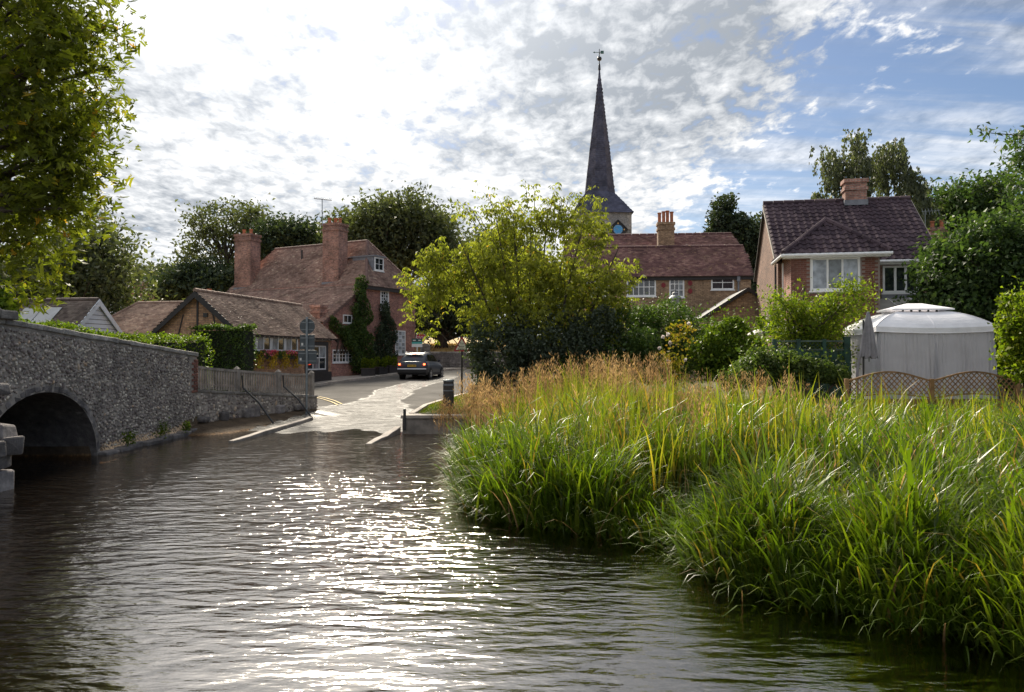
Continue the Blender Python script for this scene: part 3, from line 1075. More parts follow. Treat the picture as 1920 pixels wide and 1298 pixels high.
def shrub(name, label, cat, blobs, mat, leaf, n, base=None, seed=1, shell=.75, core=.72, wid=.6, hang=0.1, group=None, up=.5, coremat='leaf_dark', out_n='foliage'):
    """dense bush: leaf skin round a lumpy dark leafy core, on short stems"""
    r = np.random.default_rng(seed)
    c0 = np.mean([b[0] for b in blobs], 0)
    zb = min(b[0][2] - b[1][2] for b in blobs)
    base = base or (c0[0], c0[1], zb)
    t = thing(name, label, cat, base, group)
    subs = []
    for bc, br in blobs:
        for _ in range(16):
            d = unit(r, 1)[0]
            if d[2] < -.6:
                continue
            q = r.uniform(.22, .48)
            subs.append((tuple(np.array(bc) + d * np.array(br) * r.uniform(.62, .98)), tuple(np.array(br) * q)))
    C, D = fill_points(r, subs, int(n * .95), .7)
    k = int(n * .12)
    C3, D3 = fill_points(r, blobs, k, .95)
    C3 = C3 + D3 * np.abs(r.normal(0, 1.6 * leaf, k))[:, None] + np.array([0, 0, 1.0]) * np.abs(r.normal(0, leaf * 1.2, k))[:, None]
    C, D = np.concatenate([C, C3]), np.concatenate([D, D3])
    C2, D2 = fill_points(r, blobs, n // 2, .35)
    C, D = np.concatenate([C, C2]), np.concatenate([D, D2])
    ok = C[:, 2] > base[2] + .02
    C, D = C[ok], D[ok]
    V = leaf_verts(r, C, leaf, D * .5 + unit(r, len(C)) + np.array([0, 0, -hang]), up, wid)
    np_obj(out_n, V, quads(len(C)), M[mat], t, np.clip(r.normal(.45, .24, len(C)), 0, 1))
    mb = MB()
    for b in blobs:
        p = Vector(b[0])
        mb.tube([(base[0] + r.normal(0, .1), base[1] + r.normal(0, .1), base[2] - .05), tuple(p.lerp(Vector(base), .4)), tuple(p + Vector((0, 0, b[1][2] * .4)))],
                [.05, .035, .012], 5)
    mb.build('stem', M['bark'], t)
    return t


def at_blob(px, py, y, rx, ry, rz):
    """ellipsoid centred where the picture shows it, radii given in photo pixels across / metres deep / pixels up"""
    c = at(px, py, y)
    k = y / FPX
    return (tuple(c), (rx * k, ry, rz * k))

# ================================================================ THE BRIDGE
def blob_mesh(r, sx, sy, sz, seg=7, ring=5):
    """irregular pebble: few triangles"""
    vs = [(0, 0, sz)]
    for i in range(1, ring):
        a = PI * i / ring
        for j in range(seg):
            t = 2 * PI * j / seg + .4 * i
            k = 1 + .16 * r.normal()
            vs.append((sx * math.sin(a) * math.cos(t) * k, sy * math.sin(a) * math.sin(t) * k, sz * math.cos(a) * (1 + .1 * r.normal())))
    vs.append((0, 0, -sz))
    fs = [(0, 1 + j, 1 + (j + 1) % seg) for j in range(seg)]
    for i in range(ring - 2):
        for j in range(seg):
            a, b = 1 + i * seg + j, 1 + i * seg + (j + 1) % seg
            fs.append((a, a + seg, b + seg, b))
    e = len(vs) - 1
    k = 1 + (ring - 2) * seg
    fs += [(k + (j + 1) % seg, k + j, e) for j in range(seg)]
    return vs, fs


def scatter_flints(parent, face, spots, name='flint', n_own=300, key=None):
    """face(u,z)->(world point, outward normal). the largest in view are parts, the rest one joined part"""
    r = np.random.default_rng(5)
    protos = []
    for k in range(10):
        vs, fs = blob_mesh(r, 1, 1, 1, 6, 4)
        tri = []
        for f in fs:
            tri += [f] if len(f) == 3 else [(f[0], f[1], f[2]), (f[0], f[2], f[3])]
        me = bpy.data.meshes.new(name)
        me.from_pydata(vs, [], tri)
        me.polygons.foreach_set('use_smooth', [k % 2 == 0] * len(tri))
        me.materials.append(M['flint'])
        protos.append((me, np.array(vs), np.array(tri)))
    order = sorted(range(len(spots)), key=key) if key else range(len(spots))
    VV, FF, RR = [], [], []
    off = 0
    for rank, i in enumerate(order):
        u, z, s = spots[i]
        p, nrm = face(u, z)
        me, V, F = protos[i % 10]
        tx = Vector((-nrm.y, nrm.x, 0)).normalized()
        rot = r.uniform(0, PI)
        a = tx * math.cos(rot) + Vector((0, 0, 1)) * math.sin(rot)
        b = nrm.cross(a)
        A = Matrix((a * s * r.uniform(.9, 1.35), b * s * r.uniform(.6, .9), nrm * .027 * r.uniform(.4, 1.2))).transposed()
        if rank < n_own:
            o = bpy.data.objects.new(name, me)
            COL.objects.link(o)
            o.parent = parent
            m4 = A.to_4x4()
            m4.translation = p - ORG[parent.name]
            o.matrix_local = m4
        else:
            VV.append(V @ np.array(A).T + np.array(p))
            FF.append(F + off)
            RR.append(np.full(len(F), r.random()))
            off += len(V)
    if VV:
        o = np_obj('flintwork', np.concatenate(VV), np.concatenate(FF), M['flint'], parent, np.concatenate(RR))
        o['kind'] = 'stuff'


def stone_obj(name, parent, mat, c, ux, n, w, d, h, r, bev=.02, jit=.06):
    """rough-hewn block centred on c: w along ux, d along n, h up"""
    c = Vector(c)
    ux, n = Vector(ux).normalized(), Vector(n).normalized()
    up = ux.cross(n) if abs(ux.cross(n).z) > .3 else n.cross(ux)
    vs = []
    for a in (-1, 1):
        for b in (-1, 1):
            for e in (-1, 1):
                j = Vector((r.normal(), r.normal(), r.normal())) * min(w, d, h) * jit
                vs.append(c + ux * a * w / 2 + n * b * d / 2 + up * e * h / 2 + j)
    mb = MB()
    mb.v = vs
    mb.f = [(0, 1, 3, 2), (4, 6, 7, 5), (0, 4, 5, 1), (2, 3, 7, 6), (0, 2, 6, 4), (1, 5, 7, 3)]
    return mb.build(name, mat, parent, bevel=bev)


BX = -8.45            # river face of the bridge
AY, AW, AZ0, AH = 13.9, 1.76, 0.05, 1.32   # arch centre, half span, springing, rise


def parapet_top(y):
    return float(np.interp(y, [3, 9, 13.08, 16, 20.62], [2.80, 2.78, 2.53, 2.335, 2.02]))


def build_bridge():
    r = np.random.default_rng(3)
    t = thing('stone_bridge', 'old flint and stone bridge with a dark round arch over the river', 'bridge', (BX, AY, 0))
    # body: river face with the arch cut out, far face, ends
    th = [PI * i / 20 for i in range(21)]
    arch = [(AY + AW * math.cos(a), AZ0 + AH * math.sin(a)) for a in th][::-1]      # from low y to high y
    arch = [(AY - AW, -.6)] + arch + [(AY + AW, -.6)]
    mb = MB()
    ys = [4.0] + [p[0] for p in arch] + [20.6]
    for x, flip in ((BX, 0), (BX - .42, 1)):
        # left pier, above arch, right pier
        def q(pts):
            pts = [(x, a, b) for a, b in pts]
            mb.poly(pts if flip else pts[::-1])
        def column(y0, y1, b0, b1):
            q([(y0, b0), (y0, parapet_top(y0)), (y1, parapet_top(y1)), (y1, b1)])
        for y0, y1 in ((4, 6), (6, 9), (9, 11), (11, AY - AW)):
            column(y0, y1, -.6, -.6)
        for (a0, b0), (a1, b1) in zip(arch[1:-2], arch[2:-1]):
            column(a0, a1, b0, b1)
        for y0, y1 in ((AY + AW, 17), (17, 19), (19, 20.6)):
            column(y0, y1, -.6, -.6)
    for y0, y1 in zip(np.linspace(4, 20.6, 18)[:-1], np.linspace(4, 20.6, 18)[1:]):
        mb.poly([(BX, y0, parapet_top(y0)), (BX, y1, parapet_top(y1)), (BX - .42, y1, parapet_top(y1)), (BX - .42, y0, parapet_top(y0))])
    mb.poly([(BX, 20.6, -.6), (BX, 20.6, parapet_top(20.6)), (BX - .42, 20.6, parapet_top(20.6)), (BX - .42, 20.6, -.6)])
    mb.build('spandrel_wall', M['mortar'], t)
    # barrel
    mb = MB()
    for (a0, b0), (a1, b1) in zip(arch[:-1], arch[1:]):
        mb.poly([(BX, a0, b0), (BX - 5.2, a0, b0), (BX - 5.2, a1, b1), (BX, a1, b1)])
    mb.box((BX - 5.6, 9, -.6), (BX - 5.2, AY - AW, 2.4)).box((BX - 5.6, AY + AW, -.6), (BX - 5.2, 18, 2.4)).box((BX - 5.6, AY - AW, 1.45), (BX - 5.2, AY + AW, 2.4))
    mb.build('arch_barrel', M['stone_dark'], t, smooth=False)
    # deck and far parapet
    mb = MB()
    for y0, y1 in zip(np.linspace(4, 22, 12)[:-1], np.linspace(4, 22, 12)[1:]):
        z0, z1 = (float(np.interp(y, [4, 14, 17, 20, 22], [1.6, 1.6, 1.38, 1.08, .92])) for y in (y0, y1))
        mb.poly([(BX - .42, y0, z0), (BX - .42, y1, z1), (BX - 5.2, y1, z1), (BX - 5.2, y0, z0)])
    mb.build('deck', M['asphalt'], t)
    mb = MB()
    for y0, y1 in zip(np.linspace(6, 20, 8)[:-1], np.linspace(6, 20, 8)[1:]):
        z0, z1 = parapet_top(y0) - .35, parapet_top(y1) - .35
        mb.add([(BX - 5.2, y0, .9), (BX - 5.6, y0, .9), (BX - 5.6, y1, .9), (BX - 5.2, y1, .9), (BX - 5.2, y0, z0), (BX - 5.6, y0, z0), (BX - 5.6, y1, z1), (BX - 5.2, y1, z1)],
               [(4, 5, 6, 7), (0, 1, 5, 4), (1, 2, 6, 5), (2, 3, 7, 6), (3, 0, 4, 7)])
    mb.build('far_parapet', M['stone_dark'], t)
    # coping stones
    y = 9.0
    while y < 20.55:
        L = min(r.uniform(.42, .62), 20.6 - y)
        if L < .2:
            break
        ym = y + L / 2
        sl = Vector((0, L, parapet_top(y + L) - parapet_top(y))).normalized()
        stone_obj('coping_stone', t, M['coping'], (BX - .21 + .02 * r.normal() * .4, ym, parapet_top(ym) + .045), sl, (1, 0, 0), L - .012, .50, .10, r, .018)
        y += L
    # pillar step above the cutwater
    for k in range(3):
        stone_obj('pier_stone', t, M['stone'], (BX - .16, 12.75 - .47 * k, 2.70 + .03 * k), (0, 1, 0), (1, 0, 0), .46, .56, .14, r, .02)
    # arch ring stones
    for i in range(40):
        a = PI * (i + .5) / 40
        cy, cz = AY + (AW + .06) * math.cos(a), AZ0 + (AH + .06) * math.sin(a)
        tg = Vector((0, -AW * math.sin(a), AH * math.cos(a))).normalized()
        L = .165 * r.uniform(.8, .97)
        stone_obj('arch_stone', t, M['stone_dark'], (BX - .094 + .006 * r.normal(), cy, cz), tg, (1, 0, 0), L, .20, .10 * r.uniform(.7, 1.3), r, .008)
    # brick quoins at the parapet's end
    z = 1.06
    k = 0
    while z < 1.93:
        L = .215 if k % 2 else .10
        stone_obj('brick', t, M['brick_piece'], (BX - .02, 20.6 - L / 2 + .012, z + .033), (0, 1, 0), (1, 0, 0), L, .10, .062, r, .006)
        if k % 2 == 0:
            stone_obj('brick', t, M['brick_piece'], (BX - .02, 20.6 - .225, z + .033), (0, 1, 0), (1, 0, 0), .215, .10, .062, r, .006)
        z += .074
        k += 1
    # cutwater: big weathered blocks standing out into the river
    for (py0, py1, x1, y0, y1) in ((1, 1, -7.50, 10.7, 11.75),):
        zs = [(-.35, .30, 1.00, 0), (.30, .52, .96, .02), (.52, .78, 1.06, .03), (.78, 1.02, 1.08, .03), (1.02, 1.22, .72, 0), (1.22, 1.40, .66, 0), (1.40, 1.62, .98, .05), ]
        for z0, z1, px_, j in zs:
            ny = 3
            for q in range(ny):
                ya, yb = y0 - .2 + q * .415, y0 - .2 + (q + 1) * .415 + j * (q == 2)
                px_ = px_ + .04 * r.normal() * (q < 2)
                stone_obj('cutwater_stone', t, M['stone_dark'], (BX + (px_ - .16) / 2, (ya + yb) / 2, (z0 + z1) / 2), (0, 1, 0), (1, 0, 0),
                          yb - ya - .012, px_ - .16, z1 - z0 - .014, r, .03, .13)
    # footing ledge along the water
    y = AY + AW + .05
    while y < 20.2:
        L = r.uniform(.5, .9)
        wd = .20 + .1 * r.normal() * .4
        stone_obj('footing_stone', t, M['stone_dark'], (BX + wd / 2 - .05, y + L / 2, -.05 + .016 * (y - 15) + .012 * r.normal()), (0, 1, 0), (1, 0, 0), L - .02, wd + .15, .22, r, .03)
        y += L
    # flints
    spots = []
    tries = 0
    cells = {}
    while len(spots) < 4300 and tries < 90000:
        tries += 1
        y, z = r.uniform(8.6, 20.45), r.uniform(.12, 2.75)
        s = r.uniform(.024, .056)
        if z > parapet_top(y) - .04 - s:
            continue
        if ((y - AY) / (AW + .15)) ** 2 + max((z - AZ0) / (AH + .15), 0) ** 2 < 1:
            continue
        if y > 20.1 and z > 1.0:
            continue
        ky, kz = int(y / .13), int(z / .13)
        bad = False
        for a in (-1, 0, 1):
            for b in (-1, 0, 1):
                for (yy, z2, s2) in cells.get((ky + a, kz + b), ()):
                    if math.hypot(yy - y, z2 - z) < (s + s2) * .92:
                        bad = True
        if bad:
            continue
        cells.setdefault((ky, kz), []).append((y, z, s))
        spots.append((y, z, s))

    def face(y, z):
        return Vector((BX + .004, y, z)), Vector((1, 0, 0))
    scatter_flints(t, face, spots, key=lambda i: spots[i][0] / spots[i][2] + (500 if spots[i][0] < 12.9 else 0))
    return t


build_bridge()

WPTS = [(-8.45, 20.62), (-8.2, 21.6), (-7.6, 23.2), (-6.9, 24.8), (-6.5, 25.6)]


def wall_at(s):
    """point on the retaining wall's face at fraction s, its direction"""
    L = [0]
    for a, b in zip(WPTS[:-1], WPTS[1:]):
        L.append(L[-1] + math.dist(a, b))
    d = s * L[-1]
    for i in range(len(WPTS) - 1):
        if d <= L[i + 1] or i == len(WPTS) - 2:
            f = (d - L[i]) / (L[i + 1] - L[i])
            a, b = Vector((*WPTS[i], 0)), Vector((*WPTS[i + 1], 0))
            return a.lerp(b, f), (b - a).normalized()


WLEN = sum(math.dist(a, b) for a, b in zip(WPTS[:-1], WPTS[1:]))


def wall_top(s):
    return 1.07 + (.66 - 1.07) * s


def build_retaining_wall():
    r = np.random.default_rng(9)
    t = thing('retaining_wall', 'low flint rubble wall carrying the timber fence beside the ford', 'wall', (-7.6, 23.2, 0))
    mb = MB()
    N = 14
    front, back = [], []
    for i in range(N + 1):
        p, d = wall_at(i / N)
        n = Vector((d.y, -d.x, 0))
        front.append(p)
        back.append(p - n * .38)
    for i in range(N):
        a, b, c, d = front[i], front[i + 1], back[i + 1], back[i]
        z0, z1 = wall_top(i / N), wall_top((i + 1) / N)
        def w(p, z): return (p.x, p.y, z)
        mb.poly([w(a, -.3), w(b, -.3), w(b, z1), w(a, z0)])
        mb.poly([w(d, z0), w(c, z1), w(c, -.3), w(d, -.3)])
        mb.poly([w(a, z0), w(b, z1), w(c, z1), w(d, z0)])
    mb.poly([(front[-1].x, front[-1].y, -.3), (back[-1].x, back[-1].y, -.3), (back[-1].x, back[-1].y, .66), (front[-1].x, front[-1].y, .66)])
    mb.build('rubble_core', M['mortar'], t)
    s = 0.0
    while s < .995:
        L = r.uniform(.35, .6)
        e = min(s + L / WLEN, 1.0)
        p, d = wall_at((s + e) / 2)
        n = Vector((d.y, -d.x, 0))
        d3 = Vector((d.x, d.y, (wall_top(e) - wall_top(s)) / ((e - s) * WLEN)))
        c = p - n * .19
        stone_obj('coping_stone', t, M['stone'], (c.x, c.y, wall_top((s + e) / 2) + .03), d3, n, (e - s) * WLEN - .012, .46, .08, r, .015)
        s = e
    # larger blocks at the foot
    for k in range(6):
        s = .05 + .15 * k + .045 * r.normal()
        p, d = wall_at(s)
        n = Vector((d.y, -d.x, 0))
        c = p + n * .05
        stone_obj('foot_stone', t, M['stone_dark'], (c.x, c.y, hz(c.x, c.y) + .1), d, n, r.uniform(.2, .5), .22, r.uniform(.12, .32), r, .05)
    spots = []
    for _ in range(9000):
        s, z = r.random(), r.uniform(.05, 1.02)
        if z > wall_top(s) - .06:
            continue
        q = r.uniform(.04, .075)
        if all(abs((s - a) * WLEN) > .92 * (q + c) or abs(z - b) > .75 * (q + c) for a, b, c in spots):
            spots.append((s, z, q))

    def face(s, z):
        p, d = wall_at(s)
        n = Vector((d.y, -d.x, 0))
        return Vector((p.x, p.y, z)) + n * .004, n
    scatter_flints(t, face, spots, n_own=120, key=lambda i: -spots[i][2])


def build_fence():
    t = thing('timber_fence', 'weathered grey timber paling fence on top of the low flint wall', 'fence', (-7.6, 23.2, .9))
    def base(s): return wall_top(s) + .07
    def top(s): return 1.76 + (1.42 - 1.76) * min(s * 1.15, 1) ** .8
    n_sl = 50
    for i in range(n_sl):
        s = (i + .5) / n_sl
        p, d = wall_at(s)
        n = Vector((d.y, -d.x, 0))
        f = Fr((p.x - n.x * .16, p.y - n.y * .16), (p.x - n.x * .16 + d.x, p.y - n.y * .16 + d.y))
        w = WLEN / n_sl * .30
        j = random.uniform(-.012, .012)
        MB(f).box((-w, 0, base(s) + .02 + j), (w, .022, top(s) - .03 + j)).build('slat', M['grey_timber'], t)
    for s in (.0, .35, .69, .985):
        p, d = wall_at(s)
        n = Vector((d.y, -d.x, 0))
        f = Fr((p.x - n.x * .17, p.y - n.y * .17), (p.x - n.x * .17 + d.x, p.y - n.y * .17 + d.y))
        mb = MB(f).box((-.065, -.06, base(s) - .05), (.065, .08, top(s) + .06))
        mb.add([(-.075, -.07, top(s) + .06), (.075, -.07, top(s) + .06), (.075, .09, top(s) + .06), (-.075, .09, top(s) + .06), (0, .01, top(s) + .15)],
               [(0, 1, 4), (1, 2, 4), (2, 3, 4), (3, 0, 4), (3, 2, 1, 0)])
        mb.build('post', M['grey_timber'], t, bevel=.008)
    for q, zf in (('top', lambda s: top(s)), ('low', lambda s: base(s) + .16)):
        for k in range(12):
            a, b = k / 12, (k + 1) / 12
            (p0, d0), (p1, d1) = wall_at(a), wall_at(b)
            n = Vector((d0.y, -d0.x, 0)) * -.17
            mb = MB()
            z0, z1 = zf(a), zf(b)
            h = .035
            f = Fr((p0.x + n.x, p0.y + n.y), (p1.x + n.x, p1.y + n.y))
            mb = MB(f)
            L = f.len
            v0, v1 = (-.02, .05) if q == 'top' else (-.05, -.005)
            mb.add([(0, v0, z0 - h), (L, v0, z1 - h), (L, v1, z1 - h), (0, v1, z0 - h), (0, v0, z0 + h), (L, v0, z1 + h), (L, v1, z1 + h), (0, v1, z0 + h)],
                   [(0, 3, 2, 1), (4, 5, 6, 7), (0, 1, 5, 4), (1, 2, 6, 5), (2, 3, 7, 6), (3, 0, 4, 7)])
            mb.build('rail', M['grey_timber'], t)


build_retaining_wall()
build_fence()
for px0, py0, px1, py1, s0, lab in ((444, 687, 478, 797, .35, 'thin black bar leaning on the fence post nearer the bridge'),
                                    (523, 697, 549, 775, .69, 'thin black bar leaning on the fence post nearer the road sign')):
    p, d = wall_at(s0)
    n = Vector((d.y, -d.x, 0))
    top = p + n * .03 + Vector((0, 0, 1.50 - .1 * s0))
    bt = p + n * .95 + d * .25
    bt.z = hz(bt.x, bt.y) + .01
    o = MB().tube([top, top + Vector((0, 0, -.35)) + n * .03, top.lerp(bt, .55) + n * -.04, bt], .028, 7).build('leaning_bar', M['black_metal'])
    tag(o, lab, 'bar')

# ================================================================ FORD EDGE, QUAY, VERGE
def rough_beam(mb, p0, p1, w, h, seg=6, jit=.012, seed=2):
    r = np.random.default_rng(seed)
    p0, p1 = Vector(p0), Vector(p1)
    d = (p1 - p0).normalized()
    s = Vector((d.y, -d.x, 0)).normalized()
    rings = []
    for i in range(seg + 1):
        c = p0.lerp(p1, i / seg)
        j = [r.normal(0, jit) for _ in range(4)]
        rings.append([c + s * (w / 2 + j[0]) + Vector((0, 0, -h)), c + s * (w / 2 + j[1]) + Vector((0, 0, j[2])), c - s * (w / 2 + j[3]) + Vector((0, 0, j[2])),
                      c - s * (w / 2) + Vector((0, 0, -h))])
    mb.loft([[tuple(p) for p in q] for q in rings])


mb = MB()
a, b = gz(432, 826, .06), gz(582, 783, .16)
rough_beam(mb, a, b, .16, .35)
tag(mb.build('ford_kerb', M['concrete'], bevel=.02), 'long low kerb running down into the water on the bridge side of the ford', 'kerb')
mb = MB()
a, b = Vector((-3.0, 20.15, .17)), gz(690, 832, .015)
rough_beam(mb, a, b, .17, .4, seed=4)
tag(mb.build('ford_kerb', M['concrete'], bevel=.02), 'sloping kerb dipping into the water beside the concrete quay', 'kerb')

q = thing('quay', 'concrete quay block at the edge of the ford with a pale coping', 'quay', (-2.0, 20.3, 0))
MB().box((-2.86, 20.05, -.5), (-.6, 20.5, .40)).build('quay_wall', M['concrete'], q, bevel=.02)
MB().box((-2.74, 20.5, -.5), (-2.44, 23.2, .40)).build('return_wall', M['concrete'], q, bevel=.02)
for k, (x0, x1) in enumerate(((-2.9, -2.1), (-2.09, -1.3), (-1.29, -.58))):
    MB().box((x0, 20.0, .402), (x1, 20.62, .49)).build('coping_slab', M['pale_slab'], q, bevel=.015)
tag(MB().box((-2.83, 19.98, .1), (-2.76, 20.045, .66)).build('marker_post', M['black_metal'], bevel=.01), 'short black marker post at the corner of the concrete quay', 'post')

# kerb of the verge
t = thing('verge_kerb', 'pale kerb stones along the grass verge beside the road', 'kerb', (-2.4, 27, hz(-2.4, 27)))
V_ = [(-2.75, 20.7), (-2.75, 24), (-2.0, 30), (-0.35, 36.5)]
for (x0, y0), (x1, y1) in zip(V_[:-1], V_[1:]):
    n = int(math.dist((x0, y0), (x1, y1)) / .9)
    for i in range(n):
        a = Vector((x0 + (x1 - x0) * i / n, y0 + (y1 - y0) * i / n, 0))
        b = Vector((x0 + (x1 - x0) * (i + 1) / n, y0 + (y1 - y0) * (i + 1) / n, 0))
        d = (b - a).normalized()
        s = Vector((d.y, -d.x, 0))
        za, zb = hz(a.x + .9, a.y) + .0, hz(b.x + .9, b.y) + .0
        mb = MB()
        a, b = a + d * .006, b - d * .006
        mb.loft([[tuple(p + s * -.02 + Vector((0, 0, z - .35))), tuple(p + s * -.02 + Vector((0, 0, z))), tuple(p + s * .13 + Vector((0, 0, z))), tuple(p + s * .13 + Vector((0, 0, z - .35)))]
                 for p, z in ((a, za), (b, zb))])
        mb.build('kerb_stone', M['pale_slab'], t, bevel=.012)


def strip(name, pts, w, mat, lab, cat, dz=.006):
    """painted line that follows the road surface"""
    V, F = [], []
    n = 0
    P = []
    for (x0, y0), (x1, y1) in zip(pts[:-1], pts[1:]):
        k = max(2, int(math.dist((x0, y0), (x1, y1)) / .15))
        P += [(x0 + (x1 - x0) * i / k, y0 + (y1 - y0) * i / k) for i in range(k)]
    P.append(pts[-1])
    for i, (x, y) in enumerate(P):
        a, b = P[max(i - 1, 0)], P[min(i + 1, len(P) - 1)]
        L = math.dist(a, b)
        nx, ny = (b[1] - a[1]) / L * w / 2, -(b[0] - a[0]) / L * w / 2
        V += [(x + nx, y + ny, hz(x + nx, y + ny) + dz), (x - nx, y - ny, hz(x - nx, y - ny) + dz)]
    F = [(2 * i, 2 * i + 1, 2 * i + 3, 2 * i + 2) for i in range(len(P) - 1)]
    o = np_obj(name, V, F, mat)
    return tag(o, lab, cat)


def road_at(px, py):
    z = .3
    for _ in range(12):
        q = gz(px, py, z)
        z = hz(q.x, q.y)
    return (q.x, q.y)


strip('painted_line', [road_at(*p) for p in ((598, 744), (612, 747), (628, 752), (641, 758))], .07, M['yellow_line'], 'outer yellow line of the pair curving round the fence end', 'road marking', .012)
strip('painted_line', [road_at(*p) for p in ((594, 746), (606, 749), (622, 754), (634, 760))], .07, M['yellow_line'], 'inner yellow line of the pair curving round the fence end', 'road marking', .012)
strip('painted_line', [(-2.35, 25), (-1.75, 29.8), (-.5, 34)], .08, M['yellow_line'], 'faint yellow line beside the verge kerb', 'road marking', .012)

# pavement in front of the houses
mb = MB()
PV = [(-10.55, 34.0), (-9.05, 42.5), (-8.3, 46.9), (-6.2, 51.2), (-3.2, 54.2)]
t = tag(thing('pavement', 'narrow kerbed pavement in front of the brick houses', 'pavement', (-9, 43, .6)), kind='structure')
for (x0, y0), (x1, y1) in zip(PV[:-1], PV[1:]):
    n = max(1, int(math.dist((x0, y0), (x1, y1)) / 1.2))
    for i in range(n):
        a = (x0 + (x1 - x0) * i / n, y0 + (y1 - y0) * i / n)
        b = (x0 + (x1 - x0) * (i + 1) / n, y0 + (y1 - y0) * (i + 1) / n)
        za, zb = hz(*a) + .10, hz(*b) + .10
        f = Fr(a, b)
        L = f.len - .008
        MB(f).add([(0, -2.4, za - .3), (L, -2.4, zb - .3), (L, -.14, zb - .3), (0, -.14, za - .3), (0, -2.4, za), (L, -2.4, zb), (L, -.14, zb), (0, -.14, za)],
                  [(4, 5, 6, 7), (0, 1, 5, 4), (1, 2, 6, 5), (2, 3, 7, 6), (3, 0, 4, 7)]).build('paving', M['concrete'], t)
        MB(f).add([(0, -.135, za - .3), (L, -.135, zb - .3), (L, 0, zb - .3), (0, 0, za - .3), (0, -.135, za + .005), (L, -.135, zb + .005), (L, 0, zb + .005), (0, 0, za + .005)],
                  [(4, 5, 6, 7), (0, 1, 5, 4), (1, 2, 6, 5), (2, 3, 7, 6), (3, 0, 4, 7)]).build('kerb_stone', M['pale_slab'], t, bevel=.01)

# ================================================================ SIGNS, BOLLARD
p = at(575, 700, 24.55)
zb = hz(p.x, p.y)
t = thing('road_sign_post', 'grey post with the backs of a round sign and two plates beside the fence', 'road sign', (p.x, p.y, zb))
MB().lathe((p.x, p.y, zb - .1), [(.038, 0), (.038, 3.36 - zb), (.03, 3.38 - zb)], 12).build('post', M['galvanised'], t, smooth=False)
zc = at(575, 612, 24.55).z
mb = MB()
for z0, y0, y1, rr in ((zc, .046, .054, .245),):
    ring = [(p.x + rr * math.cos(k * PI / 14), p.y + y0, z0 + rr * math.sin(k * PI / 14)) for k in range(28)]
    mb.prism(ring, (0, .01, 0))
sd = mb.build('round_sign', M['sign_back'], t)
MB().lathe((0, 0, 0), [(.0, 0), (.0, .0)], 3)
for (x0, x1, y0, y1) in ((562, 590, 628, 655), (559, 594, 657, 683)):
    a, b = at(x0, y1, 24.6), at(x1, y0, 24.6)
    MB().box((a.x, p.y + .048, a.z), (b.x, p.y + .056, b.z)).build('sign_plate', M['sign_back'], t, bevel=.003)
    for zz in (a.z + .10, b.z - .10):
        MB().box((a.x + .02, p.y + .040, zz - .014), (b.x - .02, p.y + .047, zz + .014)).build('rail', M['galvanised'], t)
    MB().box((a.x + .05, p.y + .044, a.z + .12), (a.x + .11, p.y + .0472, a.z + .20)).build('sticker', M['sign_white'], t)
MB().box((p.x - .2, p.y + .040, zc - .12), (p.x + .2, p.y + .046, zc - .09)).build('rail', M['galvanised'], t)
MB().box((p.x - .2, p.y + .040, zc + .11), (p.x + .2, p.y + .046, zc + .14)).build('rail', M['galvanised'], t)

# warning triangle
D = 28.6
p = at(866, 700, D)
zb = hz(p.x, p.y)
t = thing('warning_sign', 'red and white triangular warning sign on a black post beside the verge', 'road sign', (p.x, p.y, zb))
MB().lathe((p.x, p.y, zb - .1), [(.035, 0), (.035, at(866, 634, D).z - zb + .1)], 12).build('post', M['black_metal'], t)
a, b, c = at(850.5, 659, D), at(881.5, 659, D), at(866, 630, D)
o = Vector((0, -.05, 0))
tri = [a + o, b + o, c + o]
cen = (a + b + c) / 3 + o
def rounded(tri, k, dy):
    pts = []
    cc = (tri[0] + tri[1] + tri[2]) / 3
    T = [cc + (q - cc) * k for q in tri]
    for i in range(3):
        q, pr, nx = T[i], T[i - 1], T[(i + 1) % 3]
        u, v = q.lerp(pr, .07), q.lerp(nx, .07)
        for s in range(4):
            f = s / 3
            pts.append(tuple((u.lerp(q, f).lerp(q.lerp(v, f), f)) + Vector((0, dy, 0))))
    return pts
MB().prism(rounded(tri, 1.0, 0), (0, .012, 0)).build('sign_border', M['sign_red'], t)
pl = MB().prism(rounded(tri, .74, -.004), (0, .003, 0)).build('sign_face', M['sign_white'], t)
for k, (body, dz) in enumerate((('Try', .10), ('your', -.01), ('brakes', -.11))):
    text(body, .105, M['sign_black'], pl, (cen.x, p.y - .057, cen.z + dz), (1, 0, 0), depth=.001)

# bollard
D = 22.6
p = at(841, 740, D)
zb = hz(p.x, p.y)
t = thing('bollard', 'dark timber bollard with a pale flat cap on the verge', 'bollard', (p.x, p.y, zb))
zt = at(841, 713, D).z
hgt = zt - zb
MB().lathe((p.x, p.y, zb - .1), [(.155, 0), (.16, .1), (.16, hgt - .02), (.15, hgt + .03), (.15, hgt + .06)], 16).build('post', M['dark_timber'], t)
MB().lathe((p.x, p.y, zt - .005), [(.165, -.03), (.165, .012), (.12, .03)], 16).build('cap', M['galvanised'], t)
MB().lathe((p.x, p.y, zt - .16), [(.163, 0), (.164, .05)], 16).build('band', M['lead'], t)
MB().lathe((p.x, p.y, zt - .32), [(.163, 0), (.164, .03)], 16).build('band', M['lead'], t)

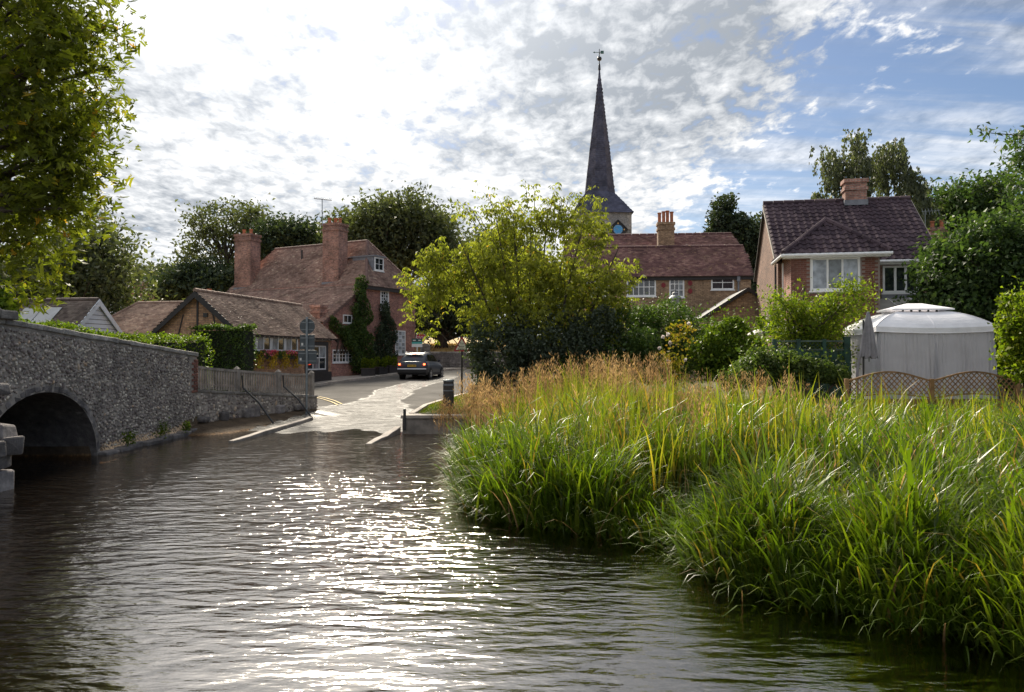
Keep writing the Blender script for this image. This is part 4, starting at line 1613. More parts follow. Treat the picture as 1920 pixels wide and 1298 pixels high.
# STOP sign (octagon) with agent board in front
D = 52.0
p = at(789, 640, D)
zb = hz(p.x, p.y)
t = thing('stop_sign', 'red octagonal STOP sign standing behind the agent board', 'road sign', (p.x, p.y, zb))
zc = at(789, 633.5, D).z
MB().lathe((p.x, p.y + .05, zb - .1), [(.035, 0), (.035, zc - zb + .2)], 10).build('post', M['galvanised'], t)
def octo(r, y):
    return [(p.x + r * math.cos(PI / 8 + k * PI / 4), y, zc + r * math.sin(PI / 8 + k * PI / 4)) for k in range(8)]
MB().prism(octo(.36, p.y), (0, .012, 0)).build('sign_border', M['sign_white'], t)
f_ = MB().prism(octo(.335, p.y - .004), (0, .003, 0)).build('sign_face', M['sign_red'], t)
text('STOP', .27, M['sign_white'], f_, (p.x, p.y - .007, zc - .02), (1, 0, 0), depth=.001)

D = 50.5
p = at(782, 660, D)
zb = hz(p.x, p.y)
t = thing('agent_board', 'green teal and white agent board on a white post by the red house', 'notice board', (p.x, p.y, zb))
MB().box((p.x - .035, p.y + .02, zb - .1), (p.x + .035, p.y + .09, at(782, 636, D).z)).build('post', M['white_paint'], t)
for (y0, y1, mt, nm) in ((635, 641.5, 'sign_green', 'top_panel'), (641.5, 645, 'sign_teal', 'middle_panel'), (645, 651, 'sign_white', 'lower_panel')):
    a, b = at(772, y1, D), at(792, y0, D)
    pn = MB().box((a.x, p.y - .01, a.z + .002), (b.x, p.y + .018, b.z)).build(nm, M[mt], t)
    if nm == 'top_panel':
        for u0, u1 in ((.12, .38), (.62, .86)):
            w = b.x - a.x
            MB().box((a.x + w * u0, p.y - .014, a.z + .08), (a.x + w * u1, p.y - .0102, a.z + .14)).build('print', M['sign_white'], pn)


# ================================================================ CAR
def build_car(pos, yaw):
    t = thing('parked_car', 'dark grey family car with lit brake lamps on the road', 'car', pos)
    t.name = 'hatchback_car'
    ORG[t.name] = Vector(pos)
    ca, sa = math.cos(yaw), math.sin(yaw)
    base = Vector(pos)

    class F:
        def __call__(s, x, y, z):
            return base + Vector((x * ca - y * sa, x * sa + y * ca, z))
    f = F()

    def rings(st):
        out_ = []
        for y, w, zb, zm, zt, wt in st:
            out_.append([(-w * .93, y, zb), (-w, y, zb + .18), (-w, y, zm), (-wt, y, zt), (-wt * .5, y, zt + .012), (wt * .5, y, zt + .012), (wt, y, zt), (w, y, zm), (w, y, zb + .18), (w * .93, y, zb)])
        return out_
    st = [(0.02, .76, .42, .80, 1.00, .70), (.10, .86, .32, .82, 1.05, .78), (.35, .895, .28, .84, 1.06, .83), (.9, .90, .26, .84, 1.06, .84), (1.7, .90, .24, .82, 1.04, .84),
          (2.6, .90, .24, .80, 1.01, .83), (3.25, .895, .24, .78, .98, .80), (3.8, .87, .26, .74, .90, .74), (4.2, .80, .30, .66, .78, .64), (4.36, .66, .38, .58, .68, .52)]
    body = MB(f).loft(rings(st)).build('body', M['car_paint'], t, smooth=True, bevel=0)
    # cabin
    g = [(.16, .79, 1.04, .77, 1.10), (.62, .80, 1.04, .60, 1.52), (1.2, .81, 1.03, .60, 1.585), (2.0, .81, 1.02, .60, 1.58), (2.45, .80, 1.00, .57, 1.53), (3.15, .77, .97, .70, 1.04)]
    rr = [[(-wb, y, zb), (-wt - (.03 if zt > 1.2 else 0), y, zb + (zt - zb) * .88), (-wt * .8, y, zt), (wt * .8, y, zt), (wt + (.03 if zt > 1.2 else 0), y, zb + (zt - zb) * .88), (wb, y, zb)] for y, wb, zb, wt, zt in g]
    MB(f).loft(rr).build('cabin', M['car_paint'], t, smooth=True)
    # glass a little proud of the cabin
    def lerp3(a, b, k): return tuple(a[i] + (b[i] - a[i]) * k for i in range(3))
    MB(f).add([(-.62, .245, 1.14), (.62, .245, 1.14), (.50, .545, 1.46), (-.50, .545, 1.46)], [(0, 1, 2, 3)]).build('rear_window', M['car_glass'], t)
    for s in (-1, 1):
        for (y0, y1, y2, y3, nm) in ((.75, 1.45, 1.42, .85, 'side_window'), (1.52, 2.75, 2.28, 1.49, 'side_window')):
            def wx(z): return s * (.818 - (z - 1.03) * .335)
            MB(f).poly([(wx(1.07), y0, 1.07), (wx(1.06), y1, 1.06), (wx(1.46), y2, 1.46), (wx(1.46), y3, 1.46)][::s]).build(nm, M['car_glass'], t)
        MB(f).tube([(s * .56, .72, 1.55), (s * .565, .85, 1.625), (s * .565, 2.1, 1.63), (s * .555, 2.3, 1.565)], .02, 6).build('roof_rail', M['car_silver'], t)
        # tail lamps wrap round the corner
        lm = MB(f).add([(s * .40, .025, .93), (s * .76, .045, .86), (s * .90, .32, .90), (s * .885, .42, .985), (s * .74, .075, 1.02), (s * .42, .04, .985)],
                       [(0, 1, 4, 5), (1, 2, 3, 4)]).build('tail_lamp', M['lamp_red'], t)
        MB(f).lathe((s * .745, .015, .895), [(.0, -.045), (.06, -.045), (.06, .045), (.0, .045)], 10).build('brake_bulb', M['brake_lamp'], lm)
        MB(f).add([(s * .87, 2.62, 1.02), (s * 1.02, 2.60, 1.02), (s * 1.03, 2.60, 1.14), (s * .87, 2.62, 1.14), (s * .87, 2.75, 1.02), (s * 1.0, 2.72, 1.03), (s * 1.0, 2.72, 1.13), (s * .87, 2.75, 1.14)],
                  [(0, 1, 2, 3), (4, 7, 6, 5), (1, 5, 6, 2), (3, 2, 6, 7), (0, 4, 5, 1)]).build('door_mirror', M['car_paint'], t)
        for y in (.86, 3.51):
            # arch liner
            wl = MB()
            def disc(r0, x0, x1, mat, name, parent, n=20):
                m = MB(f)
                vs = [(x, y + r0 * math.cos(2 * PI * k / n), .335 + r0 * math.sin(2 * PI * k / n)) for x in (x0, x1) for k in range(n)]
                m.add(vs, [tuple(range(n))[::-1], tuple(range(n, 2 * n))] + [(k, (k + 1) % n, n + (k + 1) % n, n + k) for k in range(n)])
                return m.build(name, mat, parent)
            disc(.40, s * .905, s * .91, M['car_black'], 'wheel_arch', t)
            ty = disc(.335, s * .70, s * .922, M['tyre'], 'wheel', t)
            rim = disc(.235, s * .9225, s * .927, M['car_black'], 'rim', ty)
            for k in range(5):
                a = 2 * PI * k / 5 + .3
                c_, s_ = math.cos(a), math.sin(a)
                m = MB(f)
                pts = []
                for rr_, hw in ((.02, .05), (.225, .06)):
                    pts += [(s * .934, y + rr_ * c_ - hw * s_, .335 + rr_ * s_ + hw * c_), (s * .934, y + rr_ * c_ + hw * s_, .335 + rr_ * s_ - hw * c_)]
                m.add([pts[0], pts[1], pts[3], pts[2]], [(0, 1, 2, 3)]).build('spoke', M['car_silver'], ty)
    # bumper, cladding, plate, spoiler with third lamp
    MB(f).add([(-.84, .06, .30), (.84, .06, .30), (.88, -.005, .42), (.86, -.01, .60), (-.86, -.01, .60), (-.88, -.005, .42), (-.86, .35, .30), (.86, .35, .30), (.905, .4, .60), (-.905, .4, .60)],
              [(0, 1, 2, 5), (5, 2, 3, 4), (1, 7, 8, 3), (1, 3, 2), (6, 0, 4, 9), (0, 5, 4), (4, 3, 8, 9)]).build('rear_bumper', M['car_black'], t)
    MB(f).add([(-.86, -.012, .602), (.86, -.012, .602), (.86, .01, .66), (-.86, .01, .66)], [(0, 1, 2, 3)]).build('bumper_trim', M['car_silver'], t)
    pl = MB(f).box((-.26, -.006, .75), (.26, .03, .87)).build('number_plate', M['plate_yellow'], t)
    for k in range(7):
        x = -.21 + k * .062 + (.03 if k > 3 else 0)
        MB(f).box((x, -.008, .785), (x + .032, -.0065, .835)).build('plate_mark', M['sign_black'], pl)
    MB(f).add([(-.56, .56, 1.555), (.56, .56, 1.555), (.53, .36, 1.50), (-.53, .36, 1.50), (-.53, .36, 1.525), (.53, .36, 1.525)], [(3, 2, 1, 0), (0, 1, 5, 4), (2, 3, 4, 5)]).build('spoiler', M['car_paint'], t)
    MB(f).box((-.13, .352, 1.502), (.13, .359, 1.523)).build('brake_bulb', M['brake_lamp'], t)
    for s in (-1, 1):
        MB(f).box((s * .9 - .012, 1.25, .26), (s * .9 + .012, 3.1, .40)).build('sill_trim', M['car_black'], t)
    return t


cp = at(772, 712, 44.6)
build_car((cp.x, cp.y, hz(cp.x, cp.y)), R(-9))

# ================================================================ RED HOUSE WITH THE TALL CHIMNEYS
def build_red_house():
    A, B = (-9.5, 49.0), (-6.8, 54.0)
    t = thing('red_brick_house', 'large red brick house with long tiled roof, two tall chimneys and ivy', 'house', (-11, 52, 0))
    f = Fr(A, B)                       # road facade, u away from the camera, v towards the road
    L = f.len
    zg = .6
    ze = 6.72
    inw = -f.v
    # ----- road facade with openings
    W1 = (*[f.uz(713, 600)[0], f.uz(729.5, 600)[0]], f.uz(721, 583)[1], f.uz(721, 544)[1])
    W2 = (*[f.uz(741, 640)[0], f.uz(760.5, 640)[0]], f.uz(750, 665)[1], f.uz(750, 620)[1])
    W3 = (*[f.uz(722, 640)[0], f.uz(730, 640)[0]], f.uz(726, 665)[1], f.uz(726, 628)[1])
    mb = MB(f)
    wall_open(mb, 0, L, zg, ze, [W1, W2, W3])
    # side and back walls
    back = 9.9
    mb.poly([(L, 0, zg), (L, -back, zg), (L, -back, ze), (L, 0, ze)])
    mb.poly([(L, -back, zg), (0, -back, zg), (0, -back, ze), (L, -back, ze)])
    mb.poly([(0, -back, zg), (0, 0, zg), (0, 0, ze), (0, -back, ze)])
    mb.build('wall', M['brick_red'], t)
    # lean-to end below the catslide: continues the facade plane towards the camera
    ex = 3.6
    w4 = (f.uz(642.5, 600)[0], f.uz(659, 600)[0], f.uz(650, 606)[1], f.uz(650, 590.5)[1])
    w5 = (f.uz(623.5, 670)[0], f.uz(661, 670)[0], f.uz(640, 680)[1], f.uz(640, 656)[1])
    zl = 4.15
    mb = MB(f)
    wall_open(mb, -ex, -.002, zg, zl, [w5])
    mb.poly([(-ex, 0, zl), (-.002, 0, zl), (-.002, 0, ze - .05)])
    mb.poly([(-ex, -back, zg), (-ex, 0, zg), (-ex, 0, zl), (-ex, -back, zl)])
    mb.poly([(0, -back, zg), (-ex, -back, zg), (-ex, -back, zl), (0, -back, ze - .1)])
    mb.build('wall', M['brick_red'], t)
    # string course over ground floor
    MB(f).box((L * .52, .002, 4.12), (L + .02, .05, 4.22)).build('string_course', M['brick_deep'], t)
    window(f, t, *W1, 3, 6, ft=.13, glass=[M['glass'], M['glass_net']])
    window(f, t, *W2, 3, 6, ft=.07, glass=[M['glass_net'], M['glass_blind']])
    window(f, t, *W3, 2, 6, ft=.07, glass=[M['glass_net'], M['glass_blind']])
    window(f, t, *w4, 2, 1, ft=.06, inset=-.005)
    window(f, t, *w5, 6, 3, ft=.07, glass=[M['glass'], M['glass_net'], M['glass']], split=[2, 4])
    # ----- roof: hip at the road end, long ridge, catslide on the camera side
    zr = 9.95
    mid = L / 2
    ov = .28
    RE, RL = (mid, -2.0, zr), (mid, -10.6, zr)        # ridge ends
    e0 = (-.05, ov, ze - .12)
    e1 = (L + ov, ov, ze - .12)
    e2 = (L + ov, -back - 2.6, ze - .12)
    cat_lo = -ex - .25
    zc = zl - .05
    P = lambda q: tuple(f(*q))
    slopes = {'hip': [e0, e1, RE], 'back': [e1, e2, RL, RE],
              'front': [(-.05, ov, ze - .12), RE, RL, (-.05, -back - 2.6, ze - .12)],
              'cat': [(cat_lo, .12, zc), (-.05, .12, ze - .135), (-.05, -back - 2.6, ze - .135), (cat_lo, -back - 2.9, zc)],
              'end': [e2, (-.05, -back - 2.6, ze - .12), RL]}
    for k, q in slopes.items():
        q = [P(a) for a in q]
        d = deck(q, M['dark_timber'], t, 'roof')
        tile_slope(q, 'roof_tiles', M['tile_red'], d, .20, .125, .026, .5, seed=len(k) + 3)
    # ridge and hip tiles
    def ridge(a, b, par=t, mat='tile_red', rr=.11, n=None):
        a, b = Vector(P(a)), Vector(P(b))
        n = n or int((b - a).length / .45)
        for i in range(n):
            p, q = a.lerp(b, i / n), a.lerp(b, (i + .94) / n)
            MB().tube([tuple(p), tuple(q)], [rr, rr * .93], 8).build('ridge_tile', M[mat], par)
    ridge(RE, RL)
    ridge(RE, e0)
    ridge(RE, e1)
    # eaves board
    MB(f).box((-.02, .16, ze - .36), (L + ov - .02, .26, ze - .145)).build('gutter', M['black_timber'], t)
    # verge of the catslide
    MB(f).add([(cat_lo, .10, zc - .03), (-.05, .10, ze - .17), (-.05, .135, ze - .17), (cat_lo, .135, zc - .03), (cat_lo, .10, zc - .2), (-.05, .10, ze - .34), (-.05, .135, ze - .34), (cat_lo, .135, zc - .2)],
              [(0, 1, 2, 3), (3, 2, 6, 7), (0, 3, 7, 4), (4, 7, 6, 5)]).build('verge_board', M['tile_red'], t)
    # dormer in the hip
    du0, dz0 = f.uz(702, 507, -.42)
    du1, dz1 = f.uz(719, 484, -.42)
    fd = f.sub(0, -.42)
    d = window(fd, t, du0, du1, dz0, dz1 - .02, 2, 2, ft=.09, inset=.03)
    d.name = 'dormer_window'
    ORG[d.name] = ORG[t.name]
    MB(f).box((du0 - .10, -2.2, dz0 - .1), (du0 - .01, -.45, dz1)).build('dormer_cheek', M['lead'], t)
    MB(f).box((du1 + .01, -2.2, dz0 - .1), (du1 + .08, -.45, dz1)).build('dormer_cheek', M['lead'], t)
    MB(f).box((du0 - .16, -3.0, dz1), (du1 + .14, -.30, dz1 + .09)).build('dormer_roof', M['lead'], t)
    # chimneys on the camera side slope
    def on_front(px, py, dz=0):
        """where a picture point meets the camera-side roof slopes"""
        best = None
        for key in ('front', 'cat'):
            q = [Vector(P(a)) for a in slopes[key]]
            n = (q[1] - q[0]).cross(q[2] - q[0])
            r_ = ray(px, py)
            s = (q[0] - Vector((0, 0, CAM_Z))).dot(n) / r_.dot(n)
            h = Vector((0, 0, CAM_Z)) + r_ * s
            u = (h - f.o).dot(f.u)
            if (key == 'front' and -.06 <= u <= mid + .3) or (key == 'cat' and u < -.04):
                best = h
        return best
    yaw = math.atan2(f.u.y, f.u.x) + PI / 2
    for px, pyb, pyt, wpx, np_ in ((617.5, 531, 420, 41, 3), (452.5, 541, 440, 43, 2)):
        h = on_front(px, pyb) or Vector(P((-.1, -4, ze)))
        c = h + Vector((f.u.x, f.u.y, 0)) * .55
        k = c.y / FPX
        zt = CAM_Z + (670 - pyt) * k
        chimney_stack(t, (c.x, c.y), wpx * k * .86, 1.05, h.z - .15, zt, yaw + .12, M['brick_chimney'], np_, .42)
    # stub chimney on the lean-to
    c = f(-ex + .35, -.75, 0)
    zt = CAM_Z + (670 - 577) * c.y / FPX
    chimney_stack(t, (c.x, c.y), .72, .62, 3.6, zt + .15, yaw, M['brick_chimney'], 0, 0, True)
    # flue pipe
    h = on_front(566, 486)
    if h:
        MB().lathe(tuple(h), [(.06, -.2), (.06, .55), (.09, .56), (.09, .62)], 8).build('flue_pipe', M['black_metal'], t)
    return t, f, on_front


RH, RF, RH_ON = build_red_house()

# aerial on the tall chimney
c = at(604.5, 412, 49.6)
t = thing('television_aerial', 'thin television aerial rising from the taller pair of chimney pots on the red house', 'aerial', tuple(c))
MB().tube([tuple(c + Vector((0, 0, -.4))), tuple(at(604, 373, 49.6))], .028, 6).build('mast', M['galvanised'], t)
a, b = at(589, 372.5, 49.6), at(622, 376, 49.6)
MB().tube([tuple(a), tuple(b)], .024, 6).build('boom', M['galvanised'], t)
for k in range(10):
    q = a.lerp(b, (k + .3) / 10)
    MB().tube([tuple(q + Vector((0, -.22, -.02))), tuple(q + Vector((0, .22, .16)))], .014, 5).build('element', M['galvanised'], t)


# ================================================================ TEA ROOM (TAN BRICK, LOW)
def build_tearoom():
    C, E = (-11.7, 32.7), (-9.9, 42.0)
    f = Fr(C, E)
    L = f.len
    w = 3.75
    zg, ze = .5, 3.26
    za = 4.85
    t = thing('tan_brick_cottage', 'single storey tan brick cottage with tiled gable roof and white window strip', 'cottage', (-11.7, 34, .5))
    u0, u1 = f.uz(448, 640)[0], f.uz(557, 640)[0]
    zt, zb = f.uz(448, 622)[1], f.uz(448, 658.5)[1]
    strip_ = (max(u0, .1), u1, zb, zt)
    s0, s1 = f.uz(574, 660)[0], f.uz(611.5, 660)[0]
    shop = (s0, s1, f.uz(592, 694)[1], f.uz(592, 648)[1])
    mb = MB(f)
    wall_open(mb, 0, L, zg, ze, [strip_, shop])
    mb.poly([(0, -w, zg), (0, 0, zg), (0, 0, ze), (0, -w / 2, za - .1), (0, -w, ze)])
    mb.poly([(L, 0, zg), (L, -w, zg), (L, -w, ze), (L, -w / 2, za - .1), (L, 0, ze)])
    mb.poly([(L, -w, zg), (0, -w, zg), (0, -w, ze), (L, -w, ze)])
    mb.build('wall', M['brick_tan'], t)
    MB(f).box((L - 2.6, .002, zg - .1), (L + .003, .03, 1.22)).build('plinth', M['black_timber'], t)
    MB(f).box((L + .003, -w, zg - .1), (L + .03, .03, 1.22)).build('plinth', M['black_timber'], t)
    # strip window: four pairs of casements
    a, b, c, d = strip_
    k = (b - a) / 4
    for i in range(4):
        window(f, t, a + k * i + .01, a + k * (i + 1) - .01, c, d, 2, 1, ft=.095, bar=.07, glass=[M['glass_net'], M['glass'], M['glass_net']], sill=False, inset=-.0)
    MB(f).box((a - .05, -.02, c - .07), (b + .05, .09, c - .004)).build('sill', M['white_paint'], t)
    # shop window in a black surround
    a, b, c, d = shop
    MB(f).box((a - .16, .002, c - .22), (b + .16, .05, c - .004)).box((a - .16, .002, d + .004), (b + .16, .06, d + .2)).box((a - .16, .002, c), (a - .004, .05, d)) \
        .box((b + .004, .002, c), (b + .16, .05, d)).build('window_surround', M['black_timber'], t)
    window(f, t, *shop, 3, 2, ft=.07, bar=.05, glass=[M['glass'], M['glass_net']], sill=False)
    sg = MB(f).box((f.uz(586, 635)[0], .002, f.uz(598, 639.5)[1]), (f.uz(610, 635)[0], .03, f.uz(598, 630.5)[1])).build('name_board', M['render_grey'], t)
    m = f((f.uz(586, 635)[0] + f.uz(610, 635)[0]) / 2, .034, f.uz(598, 635)[1])
    text('TEA ROOM', .20, M['sign_black'], sg, m, f.u, depth=.001)
    # roof
    ov = .30
    s = (za - ze) / (w / 2)
    fr_ = [(-.22, ov, ze - s * ov), (L + .2, ov, ze - s * ov), (L + .2, -w / 2, za), (-.22, -w / 2, za)]
    bk = [(-.22, -w - ov, ze - s * ov), (L + .2, -w - ov, ze - s * ov), (L + .2, -w / 2, za), (-.22, -w / 2, za)]
    for q in (fr_, bk):
        q = [tuple(f(*p)) for p in q]
        dk = deck(q, M['black_timber'], t, 'roof', .09)
        tile_slope(q, 'roof_tiles', M['tile_brown'], dk, .17, .105, .022, .5, seed=5)
    n = int((L + .4) / .4)
    for i in range(n):
        a, b = f(-.22 + (L + .42) * i / n, -w / 2, za + .02), f(-.22 + (L + .42) * (i + .94) / n, -w / 2, za + .02)
        MB().tube([tuple(a), tuple(b)], [.10, .09], 8).build('ridge_tile', M['tile_brown'], t)
    # barge boards on both gables
    for u in (-.235, L + .215):
        for sgn in (0, 1):
            v0 = ov if sgn == 0 else -w - ov
            z0 = ze - s * ov
            pts = [(u, v0, z0 - .03), (u, -w / 2, za - .03), (u, -w / 2, za - .30), (u, v0, z0 - .24)]
            MB(f).prism(pts, (-.035 if u < 0 else .035, 0, 0)).build('barge_board', M['black_timber'], t)
    # timbers on the gable and rafter ends under the eaves
    MB(f).box((-.03, -w / 2 - .04, 3.0), (-.002, -w / 2 + .04, za - .25)).build('gable_post', M['black_timber'], t)
    for dv in (-1, 1):
        MB(f).prism([(-.028, -w / 2 + dv * .95, 2.9), (-.028, -w / 2 + dv * .95 + .05, 2.9), (-.028, -w / 2 + dv * .70 + .05, 3.85), (-.028, -w / 2 + dv * .70, 3.85)], (.026, 0, 0)).build('gable_brace', M['black_timber'], t)
    MB(f).box((-.04, -w / 2 + .28, 3.72), (-.002, -w / 2 + .48, 3.9)).build('vent', M['black_metal'], t)
    for i in range(22):
        u = .1 + i * (L - .1) / 22
        MB(f).box((u, .02, ze - s * ov - .12 + .01), (u + .05, ov - .02, ze - s * ov - .04)).build('rafter_end', M['grey_timber'], t)
    # trough of trailing flowers below the strip window
    a, b, c, d = strip_
    tr = thing('flower_trough', 'long window trough of pink flowers and trailing yellow leaves on the tan cottage', 'window box', tuple(f((a + b) / 2, .2, c - .35)))
    MB(f).box((a + .05, .03, c - .36), (b - .05, .26, c - .12)).build('trough', M['dark_timber'], tr)
    r = np.random.default_rng(4)

    def cloud(name, mat, n, zlo, zhi, size, vlo=.02, vhi=.42, hang=0, wid=.6, gate=None):
        u = r.uniform(a, b, n)
        if gate is not None:
            u = u[np.sin(u * gate + 1.0) + r.normal(0, .35, n) > 0]
        m_ = len(u)
        zt_ = zlo + (zhi - zlo) * r.random(m_) ** (0.7)
        v = r.uniform(vlo, vhi, m_)
        C_ = np.array([f(x, y, z) for x, y, z in zip(u, v, zt_)])
        V = leaf_verts(r, C_, size, unit(r, m_) + np.array([0, 0, -hang]), .4, wid)
        np_obj(name, V, quads(m_), M[mat], tr, r.random(m_))
    cloud('trailing_leaves', 'leaf_trail', 2600, c - .80, c - .02, .10, .16, .40, 2.0, .45, 5.2)
    cloud('leaves', 'leaf_ivy', 1300, c - .30, c + .02, .10)
    cloud('flowers', 'petal_pink', 900, c - .22, c + .06, .085, .1, .44, 0, .9, 3.1)
    return t, f


TR, TF = build_tearoom()


# ================================================================ LEFT ROOFS BEHIND THE BRIDGE
def gable_house(name, label, p0, p1, w, zg, ze, za, wallmat, tilemat_, seed=1, tw=.2, g=.13, ov=.2, ridge_mat=None, gablemat=None):
    """simple gabled range: facade p0->p1, depth w behind it"""
    f = Fr(p0, p1)
    L = f.len
    t = thing(name, label, 'house', tuple(f(L / 2, -w / 2, zg)))
    mb = MB(f)
    mb.poly([(0, 0, zg), (L, 0, zg), (L, 0, ze), (0, 0, ze)])
    mb.poly([(L, -w, zg), (0, -w, zg), (0, -w, ze), (L, -w, ze)])
    mb.build('wall', M[wallmat], t)
    for u in (0, L):
        q = [(u, -w, zg), (u, 0, zg), (u, 0, ze), (u, -w / 2, za - .08), (u, -w, ze)]
        MB(f).poly(q if u == 0 else q[::-1]).build('gable_wall', M[gablemat or wallmat], t)
    s = (za - ze) / (w / 2)
    for sg in (0, 1):
        v = ov if sg == 0 else -w - ov
        q = [(-ov, v, ze - s * ov), (L + ov, v, ze - s * ov), (L + ov, -w / 2, za), (-ov, -w / 2, za)]
        q = [tuple(f(*p)) for p in q]
        dk = deck(q, M['dark_timber'], t, 'roof', .08)
        tile_slope(q, 'roof_tiles', M[tilemat_], dk, tw, g, .022, .5, seed=seed + sg)
    n = max(2, int((L + 2 * ov) / .45))
    for i in range(n):
        a, b = f(-ov + (L + 2 * ov) * i / n, -w / 2, za + .02), f(-ov + (L + 2 * ov) * (i + .94) / n, -w / 2, za + .02)
        MB().tube([tuple(a), tuple(b)], [.10, .09], 8).build('ridge_tile', M[ridge_mat or tilemat_], t)
    return t, f


# boarded gable, seen over the hedge
def build_boarded():
    # near gable faces right-forward; ridge runs off to the left
    ap = at(161, 562, 33.0)
    f = Fr((ap.x - 11.0, ap.y + .1), (ap.x, ap.y - 1.9))      # camera-side eaves line, u to the right
    w = 4.2
    L = f.len
    za = ap.z
    ze = za - 1.95
    t, f = gable_house('boarded_outbuilding', 'tiled outbuilding with a pale blue weatherboarded gable behind the bridge hedge', tuple(f.o.xy), tuple(f(L, 0, 0).xy), w, .6, ze, za,
                       'brick_tan', 'tile_grey', 21, .19, .13, .12, None, 'lead')  # darker wall colour in the board gaps stands in for shadow lines
    # weatherboards on the right-hand gable
    k = 0
    z = ze - .6
    while z < za - .3:
        hw = (w / 2 if z < ze else w / 2 * (za - z) / (za - ze)) - .1
        hw2 = max((w / 2 if z + .2 < ze else w / 2 * max(za - z - .2, .02) / (za - ze)) - .1, .02)
        MB(f).prism([(L + .045, -w / 2 - hw, z), (L + .045, -w / 2 + hw, z), (L + .03, -w / 2 + hw2, z + .165), (L + .03, -w / 2 - hw2, z + .165)], (-.018, 0, 0)).build('weatherboard', M['weatherboard'], t)
        z += .19
    s = (za - ze) / (w / 2)
    for sg in (-1, 1):
        pts = [(L + .13, -w / 2 + sg * (w / 2 + .14), ze - s * .14), (L + .13, -w / 2, za + .03), (L + .13, -w / 2, za - .26), (L + .13, -w / 2 + sg * (w / 2 - .08), ze - s * .14)]
        MB(f).prism(pts, (.035, 0, 0)).build('barge_board', M['weatherboard'], t)
    # roof sheet of pale panels
    def on(u, k_, h=.05):
        n_ = .78
        return f(u, .12 - k_ * (w / 2 + .12), ze - s * .12 + k_ * (za - ze + s * .12) + h)
    u0, u1 = f.uz(25, 590, -w * .25)[0], f.uz(104, 575, -w * .3)[0]
    for i in range(2):
        a, b = u0 + (u1 - u0) * i / 2 + .02, u0 + (u1 - u0) * (i + 1) / 2 - .02
        MB().prism([tuple(on(a, .18)), tuple(on(b, .18)), tuple(on(b, .80)), tuple(on(a, .80))], (0, -.01, .03)).build('roof_panel', M['skylight'], t)
    return t


build_boarded()


def hip_roof_house(name, label, c0, c1, w, zg, ze, za, wallmat, tmat, hipl=True, hipr=True, seed=31, ins=None):
    f = Fr(c0, c1)
    L = f.len
    t = thing(name, label, 'house', tuple(f(L / 2, -w / 2, zg)))
    mb = MB(f)
    for q in ([(0, 0), (L, 0)], [(L, 0), (L, -w)], [(L, -w), (0, -w)], [(0, -w), (0, 0)]):
        (a, b), (c, d) = q
        mb.poly([(a, b, zg), (c, d, zg), (c, d, ze), (a, b, ze)])
    mb.build('wall', M[wallmat], t)
    ins = ins or w / 2
    r0, r1 = (ins if hipl else 0, -w / 2, za), (L - ins if hipr else L, -w / 2, za)
    o = .2
    z = ze - .15
    sl = [[(-o, o, z), (L + o, o, z), r1, r0], [(L + o, -w - o, z), (-o, -w - o, z), r0, r1], [(-o, -w - o, z), (-o, o, z), r0], [(L + o, o, z), (L + o, -w - o, z), r1]]
    for i, q in enumerate(sl):
        q = [tuple(f(*p)) for p in q]
        dk = deck(q, M['dark_timber'], t, 'roof', .08)
        tile_slope(q, 'roof_tiles', M[tmat], dk, .2, .13, .024, .6, seed=seed + i)
    for a, b in ((r0, r1), (r0, (-o, o, z)), (r1, (L + o, o, z))):
        a, b = f(*a), f(*b)
        n = max(2, int((b - a).length / .45))
        for i in range(n):
            MB().tube([tuple(a.lerp(b, i / n)), tuple(a.lerp(b, (i + .94) / n))], [.1, .09], 8).build('ridge_tile', M[tmat], t)
    return t, f


a = at(262, 568, 40)
t_, f_ = hip_roof_house('low_hipped_house', 'low house with brown hipped tile roof between the boarded gable and the tan cottage', (at(132, 620, 38).x, 38.4), (-13.0, 37.0), 5.6, .6, 3.0,
                        a.z + .05, 'brick_tan', 'tile_brown', True, False, 31, 1.5)
c = at(342, 560, 43)
t_, f_ = gable_house('rear_cottage', 'rear cottage roof with a small chimney behind the low hipped house', (at(318, 600, 44).x, 45.6), (at(420, 600, 44).x, 44.6), 3.0, .6, 3.3, at(350, 562, 46).z, 'brick_tan', 'tile_brown', 41)
chimney_stack(t_, (c.x + .3, c.y + 2.6), .78, .6, at(340, 566, 44).z - .5, at(342, 545, 44.2).z, .1, M['brick_chimney'], 2, .24, True)
DH = 92
hx = at(262, 545, DH)
t_, f_ = gable_house('distant_gabled_house', 'small distant house with a white edged red gable among the trees', (hx.x - .2, DH), (hx.x + 1.6, DH + 4), 2.0, 3.0, at(270, 556, DH).z, at(268, 531, DH).z + .2, 'brick_red', 'tile_red', 51)
for sg in (-1, 1):
    ww = 2.0
    MB(f_).prism([(-.22, -ww / 2 + sg * (ww / 2 + .2), at(270, 556, DH).z - .2), (-.22, -ww / 2, at(268, 531, DH).z + .18), (-.22, -ww / 2, at(268, 531, DH).z - .1), (-.22, -ww / 2 + sg * (ww / 2 - .05), at(270, 556, DH).z - .2)], (-.05, 0, 0)).build('barge_board', M['white_paint'], t_)

# ================================================================ CHALET HOUSE ON THE RIGHT
brickmat('brick_side', (0.27, 0.145, 0.10), (0.15, 0.076, 0.058), (0.25, 0.20, 0.165))


